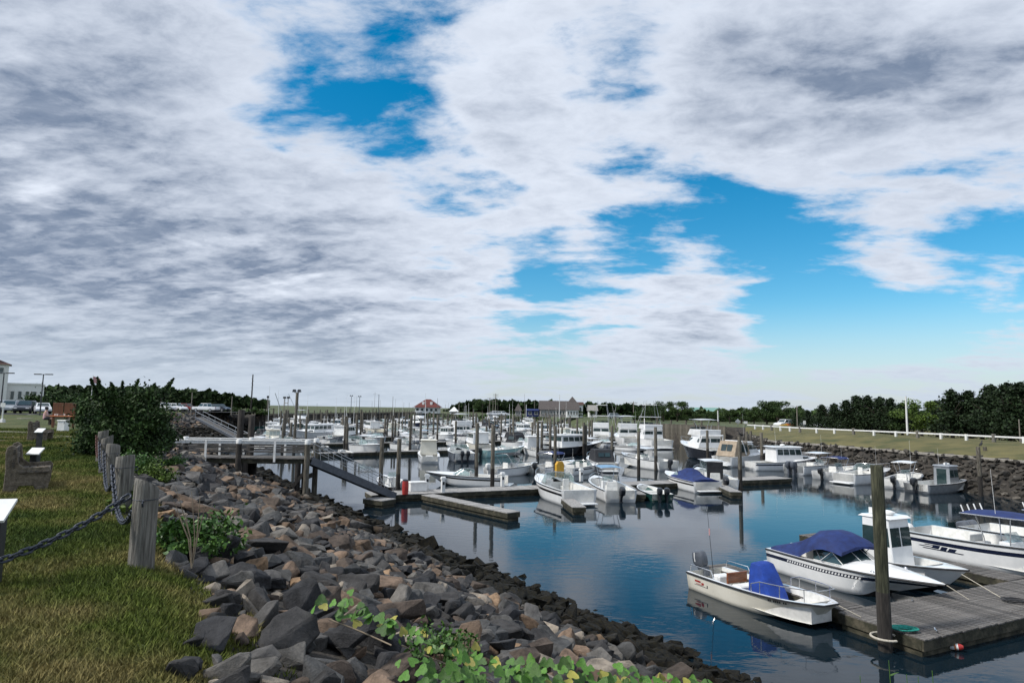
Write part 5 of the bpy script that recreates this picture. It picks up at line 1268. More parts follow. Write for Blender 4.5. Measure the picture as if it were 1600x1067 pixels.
def crown_cedar(seed, n=5200):
    rg = np.random.default_rng(seed); P = []; m = 0; nb = 70
    for k in range(nb):
        t = .06+.94*(k/nb)**.9; L = (.36*(1-t)**1.0+.02)*rg.uniform(.5, 1.35); a = rg.uniform(0, 6.283); rise = rg.uniform(.15, .75)
        q = rg.random(n//nb)**.7; sp = .035+.05*(1-t)
        pts = np.stack([L*q*math.cos(a), L*q*math.sin(a), t+L*q*rise], 1)+rg.normal(size=(len(q), 3))*sp*np.array([1, 1, .6]); P.append(pts)
    tip = rg.uniform(-.03, .03, 2); q = rg.random(n//25); P.append(np.stack([tip[0]*q+rg.normal(size=len(q))*.012, tip[1]*q+rg.normal(size=len(q))*.012, .93+.12*q], 1))
    return np.vstack(P)
def trunk_mesh(seed, kind):
    rg = random.Random(seed); mb = MB(); top = .95 if kind == 'cedar' else .6
    mb.tube([(0, 0, -.03), (.01, .0, .2), (-.01, .01, .5), (0, 0, top)], [.035, .026, .018, .005], 7)
    for k in range(7):
        a = rg.uniform(0, 6.28); t = rg.uniform(.18, .6); l = rg.uniform(.15, .32); mb.tube([(0, 0, t), (l*.5*math.cos(a), l*.5*math.sin(a), t+l*.35), (l*math.cos(a), l*math.sin(a), t+l*.8)], [.014, .009, .004], 5)
    return mb.mesh('trunk', 'bark', smooth=True)
PROTO = {}
for k in range(4):
    PROTO['cedar', k] = (leaf_mesh('crown', crown_cedar(40+k), .023, 'cedar_leaf', k), trunk_mesh(k, 'cedar'))
    PROTO['mid', k] = (leaf_mesh('crown', crown_deciduous(60+k), .020, 'leaf_mid', 10+k), trunk_mesh(20+k, 'd'))
PROTO['light', 0] = (leaf_mesh('crown', crown_deciduous(80), .021, 'leaf_light', 20), trunk_mesh(33, 'd'))
TREE_N = [0]
def tree(kind, px, ytop, D, label, group, wide=1.0, zb=3.6, name=None):
    TREE_N[0] += 1; i = TREE_N[0]; rg = random.Random(i); top = at_d(px, ytop, D); hh = top.z-zb
    t = thing(name or {'cedar': 'cedar_tree', 'mid': 'leafy_tree', 'light': 'leafy_tree'}[kind], label, 'tree', (top.x, top.y, zb), rg.uniform(0, 6.28), group)
    k = 0 if kind == 'light' else i % 4; cr, tr = PROTO[kind, k]
    w = hh*wide
    for nm, me in (('crown', cr), ('trunk', tr)):
        o = link(nm, me, t); o.scale = (w, w, hh/1.03)
    return t
ced = [(1243, 645, 120), (1262, 641, 114), (1284, 633, 106), (1303, 631, 103), (1322, 626, 101), (1338, 619, 100), (1355, 619, 99), (1374, 621, 97), (1391, 623, 95), (1408, 630, 94), (1462, 627, 90), (1485, 610, 80), (1512, 612, 79), (1530, 622, 84), (1547, 603, 76), (1572, 600, 73), (1594, 599, 71), (1622, 600, 69), (1650, 604, 68)]
cl = ['leftmost dark cedar of the row behind the white fence', 'second dark cedar from the left behind the fence', 'dark cedar above the parked white cars, left part of the row', 'ragged dark cedar behind the white fence, fourth from left', 'dark cedar rising above the parked cars, fifth from left',
      'tallest dark cedar of the left clump behind the fence', 'dark cedar with pointed top right of the tallest in the left clump', 'dark cedar right of the clump centre behind the fence', 'dark cedar left of the white utility pole', 'last dark cedar before the white utility pole', 'dark cedar directly behind the bright green tree',
      'tall dark cedar just right of the bright green tree', 'dark cedar second right of the bright green tree', 'shorter dark cedar in the gap of the right clump', 'tall ragged cedar with forked tips in the right clump', 'tallest ragged cedar near the right edge', 'tall cedar at the right edge of the picture', 'cedar just beyond the right edge', 'outermost cedar beyond the right edge']
for a, l in zip(ced, cl): tree('cedar', *a, l, 'cedars behind the white fence', 1.2, 3.0)
tree('light', 1437, 622, 88, 'bright yellow-green leafy tree among the dark cedars', 'leafy trees on the right bank', 1.25, 3.0)
mids = [(1416, 634, 93, 'mid green tree left of the bright green tree'), (1018, 634, 178, 'mid green tree at the left of the dark clump by the bulkhead'), (1036, 627, 174, 'tall dark leafy tree in the clump above the timber bulkhead'), (1058, 625, 172, 'tallest dark leafy tree above the timber bulkhead'), (1073, 634, 170, 'leafy tree at the right of the clump above the bulkhead'),
        (1092, 644, 165, 'low green tree left of the green roofed building'), (1110, 642, 160, 'low leafy tree in front of the green roof'), (1140, 639, 152, 'leafy tree right of the green roofed building'), (1158, 634, 150, 'leafy tree behind the diamond road sign'), (1178, 638, 148, 'leafy tree behind the small white sign'), (1197, 626, 142, 'tall leafy tree behind the bank, left of the pair'), (1214, 624, 140, 'tallest leafy tree behind the bank'), (1232, 634, 136, 'leafy tree next to the first cedar'), (1000, 640, 185, 'small leafy tree left of the dark clump'), (1252, 640, 132, 'leafy tree behind the street lamp')]
for a in mids: tree('mid', *a[:4], 'leafy trees on the right bank', 1.35, 3.0)
for px, yt, D, l in ((768-14, 622, 330, 'crooked tree sticking out above the wooded hill'), (905, 641, 232, 'round tree at the white gable of the grey roofed building'), (925, 640, 236, 'round tree right of the grey roofed building'), (800, 641, 250, 'round tree beside the gazebo'), (832, 643, 240, 'round shrubby tree left of the grey roofed building')): tree('mid', px, yt, D, l, 'trees on the far shore', 1.3, 3.4)
# far woods: one mass each
def woods(name, label, spans, leaf, mat, seed, n, depth):
    rg = np.random.default_rng(seed); P = []
    for (x0, y0, x1, y1, D, zb) in spans:
        m = int(n*abs(x1-x0)/100); u = rg.random(m); px = x0+(x1-x0)*u; py = y0+(y1-y0)*u
        lump = 2.2*np.sin(px*.21+seed)+1.6*np.sin(px*.53+1)+1.2*np.sin(px*1.1)+rg.normal(size=m)*.5
        for k in range(m):
            d = D+rg.uniform(0, depth); t = at_d(px[k], py[k]+lump[k]*.8*(100/ max(60, D/3)), D); f = rg.random()**.6
            P.append((t.x*d/D, d, zb+(t.z-zb)*f))
    o = link(name, leaf_mesh(name, P, leaf, mat, seed, .5, 0, .8)); tag(o, label, 'woods', kind='stuff'); return o
woods('distant_woods', 'low dark wooded ridge on the left horizon behind the parking lots', [(-120, 606, 100, 604, 260, 4.2), (100, 604, 250, 607, 260, 4.2), (250, 606, 330, 612, 280, 4.2), (330, 612, 420, 628, 300, 4.2)], 1.15, 'leaf_far', 5, 2600, 60)
woods('distant_woods', 'dark wooded hill between the red roofed and grey roofed buildings', [(694, 644, 722, 630, 340, 3.4), (722, 629, 790, 626, 340, 3.4), (790, 628, 900, 630, 345, 3.4), (900, 631, 1030, 636, 320, 3.4)], 1.2, 'leaf_far', 6, 4200, 40)
woods('distant_woods', 'thin green woods behind the right bank trees', [(990, 645, 1110, 643, 190, 3.2), (1110, 644, 1260, 641, 170, 3.2), (1260, 646, 1660, 640, 125, 3.0)], .6, 'leaf_mid', 7, 3000, 20)
woods('shore_scrub', 'green scrub and low bushes along the far shore', [(640, 650, 1000, 651, 262, 2.2)], .5, 'leaf_mid', 8, 2200, 14)
woods('shore_scrub', 'green grass and scrub on top of the left rocky bank', [(200, 641, 420, 642, 145, 4.2)], .4, 'leaf_mid', 9, 2200, 6)
# big dark shrub on the lawn edge
def shrub(name, label, base, w, h, n, leaf, mat, seed, lobes=26, cat='shrub', spikes=0):
    rg = np.random.default_rng(seed); P = []; mb = MB()
    for k in range(lobes):
        a = rg.uniform(0, 6.283); r = w*.5*math.sqrt(rg.random())*.95; t = rg.uniform(.18, 1.0)*(1-.35*(r/(w*.5))**2)
        c = np.array([r*math.cos(a), r*math.sin(a), h*t]); st = np.array([r*.15*math.cos(a), r*.15*math.sin(a), 0.0])
        mb.tube([tuple(st), tuple((st+c)/2+np.array([0, 0, -.1*h])), tuple(c)], [.03*w/3, .02*w/3, .006], 5)
        m = n//lobes; q = rg.random((m, 1))**.6; dirv = (c-st)/np.linalg.norm(c-st)
        blob_ = rg.normal(size=(m, 3))*np.array([.15, .15, .10])*w*.6; tipv = dirv*rg.normal(size=(m, 1))*.16*w*.6
        P.append(c+blob_+tipv)
    for k in range(spikes):
        a = rg.uniform(0, 6.283); r = w*.42*math.sqrt(rg.random()); c = np.array([r*math.cos(a), r*math.sin(a), h*rg.uniform(.7, .95)]); L_ = h*rg.uniform(.18, .36); m = 260; q = rg.random((m, 1))
        dv = np.array([math.cos(a)*.45+rg.normal()*.2, math.sin(a)*.45+rg.normal()*.2, 1.0]); P.append(c+dv*L_*q+rg.normal(size=(m, 3))*.05*(1.15-q))
    P = np.vstack(P); P[:, 2] = np.abs(P[:, 2])
    t = thing(name, label, cat, base); link('crown', leaf_mesh('crown', P, leaf, mat, seed, .5, .3), t); mb.build('trunk', 'bark', t, smooth=True); return t
sb = at(193, 716, 4.3)
shrub('cedar_shrub', 'big dense dark green cedar shrub beside the bollards', (sb.x-.8, sb.y+1.2, 4.15), 2.4, 2.1, 30000, .05, 'shrub_leaf', 3, 30, spikes=16)
for k, (px, py, w, h, l) in enumerate([(160, 660, 2.6, 2.2, 'dark shrub behind the big cedar shrub, left side'), (125, 662, 2.0, 1.6, 'low dark shrub beside the brown notice board'), (240, 700, 1.6, 1.2, 'dark low shrub at the right foot of the big cedar shrub')]):
    p = at(px, py, 4.3) if k < 2 else at(px, py, 3.9); shrub('shrub', l, (p.x, p.y, p.z-.1), w, h, 9000, .06, 'shrub_leaf', 30+k, 16)
for k, px in enumerate((48, 75, 105, 135, 168)):
    p = at_d(px, 624, 105); shrub('hedge_shrub', ['leftmost round hedge shrub behind the parked cars', 'second hedge shrub behind the parked cars', 'hedge shrub behind the white sedan', 'hedge shrub left of the big cedar shrub', 'hedge shrub showing past the big cedar shrub'][k], (p.x, p.y, 4.3), 4.5, 2.6+.3*(k % 2), 2600, .22, 'shrub_leaf', 50+k, 12)
def at_slope(px, py, lift=.15):
    d = ray(px, py); o = Vector((0, 0, EYE)); k = 1.0
    for _ in range(3000):
        p = o+d*k; sd = sdist([(p.x, p.y)])[0][0]; zz = np.interp(sd, *PROF['rip'])+lift
        if p.z <= zz: return Vector((p.x, p.y, zz))
        k += .02
    return p
for k, (px, py, w, h, l, mt) in enumerate([(330, 858, .8, .45, 'leafy green weed bush growing out of the rocks by the nearest bollard', 'weed_leaf'), (280, 850, .5, .35, 'small green weed beside the nearest bollard', 'weed_leaf'), (235, 745, .9, .45, 'yellow-green weeds among the rocks behind the second bollard', 'leaf_light'), (205, 790, .5, .3, 'bright weed patch right of the second bollard', 'leaf_light'), (262, 728, .8, .4, 'weeds at the land end of the pier', 'weed_leaf'), (215, 735, .7, .55, 'feathery green plant right of the middle bollards', 'weed_leaf')]):
    p = at_slope(px, py); shrub('weed', l, (p.x, p.y, p.z-.1), w, h, 1500, .035, mt, 70+k, 12, 'plant')
p = at_slope(300, 880); t = thing('dead_twigs', 'bare pale dead twigs in the weed bush by the nearest bollard', 'twigs', p)
for k in range(7):
    mb = MB(); a = random.uniform(-.6, .6); mb.tube([(0, 0, -.05), (a*.15, .05*k*.3, .25), (a*.5, .05*k*.2, .5+.05*k)], [.008, .006, .003], 5); mb.build('twig', 'dry_stem', t)
# foreground vines
def vine_leaf_mesh(mat, seed):
    rg = random.Random(seed); mb = MB(); n = 12; pts = []
    for j in range(n):
        a = -math.pi/2+2*math.pi*j/n; r = (.52+.12*math.cos(3*(a-math.pi/2)))*(1-.35*math.exp(-((abs(a+math.pi/2))/.35)**2)); pts.append((r*math.cos(a)*1.05, r*math.sin(a)+.42, .10*abs(math.cos(a))+rg.uniform(-.03, .03)))
    mb.add([(0, .4, -.03)]+pts, [(0, 1+j, 1+(j+1) % n) for j in range(n)]); return mb.mesh('leaf', mat, smooth=True, flip=False)
VL = [vine_leaf_mesh('vine_leaf', 1), vine_leaf_mesh('vine_leaf', 2), vine_leaf_mesh('vine_leaf_yellow', 3)]
def vine(label, spots, seed, size=.11, yellow=.2, height=.0):
    rg = random.Random(seed); t = thing('vine', label, 'vine', spots[0]); o0 = Vector(spots[0]); prev = None
    path = [Vector(s)-o0 for s in spots]; mb = MB(); mb.tube([p-Vector((0, 0, .05)) for p in path], .007, 5); mb.build('stem', 'dry_stem', t)
    for p in path:
        for k in range(rg.randint(4, 7)):
            q = p+Vector((rg.gauss(0, .08), rg.gauss(0, .08), rg.uniform(.0, .10)+height*rg.random()))
            s = size*rg.uniform(.6, 1.25); o = link('leaf', VL[2] if rg.random() < yellow else VL[rg.randrange(2)], t, q); o.scale = (s, s, s)
            o.rotation_euler = (R(rg.uniform(15, 75)), R(rg.uniform(-25, 25)), R(rg.uniform(-60, 60)))
            mb = MB()
    return t
def line_spots(pxs, n, lift, rise=0):
    out = []
    for k in range(n):
        f = k/(n-1)*(len(pxs)-1); i = min(int(f), len(pxs)-2); u = f-i
        p = at_slope(pxs[i][0]+(pxs[i+1][0]-pxs[i][0])*u, pxs[i][1]+(pxs[i+1][1]-pxs[i][1])*u, lift); out.append((p.x, p.y, p.z+rise))
    return out
vine('broad-leaved vine trailing over the rocks, upper left strand', line_spots([(515, 958), (560, 975), (612, 998)], 6, .40), 1, .075, .3)
vine('broad-leaved vine strand with yellowing leaves in the middle of the rocks', line_spots([(628, 998), (680, 1020), (730, 1040), (772, 1055)], 8, .40), 2, .07, .25)
vine('bright green vine along the bottom edge, left part', line_spots([(660, 1075), (760, 1082), (840, 1086)], 15, .55), 3, .06, .06, .08)
vine('bright green vine along the bottom edge, middle part', line_spots([(820, 1086), (900, 1086), (970, 1088)], 14, .60), 4, .07, .1, .07)
vine('bright green vine along the bottom edge below the weed-covered rocks', line_spots([(960, 1088), (1030, 1088), (1100, 1090)], 13, .60), 5, .065, .1, .06)
def sprig(px, ytop, D, label, n=9, seed=1):
    rg = random.Random(seed); tp = at_d(px, ytop, D); zb = gz(tp.x, tp.y); t = thing('tall_weed', label, 'plant', (tp.x, tp.y, zb)); h = tp.z-zb
    mb = MB(); mb.tube([(0, 0, 0), (.02, 0, h*.5), (0, .01, h)], [.006, .005, .002], 5); mb.build('stem', 'weed_leaf', t)
    for k in range(n):
        z = h*(.35+.63*k/n); a = k*2.4; s = .06*(1.2-.6*k/n); o = link('leaf', VL[k % 2], t, (0, 0, z)); o.scale = (s*.45, s*1.5, s); o.rotation_euler = (R(25), 0, a)
    return t
sprig(1390, 1032, 4.2, 'thin upright weed in front of the tall pile foot', 16, 2); sprig(1345, 1056, 4.2, 'small upright weed left of the tall pile foot', 9, 3)
for k_, (a_, b_) in enumerate(((1418, 1054), (1436, 1057), (1458, 1048))): sprig(a_, b_, 4.1, ['first', 'second', 'third'][k_]+' leafy weed tip right of the tall pile foot at the bottom edge', 7, 5+k_)
for k, (px, py) in enumerate([(668, 1035), (700, 1040), (735, 1045)]):
    p = at_slope(px, py, .3); shrub('weed', ['small-leaved green weed, left of the bottom trio', 'small-leaved green weed, middle of the bottom trio', 'small-leaved green weed, right of the bottom trio'][k], (p.x, p.y, p.z), .34, .35, 260, .022, 'weed_leaf', 90+k, 9, 'plant')
# mown grass blades near the camera
def grass():
    rg = np.random.default_rng(4); n = 330000
    D = 2.4+36*rg.random(n)**2.4; xo = rg.random(n); 
    lo = -.86*D-.6; e = 0.45-.655*D
    X = lo+(e-lo+1.3)*xo**.9
    P = np.stack([X, D], 1); z, sd, ei = ground_z(P)
    edge = 11.55+.18*np.sin(D*1.9)+.15*np.sin(D*.63+1)+.22*rg.normal(size=n)
    k = (sd > edge) & (sd < 30); X, D, z = X[k], D[k], z[k]; n = len(X)
    h = (.022+.035*rg.random(n))*(1+.03*D); w = .0035*(1+.16*D); a = rg.random(n)*6.283; l = rg.normal(size=(n, 2))*.55
    bx, by = np.cos(a)*w, np.sin(a)*w
    z = z+.03*np.sin(X*1.3+D*.7)*np.sin(D*1.1-X*.4)-.004
    V = np.stack([np.stack([X-bx, D-by, z], 1), np.stack([X+bx, D+by, z], 1), np.stack([X+l[:, 0]*h, D+l[:, 1]*h, z+h], 1)], 1).reshape(-1, 3)
    me = bpy.data.meshes.new('grass'); me.vertices.add(3*n); me.vertices.foreach_set('co', V.ravel()); me.loops.add(3*n); me.loops.foreach_set('vertex_index', np.arange(3*n, dtype=np.int32))
    me.polygons.add(n); me.polygons.foreach_set('loop_start', np.arange(0, 3*n, 3, dtype=np.int32)); me.polygons.foreach_set('loop_total', np.full(n, 3, np.int32)); me.update(); me.materials.append(M('grass_blade'))
    o = link('grass', me); tag(o, 'short patchy green and straw coloured lawn grass', 'grass', kind='stuff')
grass()
# ------------------------------------------------------------------ right bank: fence, road, cars, poles, signs
FZ = 3.66
fpts = [at(px, py, FZ).xy for px, py in ((1700, 698), (1600, 692), (1400, 681.5), (1250, 674), (1168, 668.5))]
fence = thing('rail_fence', 'long low white rail fence along the top of the right grass bank', 'fence', (*fpts[1], FZ))
o0 = Vector((*fpts[1], FZ)); k = 0
mbp = MB(); mbp.box((0, 0, .28), (.22, .22, .68)); pw = mbp.mesh('post', 'white_paint', bevel=.02); mbp = MB(); mbp.box((0, 0, .34), (.26, .26, .85)); pd = mbp.mesh('post', 'post_wood', bevel=.02)
for a, b in zip(fpts[:-1], fpts[1:]):
    L = (b-a).length; n = max(2, int(L/2.4))
    for i in range(n):
        p = a.lerp(b, i/n); q = a.lerp(b, (i+1)/n); zp = FZ-.05
        link('post', pd if k % 3 == 0 else pw, fence, (p.x-o0.x, p.y-o0.y, zp-o0.z), math.atan2(b.y-a.y, b.x-a.x)); k += 1
        mb = MB(); mb.bar((p.x-o0.x, p.y-o0.y, .46), (q.x-o0.x, q.y-o0.y, .46), .12, .15); mb.build('rail', 'white_paint', fence, bevel=.01)
def strip(name, pts, w, mat, z):
    mb = MB(); n = len(pts); L_ = []; R_ = []
    for i, p in enumerate(pts):
        d = (Vector(pts[min(i+1, n-1)])-Vector(pts[max(i-1, 0)])).normalized(); s = Vector((-d.y, d.x))*w/2; L_.append((p[0]+s.x, p[1]+s.y, z)); R_.append((p[0]-s.x, p[1]-s.y, z))
    mb.add(L_+R_, [(i, i+1, n+i+1, n+i) for i in range(n-1)]); o = mb.build(name, mat, flip=False); o['kind'] = 'structure'; return o
def off(p, q, m):
    d = (q-p).normalized(); return Vector((d.y, -d.x))*m
rd = [p+off(fpts[1], fpts[3], 15) for p in fpts]; strip('road', rd, 6.0, 'asphalt', 3.0+.09)
def car(label, loc, rz, mat, kind='sedan', group='parked cars'):
    Lc, Wc = {'sedan': (4.6, 1.8), 'suv': (4.7, 1.9), 'pickup': (5.6, 1.95)}[kind]; t = thing('parked_car' if kind != 'pickup' else 'pickup_truck', label, 'car' if kind != 'pickup' else 'truck', loc, rz, group)
    sec = {'sedan': [(-2.3, .5, .85), (-2.2, .38, .98), (-1.0, .3, 1.0), (1.0, .3, .98), (2.0, .32, .82), (2.3, .42, .66)], 'suv': [(-2.35, .5, 1.0), (-2.25, .4, 1.1), (-1, .35, 1.12), (1.0, .35, 1.1), (2.05, .36, .95), (2.35, .46, .75)],
           'pickup': [(-2.8, .55, 1.02), (-2.75, .45, 1.08), (-1, .42, 1.1), (1.3, .42, 1.1), (2.5, .44, 1.05), (2.8, .52, .9)]}[kind]
    mb = MB(); w = Wc/2
    mb.loft([[(x, -w*.96, z0), (x, -w, (z0+z1)/2), (x, -w*.93, z1), (x, w*.93, z1), (x, w, (z0+z1)/2), (x, w*.96, z0)] for x, z0, z1 in sec]); body = mb.build('body', mat, t, smooth=True)
    cab = {'sedan': (-1.75, 1.25, .98, 1.45, .75, .85), 'suv': (-2.2, 1.15, 1.08, 1.72, .35, .75), 'pickup': (-.9, 1.35, 1.08, 1.82, .15, .6)}[kind]
    x0, x1, z0, z1, bi, fi = cab; g = thing_part('cabin', t, (0, 0, 0)); mb = MB()
    vs = [(x0, -w*.9, z0), (x1, -w*.9, z0), (x1, w*.9, z0), (x0, w*.9, z0), (x0+bi, -w*.74, z1), (x1-fi, -w*.74, z1), (x1-fi, w*.74, z1), (x0+bi, w*.74, z1)]
    mb.add(vs, [(3, 2, 1, 0), (4, 5, 6, 7), (0, 1, 5, 4), (1, 2, 6, 5), (2, 3, 7, 6), (3, 0, 4, 7)]); mb.build('shell', mat, g, bevel=.04)
    panes(g, [vs[0], vs[1], vs[5], vs[4]], 2, .06, .14); panes(g, [vs[2], vs[3], vs[7], vs[6]], 2, .06, .14); panes(g, [vs[1], vs[2], vs[6], vs[5]], 1, .08, .12, name='windshield'); panes(g, [vs[3], vs[0], vs[4], vs[7]], 1, .08, .14, name='rear_window')
    if kind == 'pickup':
        mb = MB(); mb.box((-1.85, 0, 1.09), (1.6, w*1.55, .06)); mb.build('bed', 'rubber', t)
    for x in (-Lc*.3, Lc*.31):
        for s in (-1, 1):
            mb = MB(); n = 14; wr = .34 if kind == 'sedan' else .38
            mb.loft([[(x+wr*q*math.cos(2*math.pi*j/n), s*(w-yy), wr+wr*q*math.sin(2*math.pi*j/n)) for j in range(n)] for yy, q in ((.24, .9), (.22, 1), (.02, 1), (0, .88))]); wh = mb.build('wheel', 'rubber', t, smooth=True)
            mb = MB(); mb.loft([[(x+wr*.6*q*math.cos(2*math.pi*j/n), s*(w+yy), wr+wr*.6*q*math.sin(2*math.pi*j/n)) for j in range(n)] for yy, q in ((-.01, 1), (.012, .9))]); mb.build('rim', 'aluminium', wh)
    for s in (-1, 1):
        mb = MB(); mb.box((sec[-1][0]-.06, s*w*.68, sec[-1][2]-.04), (.16, .36, .13)); mb.build('headlight', 'white_plastic', t, bevel=.02)
        mb = MB(); mb.box((sec[0][0]+.03, s*w*.74, sec[0][2]-.1), (.08, .25, .16)); mb.build('taillight', 'red_paint', t, bevel=.02)
    return t
fd = (fpts[3]-fpts[1]).normalized(); fa = math.atan2(fd.y, fd.x)
for px, D, mat, kind, l in [(1226, 116, 'car_white', 'suv', 'white car parked at the left end of the row under the cedars'), (1262, 110, 'car_silver', 'sedan', 'silver car in the shade under the cedars, second from left'), (1282, 106, 'car_white', 'sedan', 'white car half hidden by cedar trunks, third from left'), (1300, 103, 'car_silver', 'suv', 'silver car parked left of the white van-like car'), (1318, 100, 'car_white', 'suv', 'brightest white car under the cedars'), (1336, 98, 'car_white', 'sedan', 'white car right of the brightest one under the cedars'), (1352, 96, 'car_dark', 'sedan', 'dark car at the right end of the row under the cedars')]:
    p = at_d(px, 670, D+16); car(l, (p.x, p.y, 3.06), fa+R(90)+R(12), M(mat), kind, 'cars parked under the cedars')
def pole(px, ytop, ybase, D, label, r=.12, mat='pole_wood', arms=0, lamp=None, zb=3.6, name='utility_pole', cat='pole', steps=False):
    b = at_d(px, ybase, D); tp = at_d(px, ytop, D); h = tp.z-zb; t = thing(name, label, cat, (b.x, b.y, zb), 0)
    mb = MB(); mb.tube([(0, 0, -.2), (0, 0, h)], [r, r*.75], 9); mb.build('shaft', mat, t, smooth=True)
    for k in range(arms):
        mb = MB(); mb.box((0, 0, h-.5-k*.9), (2.4, .12, .14)); ca = mb.build('crossarm', 'pole_wood', t)
        for x in (-1.1, -.6, .6, 1.1):
            mb = MB(); mb.tube([(x, 0, h-.42-k*.9), (x, 0, h-.22-k*.9)], .05, 6); mb.build('insulator', 'engine_grey', ca)
    if lamp == 'arm':
        mb = MB(); mb.tube([(0, 0, h-.3), (-.8, 0, h), (-1.8, 0, h)], .045, 6); mb.build('lamp_arm', 'aluminium', t); mb = MB(); mb.box((-2.0, 0, h-.02), (.6, .25, .14), top=.7); mb.build('lamp_head', 'aluminium', t)
    if lamp == 'twin':
        mb = MB(); mb.box((0, 0, h), (1.4, .08, .08)); mb.build('lamp_arm', 'engine_black', t)
        for s in (-1, 1):
            mb = MB(); mb.box((s*.7, 0, h+.02), (.75, .36, .12)); mb.build('lamp_head', 'engine_black', t, bevel=.02)
    if lamp == 'flood':
        for s in (-1, 1):
            mb = MB(); mb.box((s*.35, 0, h+.2), (.5, .35, .4), top=.7); mb.build('floodlight', 'engine_black', t, bevel=.03)
    if steps:
        for k in range(9):
            mb = MB(); mb.box((.16*(1 if k % 2 else -1), 0, h*.45+k*h*.055), (.32, .05, .05)); mb.build('step', 'engine_grey', t)
    return t
for a in [(1418, 619, 678, 86, 'white leaning utility pole in front of the cedars', .14, 'white_paint'), (1246, 634, 668, 108, 'slim street lamp pole at the left end of the cedars', .10, 'pole_wood', 0, 'arm'), (1122, 641, 668, 120, 'white pole beside the green roofed building', .11, 'white_paint'),
          (990, 627, 652, 205, 'utility pole with crossarm behind the sport fishing boats', .16, 'pole_wood', 1), (774, 615, 650, 290, 'tallest utility pole above the wooded hill', .2, 'pole_wood', 2), (765, 621, 650, 300, 'utility pole left of the tallest one', .18, 'pole_wood', 1), (770, 625, 650, 310, 'short utility pole between the two taller ones', .16, 'pole_wood', 1), (717, 627, 652, 300, 'slim pole left of the wooded hill', .14), (835, 627, 650, 300, 'slim pole above the gazebo', .12),
          (874, 617, 655, 190, 'tall pale mast pole in front of the grey roofed building', .12, 'white_paint'), (822, 632, 655, 200, 'pale lamp pole left of the grey roofed building', .1, 'white_paint'), (591, 616, 648, 240, 'tall lamp pole over the left boat rows', .13, 'engine_grey', 0, 'arm'), (561, 620, 648, 230, 'lamp pole with dark head, right of the left pair', .12, 'engine_grey', 0, 'flood'), (548, 619, 648, 235, 'lamp pole with dark head, left of the left pair', .12, 'engine_grey', 0, 'flood'),
          (613, 619, 650, 280, 'thin mast left of the red roofed building', .1, 'pole_wood'), (683, 622, 650, 280, 'thin mast right of the red roofed building', .1, 'pole_wood'), (1595, 655, 700, 60, 'thin post with small red sign at the right edge', .06, 'pole_wood')]:
    pole(*a)
pole(392, 585, 642, 150, 'tall dark pole with climbing pegs behind the pier', .17, 'dark_timber', 0, None, 4.0, steps=True)
pole(65, 585, 618, 78, 'parking lot lamp pole with flat twin heads near the shrubs', .08, 'engine_black', 0, 'twin', 4.35, 'lamp_post', 'lamp'); pole(3, 583, 618, 72, 'parking lot lamp pole at the left edge in front of the tower', .08, 'engine_black', 0, 'twin', 4.35, 'lamp_post', 'lamp')
for px, yt, yb, D, l in ((52, 612, 640, 130, 'thin white post at the parked pickups, leftmost'), (298, 613, 650, 120, 'pale wood post in front of the parked pickups'), (361, 619, 650, 130, 'pale wood post at the right of the parked pickups'), (251, 607, 640, 140, 'pale post behind the parked white truck')):
    pole(px, yt, yb, D, l, .1, 'pole_wood', zb=4.1, name='timber_pole')
# floodlights on the tall pile behind the railing, gulls on piles
tp_ = tall.location; tz = at_d(459, 613, tp_.y).z
for s in (-1, 1):
    t = thing('floodlight', f'{"left" if s < 0 else "right"} floodlight on the very tall lamp pile', 'floodlight', (tp_.x+s*.32, tp_.y, tz+.02)); mb = MB(); mb.box((0, 0, .2), (.5, .36, .36), top=.7); mb.build('housing', 'engine_black', t, bevel=.03); mb = MB(); mb.bar((0, 0, 0), (-s*.3, 0, -.1), .06, .06); mb.build('bracket', 'engine_black', t)
def bird(px, ytop, D, label, mat, rz=0.0):
    p = at_d(px, ytop, D); t = thing('bird', label, 'bird', p, rz)
    mb = MB(); rings = []
    for y, z, w, h in ((-.30, .02, .012, .01), (-.16, .09, .05, .045), (0, .15, .085, .08), (.10, .22, .075, .08), (.14, .31, .04, .045), (.16, .38, .035, .035), (.20, .42, .045, .042), (.25, .42, .03, .028), (.33, .41, .008, .008)):
        rings.append([(w*math.cos(2*math.pi*j/9), y, z+h*math.sin(2*math.pi*j/9)) for j in range(9)])
    mb.loft(rings); mb.build('body', mat, t, smooth=True)
    for s in (-1, 1):
        mb = MB(); mb.tube([(s*.03, .02, .1), (s*.03, .03, 0)], .01, 5); mb.build('leg', 'engine_grey', t)
        mb = MB(); mb.loft([[(s*(.06+w), y, z-h), (s*(.085+w), y, z), (s*(.06+w), y, z+h)] for y, z, w, h in ((-.24, .06, -.02, .02), (-.05, .15, .01, .05), (.09, .21, .005, .05))]); mb.build('wing', mat, t, smooth=True)
bird(1157, 681, at(1157, 766, 0).y, 'dark cormorant perched on the pile at the end of the front row', 'feather_dark', 1.2); bird(1533, 697, at(1533, 775, 0).y, 'dark bird perched on the thick pile at the right seawall', 'feather_dark', -1.0)
def sign(px, yc, ybase, D, w, h, mat, label, diamond=False):
    c = at_d(px, yc, D); t = thing('road_sign', label, 'sign', (c.x, c.y, FZ)); z = c.z-FZ
    mb = MB(); mb.tube([(0, .04, 0), (0, .04, z+h*.3)], .035, 6); mb.build('post', 'engine_grey', t); mb = MB()
    if diamond: mb.prism([(0, z-h/2), (w/2, z), (0, z+h/2), (-w/2, z)], -.015, .015)
    else: mb.prism([(-w/2, z-h/2), (w/2, z-h/2), (w/2, z+h/2), (-w/2, z+h/2)], -.015, .015)
    mb.v = [(x, q, y) for x, y, q in mb.v]; mb.build('plate', mat, t)
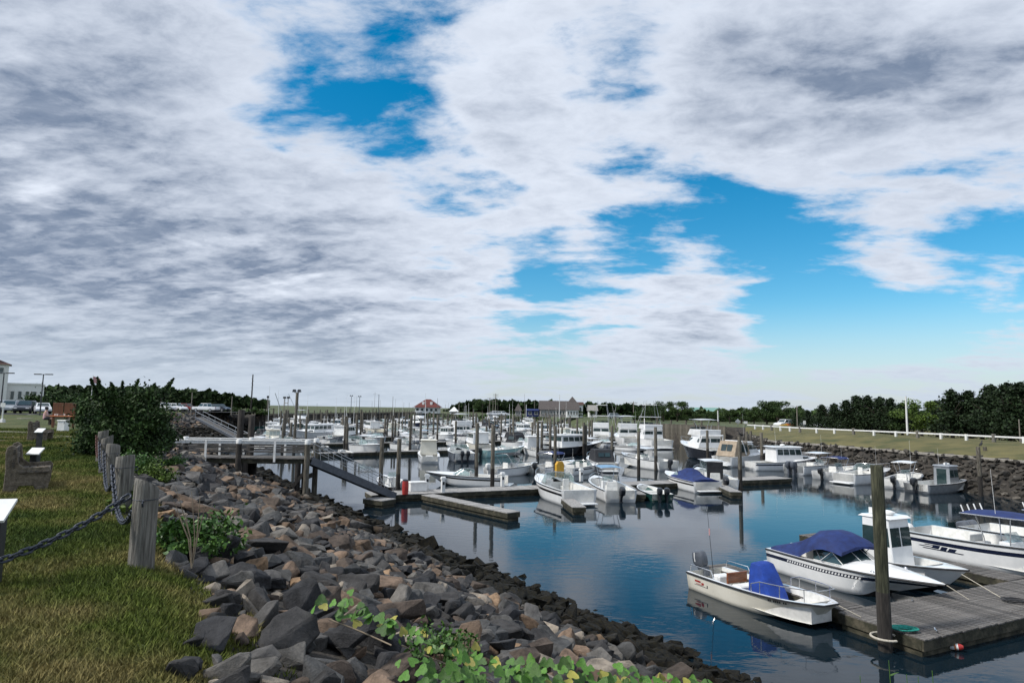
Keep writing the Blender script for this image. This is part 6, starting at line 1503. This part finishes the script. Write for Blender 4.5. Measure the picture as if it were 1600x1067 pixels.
sign(1153, 658.5, 672, 106, .95, .95, 'steel', 'grey backed diamond road sign on the right bank', True); sign(1165, 660, 672, 104, .6, .4, 'white_paint', 'small white sign next to the diamond sign'); sign(1257, 660, 675, 98, .4, .55, 'white_paint', 'small upright sign on the fence line below the street lamp')
t = thing('excavator_boom', 'orange-yellow excavator arm parked behind the fence', 'excavator', (*at_d(1232, 672, 128).xy, 2.9)); t.scale = (.7, .7, .7)
mb = MB(); mb.bar((-2.4, 0, .9), (-.4, 0, 1.25), .5, .5); mb.build('boom', 'yellow_plastic', t, bevel=.03); mb = MB(); mb.box((.5, 0, 1.1), (1.8, 1.6, 1.0)); mb.build('body', 'orange_paint', t, bevel=.05); mb = MB(); mb.box((.4, -.3, 1.9), (1.0, .9, .9), top=.85); mb.build('cab', 'glass', t, bevel=.03); mb = MB(); mb.box((.3, 0, .35), (2.6, 1.8, .6)); mb.build('track', 'rubber', t, bevel=.1)
# ------------------------------------------------------------------ timber bulkheads
def bulkhead(name, a, b, z0, z1, label, step=.5, mat='dark_timber', inset=0):
    a, b = Vector(a), Vector(b); d = (b-a).normalized(); L = (b-a).length; t = thing(name, label, 'bulkhead', (a.x, a.y, 0), math.atan2(d.y, d.x)); n = int(L/step)
    nb = min(n, 280); st = L/nb
    mb = MB(); mb.box((0, 0, (z0+z1)/2), (st-.04, .12, z1-z0)); me = mb.mesh('board', mat)
    for k in range(nb):
        link('board', me, t, ((k+.5)*st, random.uniform(-.03, .03), random.uniform(-.06, .04)))
    for z in (z1-.25, z1-1.6):
        mb = MB(); mb.box((L/2, -.14 if inset == 0 else .14, z), (L, .18, .25)); mb.build('waler', 'pile_wood', t)
    k = 0
    mbp = MB(); mbp.tube([(0, 0, -1), (0, 0, z1+.9)], [.18, .16], 9); mp_ = mbp.mesh('fender_pile', 'pile_wood', smooth=True); s = 1.0
    while s < L: link('fender_pile', mp_, t, (s, -.4 if inset == 0 else .4, random.uniform(-.4, .5))); s += 4.2
    return t
bulkhead('timber_bulkhead', POLY[2], POLY[3], -1, 4.0, 'long dark timber bulkhead with fender piles on the left side of the harbour', .55, inset=0)
bulkhead('timber_bulkhead', POLY[6], POLY[7], -1, 3.7, 'grey timber bulkhead at the end of the right bank', .4, 'pile_wood', inset=1)
# ------------------------------------------------------------------ buildings
def building(name, label, px0, px1, D, zb, eave, ridge, depth, wallmat, roofmat, hip=True, wins=4, rot=0.0, over=.4, dorm=0, gable_x=False, wz=(.35, .8)):
    a = at_d(px0, 600, D); b = at_d(px1, 600, D); Wd = b.x-a.x; t = thing(name, label, 'building', ((a.x+b.x)/2, D, zb), rot); w = Wd/2; E = eave-zb; Rg = ridge-zb
    mb = MB(); mb.box((0, depth/2, E/2), (Wd, depth, E)); wl = mb.build('wall', wallmat, t)
    mb = MB(); o = over
    if hip == 'flat': mb.box((0, depth/2, E+.15), (Wd+.3, depth+.3, .3))
    else:
        ins = min(w, depth/2)*.95 if hip else 0
        mb.add([(-w-o, -o, E), (w+o, -o, E), (w+o, depth+o, E), (-w-o, depth+o, E), (-w-o*(0 if hip else 1)+ins, depth/2, Rg), (w+o*(0 if hip else 1)-ins, depth/2, Rg)], [(0, 1, 5, 4), (2, 3, 4, 5), (1, 2, 5), (3, 0, 4), (3, 2, 1, 0)])
    rf = mb.build('roof', roofmat, t)
    for k in range(wins):
        x = -w+Wd*(k+.5)/wins; mb = MB(); mb.box((x, -.03, E*(wz[0]+wz[1])/2), (Wd/wins*.55, .10, E*(wz[1]-wz[0]))); wi = mb.build('window', 'glass', t)
        mb = MB(); hw, z0, z1 = Wd/wins*.275, E*wz[0], E*wz[1]; mb.tube([(x-hw, -.09, z0), (x+hw, -.09, z0), (x+hw, -.09, z1), (x-hw, -.09, z1)], .06, 4, closed=True); mb.build('frame', 'white_paint', wi)
    for k in range(dorm):
        x = -w*.35+k*w*.7; mb = MB(); mb.box((x, depth*.22, E+(Rg-E)*.45), (Wd*.1, depth*.25, (Rg-E)*.45)); dm = mb.build('dormer', 'shingle_white', rf); 
    return t
building('tower_building', 'white shingled tower with brown hipped roof at the left edge', -52, 4, 120, 4.3, 12.9, 14.6, 6.5, 'shingle_white', 'roof_brown', True, 2, rot=R(38), wz=(.82, .93))
t = building('cupola', 'small cupola with dark red cap above the tower roof', -32, -16, 121, 13.4, 15.6, 16.6, 2.2, 'shingle_white', 'roof_brown', True, 1, rot=R(38))
building('flat_roofed_building', 'long low white building with dark windows beside the tower', 9, 56, 124, 4.3, 9.2, 9.2, 8, 'shingle_white', 'shingle_white', 'flat', 5, rot=R(30), wz=(.42, .74))
building('red_roofed_house', 'white waterfront house with red hipped roof and dormers', 650, 686, 300, 3.4, 6.2, 10.0, 9, 'shingle_white', 'roof_red', True, 5, over=.9, dorm=2)
building('restaurant', 'long building with grey-brown roof across the far harbour', 845, 888, 228, 3.4, 6.0, 9.2, 9, 'shingle_grey', 'roof_grey', False, 9)
building('gabled_wing', 'white gabled wing at the right end of the grey roofed building', 886, 904, 224, 3.4, 6.0, 8.6, 5, 'shingle_white', 'roof_grey', False, 4)
building('lookout_tower', 'white lookout with dark pointed roof above the grey roofed building', 889, 901, 236, 3.4, 8.6, 10.9, 3, 'shingle_white', 'roof_grey', True, 2, wz=(.8, .95)); building('annex', 'white annex with brown roof right of the lookout', 900, 911, 238, 3.4, 7.9, 9.0, 4, 'shingle_white', 'roof_brown', False, 1)
building('gazebo', 'small grey-roofed gazebo on the far shore', 806, 815, 235, 3.4, 5.4, 8.2, 3, 'shingle_grey', 'roof_grey', True, 2); building('green_roofed_building', 'building with a pale green roof behind the right trees', 1086, 1128, 225, 3.6, 6.0, 7.6, 10, 'shingle_white', 'roof_green', False, 4)
building('blue_shed', 'small navy-sided shed left of the grey roofed building', 824, 843, 232, 3.4, 5.6, 6.2, 4, 'canvas_navy', 'canvas_navy', False, 2); building('white_tent', 'small white tent on the far shore by the wooded hill', 704, 716, 270, 3.4, 4.6, 6.6, 3.2, 'shingle_white', 'white_plastic', True, 1); building('white_cottage', 'white cottage roof among the trees right of the restaurant', 921, 933, 245, 3.4, 5.8, 8.0, 5, 'shingle_white', 'shingle_grey', False, 2)
p = at_d(831, 651, 215); car('white pickup truck parked on the far shore left of the gazebo', (*at_d(773, 648, 230).xy, 3.45), .2, M('car_white'), 'pickup', 'far shore vehicles'); car('white car parked in front of the wooded hill', (*at_d(786, 649, 232).xy, 3.45), .1, M('car_white'), 'suv', 'far shore vehicles'); car('silver car on the far shore at the right of the restaurant', (*at_d(962, 650, 200).xy, 3.5), 0, M('car_silver'), 'suv', 'far shore vehicles')
# ------------------------------------------------------------------ left side: lots, cars, lawn furniture
lp = [at_d(px, 626, 92).xy for px in (-140, 20, 130)]; strip('parking_lot', [(-150, 78), (-95, 80), (-48, 86)], 9, 'asphalt', 4.36+.045)
strip('parking_lot', [(-95, 150), (-70, 142), (-58, 140)], 12, 'asphalt', 4.3+.10)
for px, D, mat, kind, a, l in [(-6, 88, 'car_white', 'suv', -60, 'white car cut off by the left edge'), (18, 87, 'car_silver', 'suv', -65, 'grey SUV second from the left in the parking lot'), (42, 87, 'car_dark', 'suv', -65, 'dark car third from the left in the parking lot'), (68, 86, 'car_white', 'sedan', -50, 'white sedan right of the dark car in the parking lot')]:
    q = at_d(px, 620, D); car(l, (q.x, q.y, 4.40), R(a), M(mat), kind, 'cars in the left parking lot')
for px, D, mat, kind, a, l in [(255, 138, 'car_white', 'pickup', -20, 'white pickup truck at the left of the bank-top row'), (276, 140, 'car_white', 'suv', -20, 'white SUV right of the first pickup'), (292, 142, 'car_red', 'suv', -20, 'dark red car in the bank-top row'), (322, 140, 'car_white', 'pickup', 170, 'large white pickup truck at the right of the bank-top row'), (344, 143, 'car_dark', 'suv', -20, 'dark SUV at the right end of the bank-top row')]:
    q = at_d(px, 632, D); car(l, (q.x, q.y, 4.38), R(a), M(mat), kind, 'vehicles on the left bank')
def bench(p, rz, label, slatback=True, sc=1.0):
    t = thing('park_bench', label, 'bench', p, rz); t.scale = (sc,)*3
    prof = [(-.06, 0), (.12, 0), (.17, .11), (.38, .11), (.43, 0), (.60, 0), (.63, .40), (.58, .455), (.22, .44), (.13, .52), (.09, .80), (.02, .85), (-.05, .82), (-.07, .72), (-.05, .40)]
    for y in (0, 1.25):
        mb = MB(); n = len(prof); vs = [(x, y, z) for x, z in prof]+[(x, y+.11, z) for x, z in prof]
        mb.add(vs, [tuple(range(n)), tuple(range(2*n-1, n-1, -1))]+[(i, n+i, n+(i+1) % n, (i+1) % n) for i in range(n)]); mb.build('side', 'bench_concrete', t, bevel=.012)
    for k, x in enumerate((.20, .32, .44, .55)):
        mb = MB(); mb.box((x, .68, .36), (.10, 1.42, .04)); mb.build('seat_slat', 'bench_slat', t, bevel=.006)
    for z in (.50, .62, .74):
        mb = MB(); mb.box((.06, .68, z), (.04, 1.42, .10)); mb.build('back_slat', 'bench_slat', t, bevel=.006)
    return t
b1 = at(10, 770, LZ); bench((b1.x, b1.y, LZ), R(34), 'concrete-sided bench nearest the camera on the lawn'); b2 = at(44, 690, LZ); bench((b2.x, b2.y, LZ), R(26), 'second concrete-sided bench, farther up the lawn')
def plaque(px, py, label, w=.52, d=.40, h=.62, rz=0.1):
    q = at(px, py, LZ); t = thing('info_plaque', label, 'plaque', (q.x, q.y, LZ), rz, 'tilted white plaques on the lawn')
    mb = MB(); mb.box((0, 0, h/2), (.13, .13, h)); mb.build('pedestal', 'rubber', t)
    mb = MB(); a = R(32); c, s = math.cos(a), math.sin(a); vs = []
    for zz in (0, .025):
        for x, y in ((-w/2, -d/2), (w/2, -d/2), (w/2, d/2), (-w/2, d/2)): vs.append((x, y*c-zz*s, h+.04+y*s+zz*c))
    mb.add(vs, [(3, 2, 1, 0), (4, 5, 6, 7), (0, 1, 5, 4), (1, 2, 6, 5), (2, 3, 7, 6), (3, 0, 4, 7)]); mb.build('panel', 'white_plastic', t)
plaque(51, 756, 'tilted white plaque beside the nearest bench', .24, .22, .60); plaque(60, 702, 'tilted white plaque beside the second bench', .26, .24, .6); plaque(-16, 912, 'tilted white plaque cut off by the left edge', .22, .30, .60, .3)
kb = at(98, 668, LZ); t = thing('notice_board', 'brown wooden notice board standing left of the big shrub', 'notice board', (kb.x, kb.y, LZ), .1)
for x in (-.62, .62):
    mb = MB(); mb.box((x, 0, .8), (.12, .12, 1.6)); mb.build('leg', 'brown_board', t, bevel=.01)
for k, x in enumerate((-.33, .33)):
    mb = MB(); mb.box((x, -.05, 1.22), (.60, .06, .74)); mb.build('panel', 'brown_board', t, bevel=.01)
mb = MB(); mb.box((0, -.12, .74), (1.35, .40, .07)); mb.build('shelf', 'orange_paint', t, bevel=.01)
for k, x in enumerate((-.42, -.28, .15, .4)):
    t2 = thing('cup', f'{["first","second","third","fourth"][k]} white cup from the left on the notice board shelf', 'cup', (kb.x+x, kb.y-.17+.1*x, LZ+.777)); mb = MB(); mb.loft([[(r_*math.cos(2*math.pi*j/9), r_*math.sin(2*math.pi*j/9), z) for j in range(9)] for z, r_ in ((0, .035), (.11, .045))]); mb.build('cup_body', 'white_plastic', t2, smooth=True)
q = at(98, 675, LZ); t = thing('white_bin', 'pale box standing below the notice board by the shrub', 'box', (q.x, q.y, LZ)); mb = MB(); mb.box((0, 0, .3), (.45, .4, .6), top=.92); mb.build('bin', 'white_plastic', t, bevel=.03); mb = MB(); mb.box((0, 0, .63), (.48, .43, .06)); mb.build('lid', 'white_plastic', t, bevel=.015)
for px, py, h, l in ((3, 660, 1.35, 'white post with a small sign panel at the left edge'), (25, 634, 1.1, 'short white post by the parking lot'), (54, 633, 1.2, 'white post with a small sign by the white sedan')):
    q = at(px, py, LZ); t = thing('white_post', l, 'post', (q.x, q.y, LZ)); mb = MB(); mb.tube([(0, 0, 0), (0, 0, h)], .05, 8); mb.build('shaft', 'white_paint', t, smooth=True); mb = MB(); mb.box((0, 0, .12), (.34, .34, .26), top=.85); mb.build('base', 'white_paint', t, bevel=.02); mb = MB(); mb.box((0, -.06, h), (.36, .03, .32)); mb.build('sign_panel', 'white_paint', t)
for k, (px, py, w, d, l) in enumerate([(12, 676, 3.2, 2.0, 'large pale stone slab set in the lawn at the left'), (40, 654, 1.6, .8, 'small pale stone slab in the lawn near the seated person'), (48, 648, 1.3, .6, 'farthest small stone slab in the lawn'), (8, 690, 2.2, .7, 'narrow stone slab in the lawn below the large one')]):
    q = at(px, py, LZ); t = thing('stone_slab', l, 'slab', (q.x, q.y, LZ)); rg_ = random.Random(k); mb = MB(); mb.prism([(w/2*math.cos(a)*rg_.uniform(.85, 1.05), d/2*math.sin(a)*rg_.uniform(.85, 1.05)) for a in np.linspace(0, 6.283, 12)[:-1]], -.05, .05); mb.build('slab', 'concrete', t, bevel=.01)
pth = [at(px, py, LZ).xy for px, py in ((10, 684), (70, 680), (115, 686))]; strip('path', pth, .9, 'concrete', LZ+.042)
# seated person
q = at(70, 664, LZ); seatp = (q.x, q.y, LZ)
t = thing('person', 'seated person in a pink top and dark cap facing the notice board', 'person', seatp, R(-65))
sk = [(0, 0, .46), (0, -.02, .66), (0, .0, .88), (0, .02, 1.0), (0, .05, 1.14), (.10, .03, .46), (.12, .42, .47), (.13, .50, .06), (-.10, .03, .46), (-.12, .42, .47), (-.11, .55, .08), (.19, .0, .92), (.24, .08, .68), (.18, .30, .62), (-.19, 0, .92), (-.24, .08, .68), (-.18, .30, .62), (.13, .60, .03), (-.11, .65, .04)]
ed = [(0, 1), (1, 2), (2, 3), (3, 4), (0, 5), (5, 6), (6, 7), (7, 17), (0, 8), (8, 9), (9, 10), (10, 18), (2, 11), (11, 12), (12, 13), (2, 14), (14, 15), (15, 16)]
rad = [.14, .135, .13, .055, .10, .105, .07, .045, .105, .07, .045, .06, .045, .035, .06, .045, .035, .035, .035]
me = bpy.data.meshes.new('body'); me.from_pydata(sk, ed, []); me.materials.append(M('skin')); bo = link('body', me, t)
bo.modifiers.new('skin', 'SKIN'); sv_ = me.skin_vertices[0].data
for i, r_ in enumerate(rad): sv_[i].radius = (r_, r_)
sv_[0].use_root = True; ss = bo.modifiers.new('sub', 'SUBSURF'); ss.levels = 1; ss.render_levels = 2
mb = MB(); n = 12; ell = lambda z, rx, ry, yy: [(rx*math.cos(2*math.pi*j/n), yy+ry*math.sin(2*math.pi*j/n), z) for j in range(n)]
mb.loft([ell(.44, .19, .16, .0), ell(.6, .175, .15, -.01), ell(.8, .19, .145, 0), ell(.93, .17, .11, .01), ell(.98, .07, .07, .02)]); mb.build('top', 'cloth_pink', t, smooth=True)
mb = MB(); mb.loft([ell(1.1, .085, .10, .03), ell(1.18, .105, .12, .03), ell(1.26, .095, .11, .02), ell(1.30, .04, .05, .01)]); mb.box((0, .17, 1.19), (.15, .16, .02)); mb.build('cap', 'cloth_dark', t, smooth=True)
mb = MB(); mb.loft([ell(.36, .20, .17, .03), ell(.5, .21, .18, .03)]); 
for s in (-1, 1): mb.tube([(s*.11, .03, .47), (s*.12, .30, .48)], [.12, .105], 8)
mb.build('shorts', 'cloth_dark', t, smooth=True)
bench((q.x-.05, q.y+.55, LZ), R(-65)+R(90)-R(90), 'dark bench the seated person sits on', sc=.9)
# dragger rigging over the left boats
for k, (px, D) in enumerate(((408, 150), (436, 158))):
    b_ = at_d(px, 655, D); root = thing('fishing_trawler', ['fishing trawler with gantry masts left of the lamp pile', 'fishing trawler with raised booms right of the lamp pile'][k], 'boat', (b_.x+4, b_.y, 0), R(-70+20*k), G2); H = lobster(root, 13, 'gelcoat_green', housemat='gelcoat', mast=False)
    g = thing_part('gantry', root, (0, 0, 0))
    for s in (-1, 1):
        mb = MB(); mb.tube([(s*1.5, -2.5, 1.5), (s*1.2, -2.5, 7.6)], .09, 6); mb.build('upright', 'pole_wood', g); mb = MB(); mb.tube([(s*.4, 1, 3.5), (s*2.6, -1, 8.8)], .06, 6); mb.build('boom', 'aluminium', g); mb = MB(); mb.box((s*1.2, -2.5, 7.9), (.7, .5, .5)); mb.build('work_light', 'engine_black', g)
    mb = MB(); mb.bar((-1.3, -2.5, 6.6), (1.3, -2.5, 6.6), .14, .14); mb.build('crossbeam', 'pole_wood', g); antenna(root, 0, 0, 3.5, 6, .05)
# flag above the shrub and the distant footbridge ramp at the left rocks
t = pole(141, 586, 640, 90, 'white flagpole with a small flag behind the big shrub', .05, 'white_paint', zb=4.3, name='flagpole', cat='flagpole'); h = at_d(141, 586, 90).z-4.3
mb = MB(); rings = [[(.05+x, .12*math.sin(x*3), h-.15-x*.35-zz) for zz in (0, .45, .9)] for x in np.linspace(0, 1.0, 7)]; mb.loft(rings, False, openring=True); mb.build('flag', 'flag_cloth', t, smooth=True, flip=False)
ra, rb2 = at_d(305, 652, 108), at_d(378, 690, 92); v_ = rb2-ra; gw2 = thing('gangway', 'grey access ramp descending in front of the left rocky bank', 'gangway', ra, math.atan2(v_.y, v_.x)); xx = v_.xy.length
for yy in (0, 1.2):
    mb = MB(); mb.bar((0, yy, -.1), (xx, yy, v_.z-.1), .12, .4); mb.build('side_beam', 'engine_grey', gw2)
    mb = MB(); mb.tube([(0, yy, 1.0), (xx, yy, v_.z+1.0)], .035, 6); mb.build('hand_rail', 'aluminium', gw2)
    for k in range(8): f = k/7; mb = MB(); mb.tube([(xx*f, yy, v_.z*f), (xx*f, yy, v_.z*f+1)], .025, 5); mb.build('stanchion', 'aluminium', gw2)
mb = MB(); mb.bar((0, .6, 0), (xx, .6, v_.z), 1.1, .05); mb.build('tread', 'dock_wood', gw2)
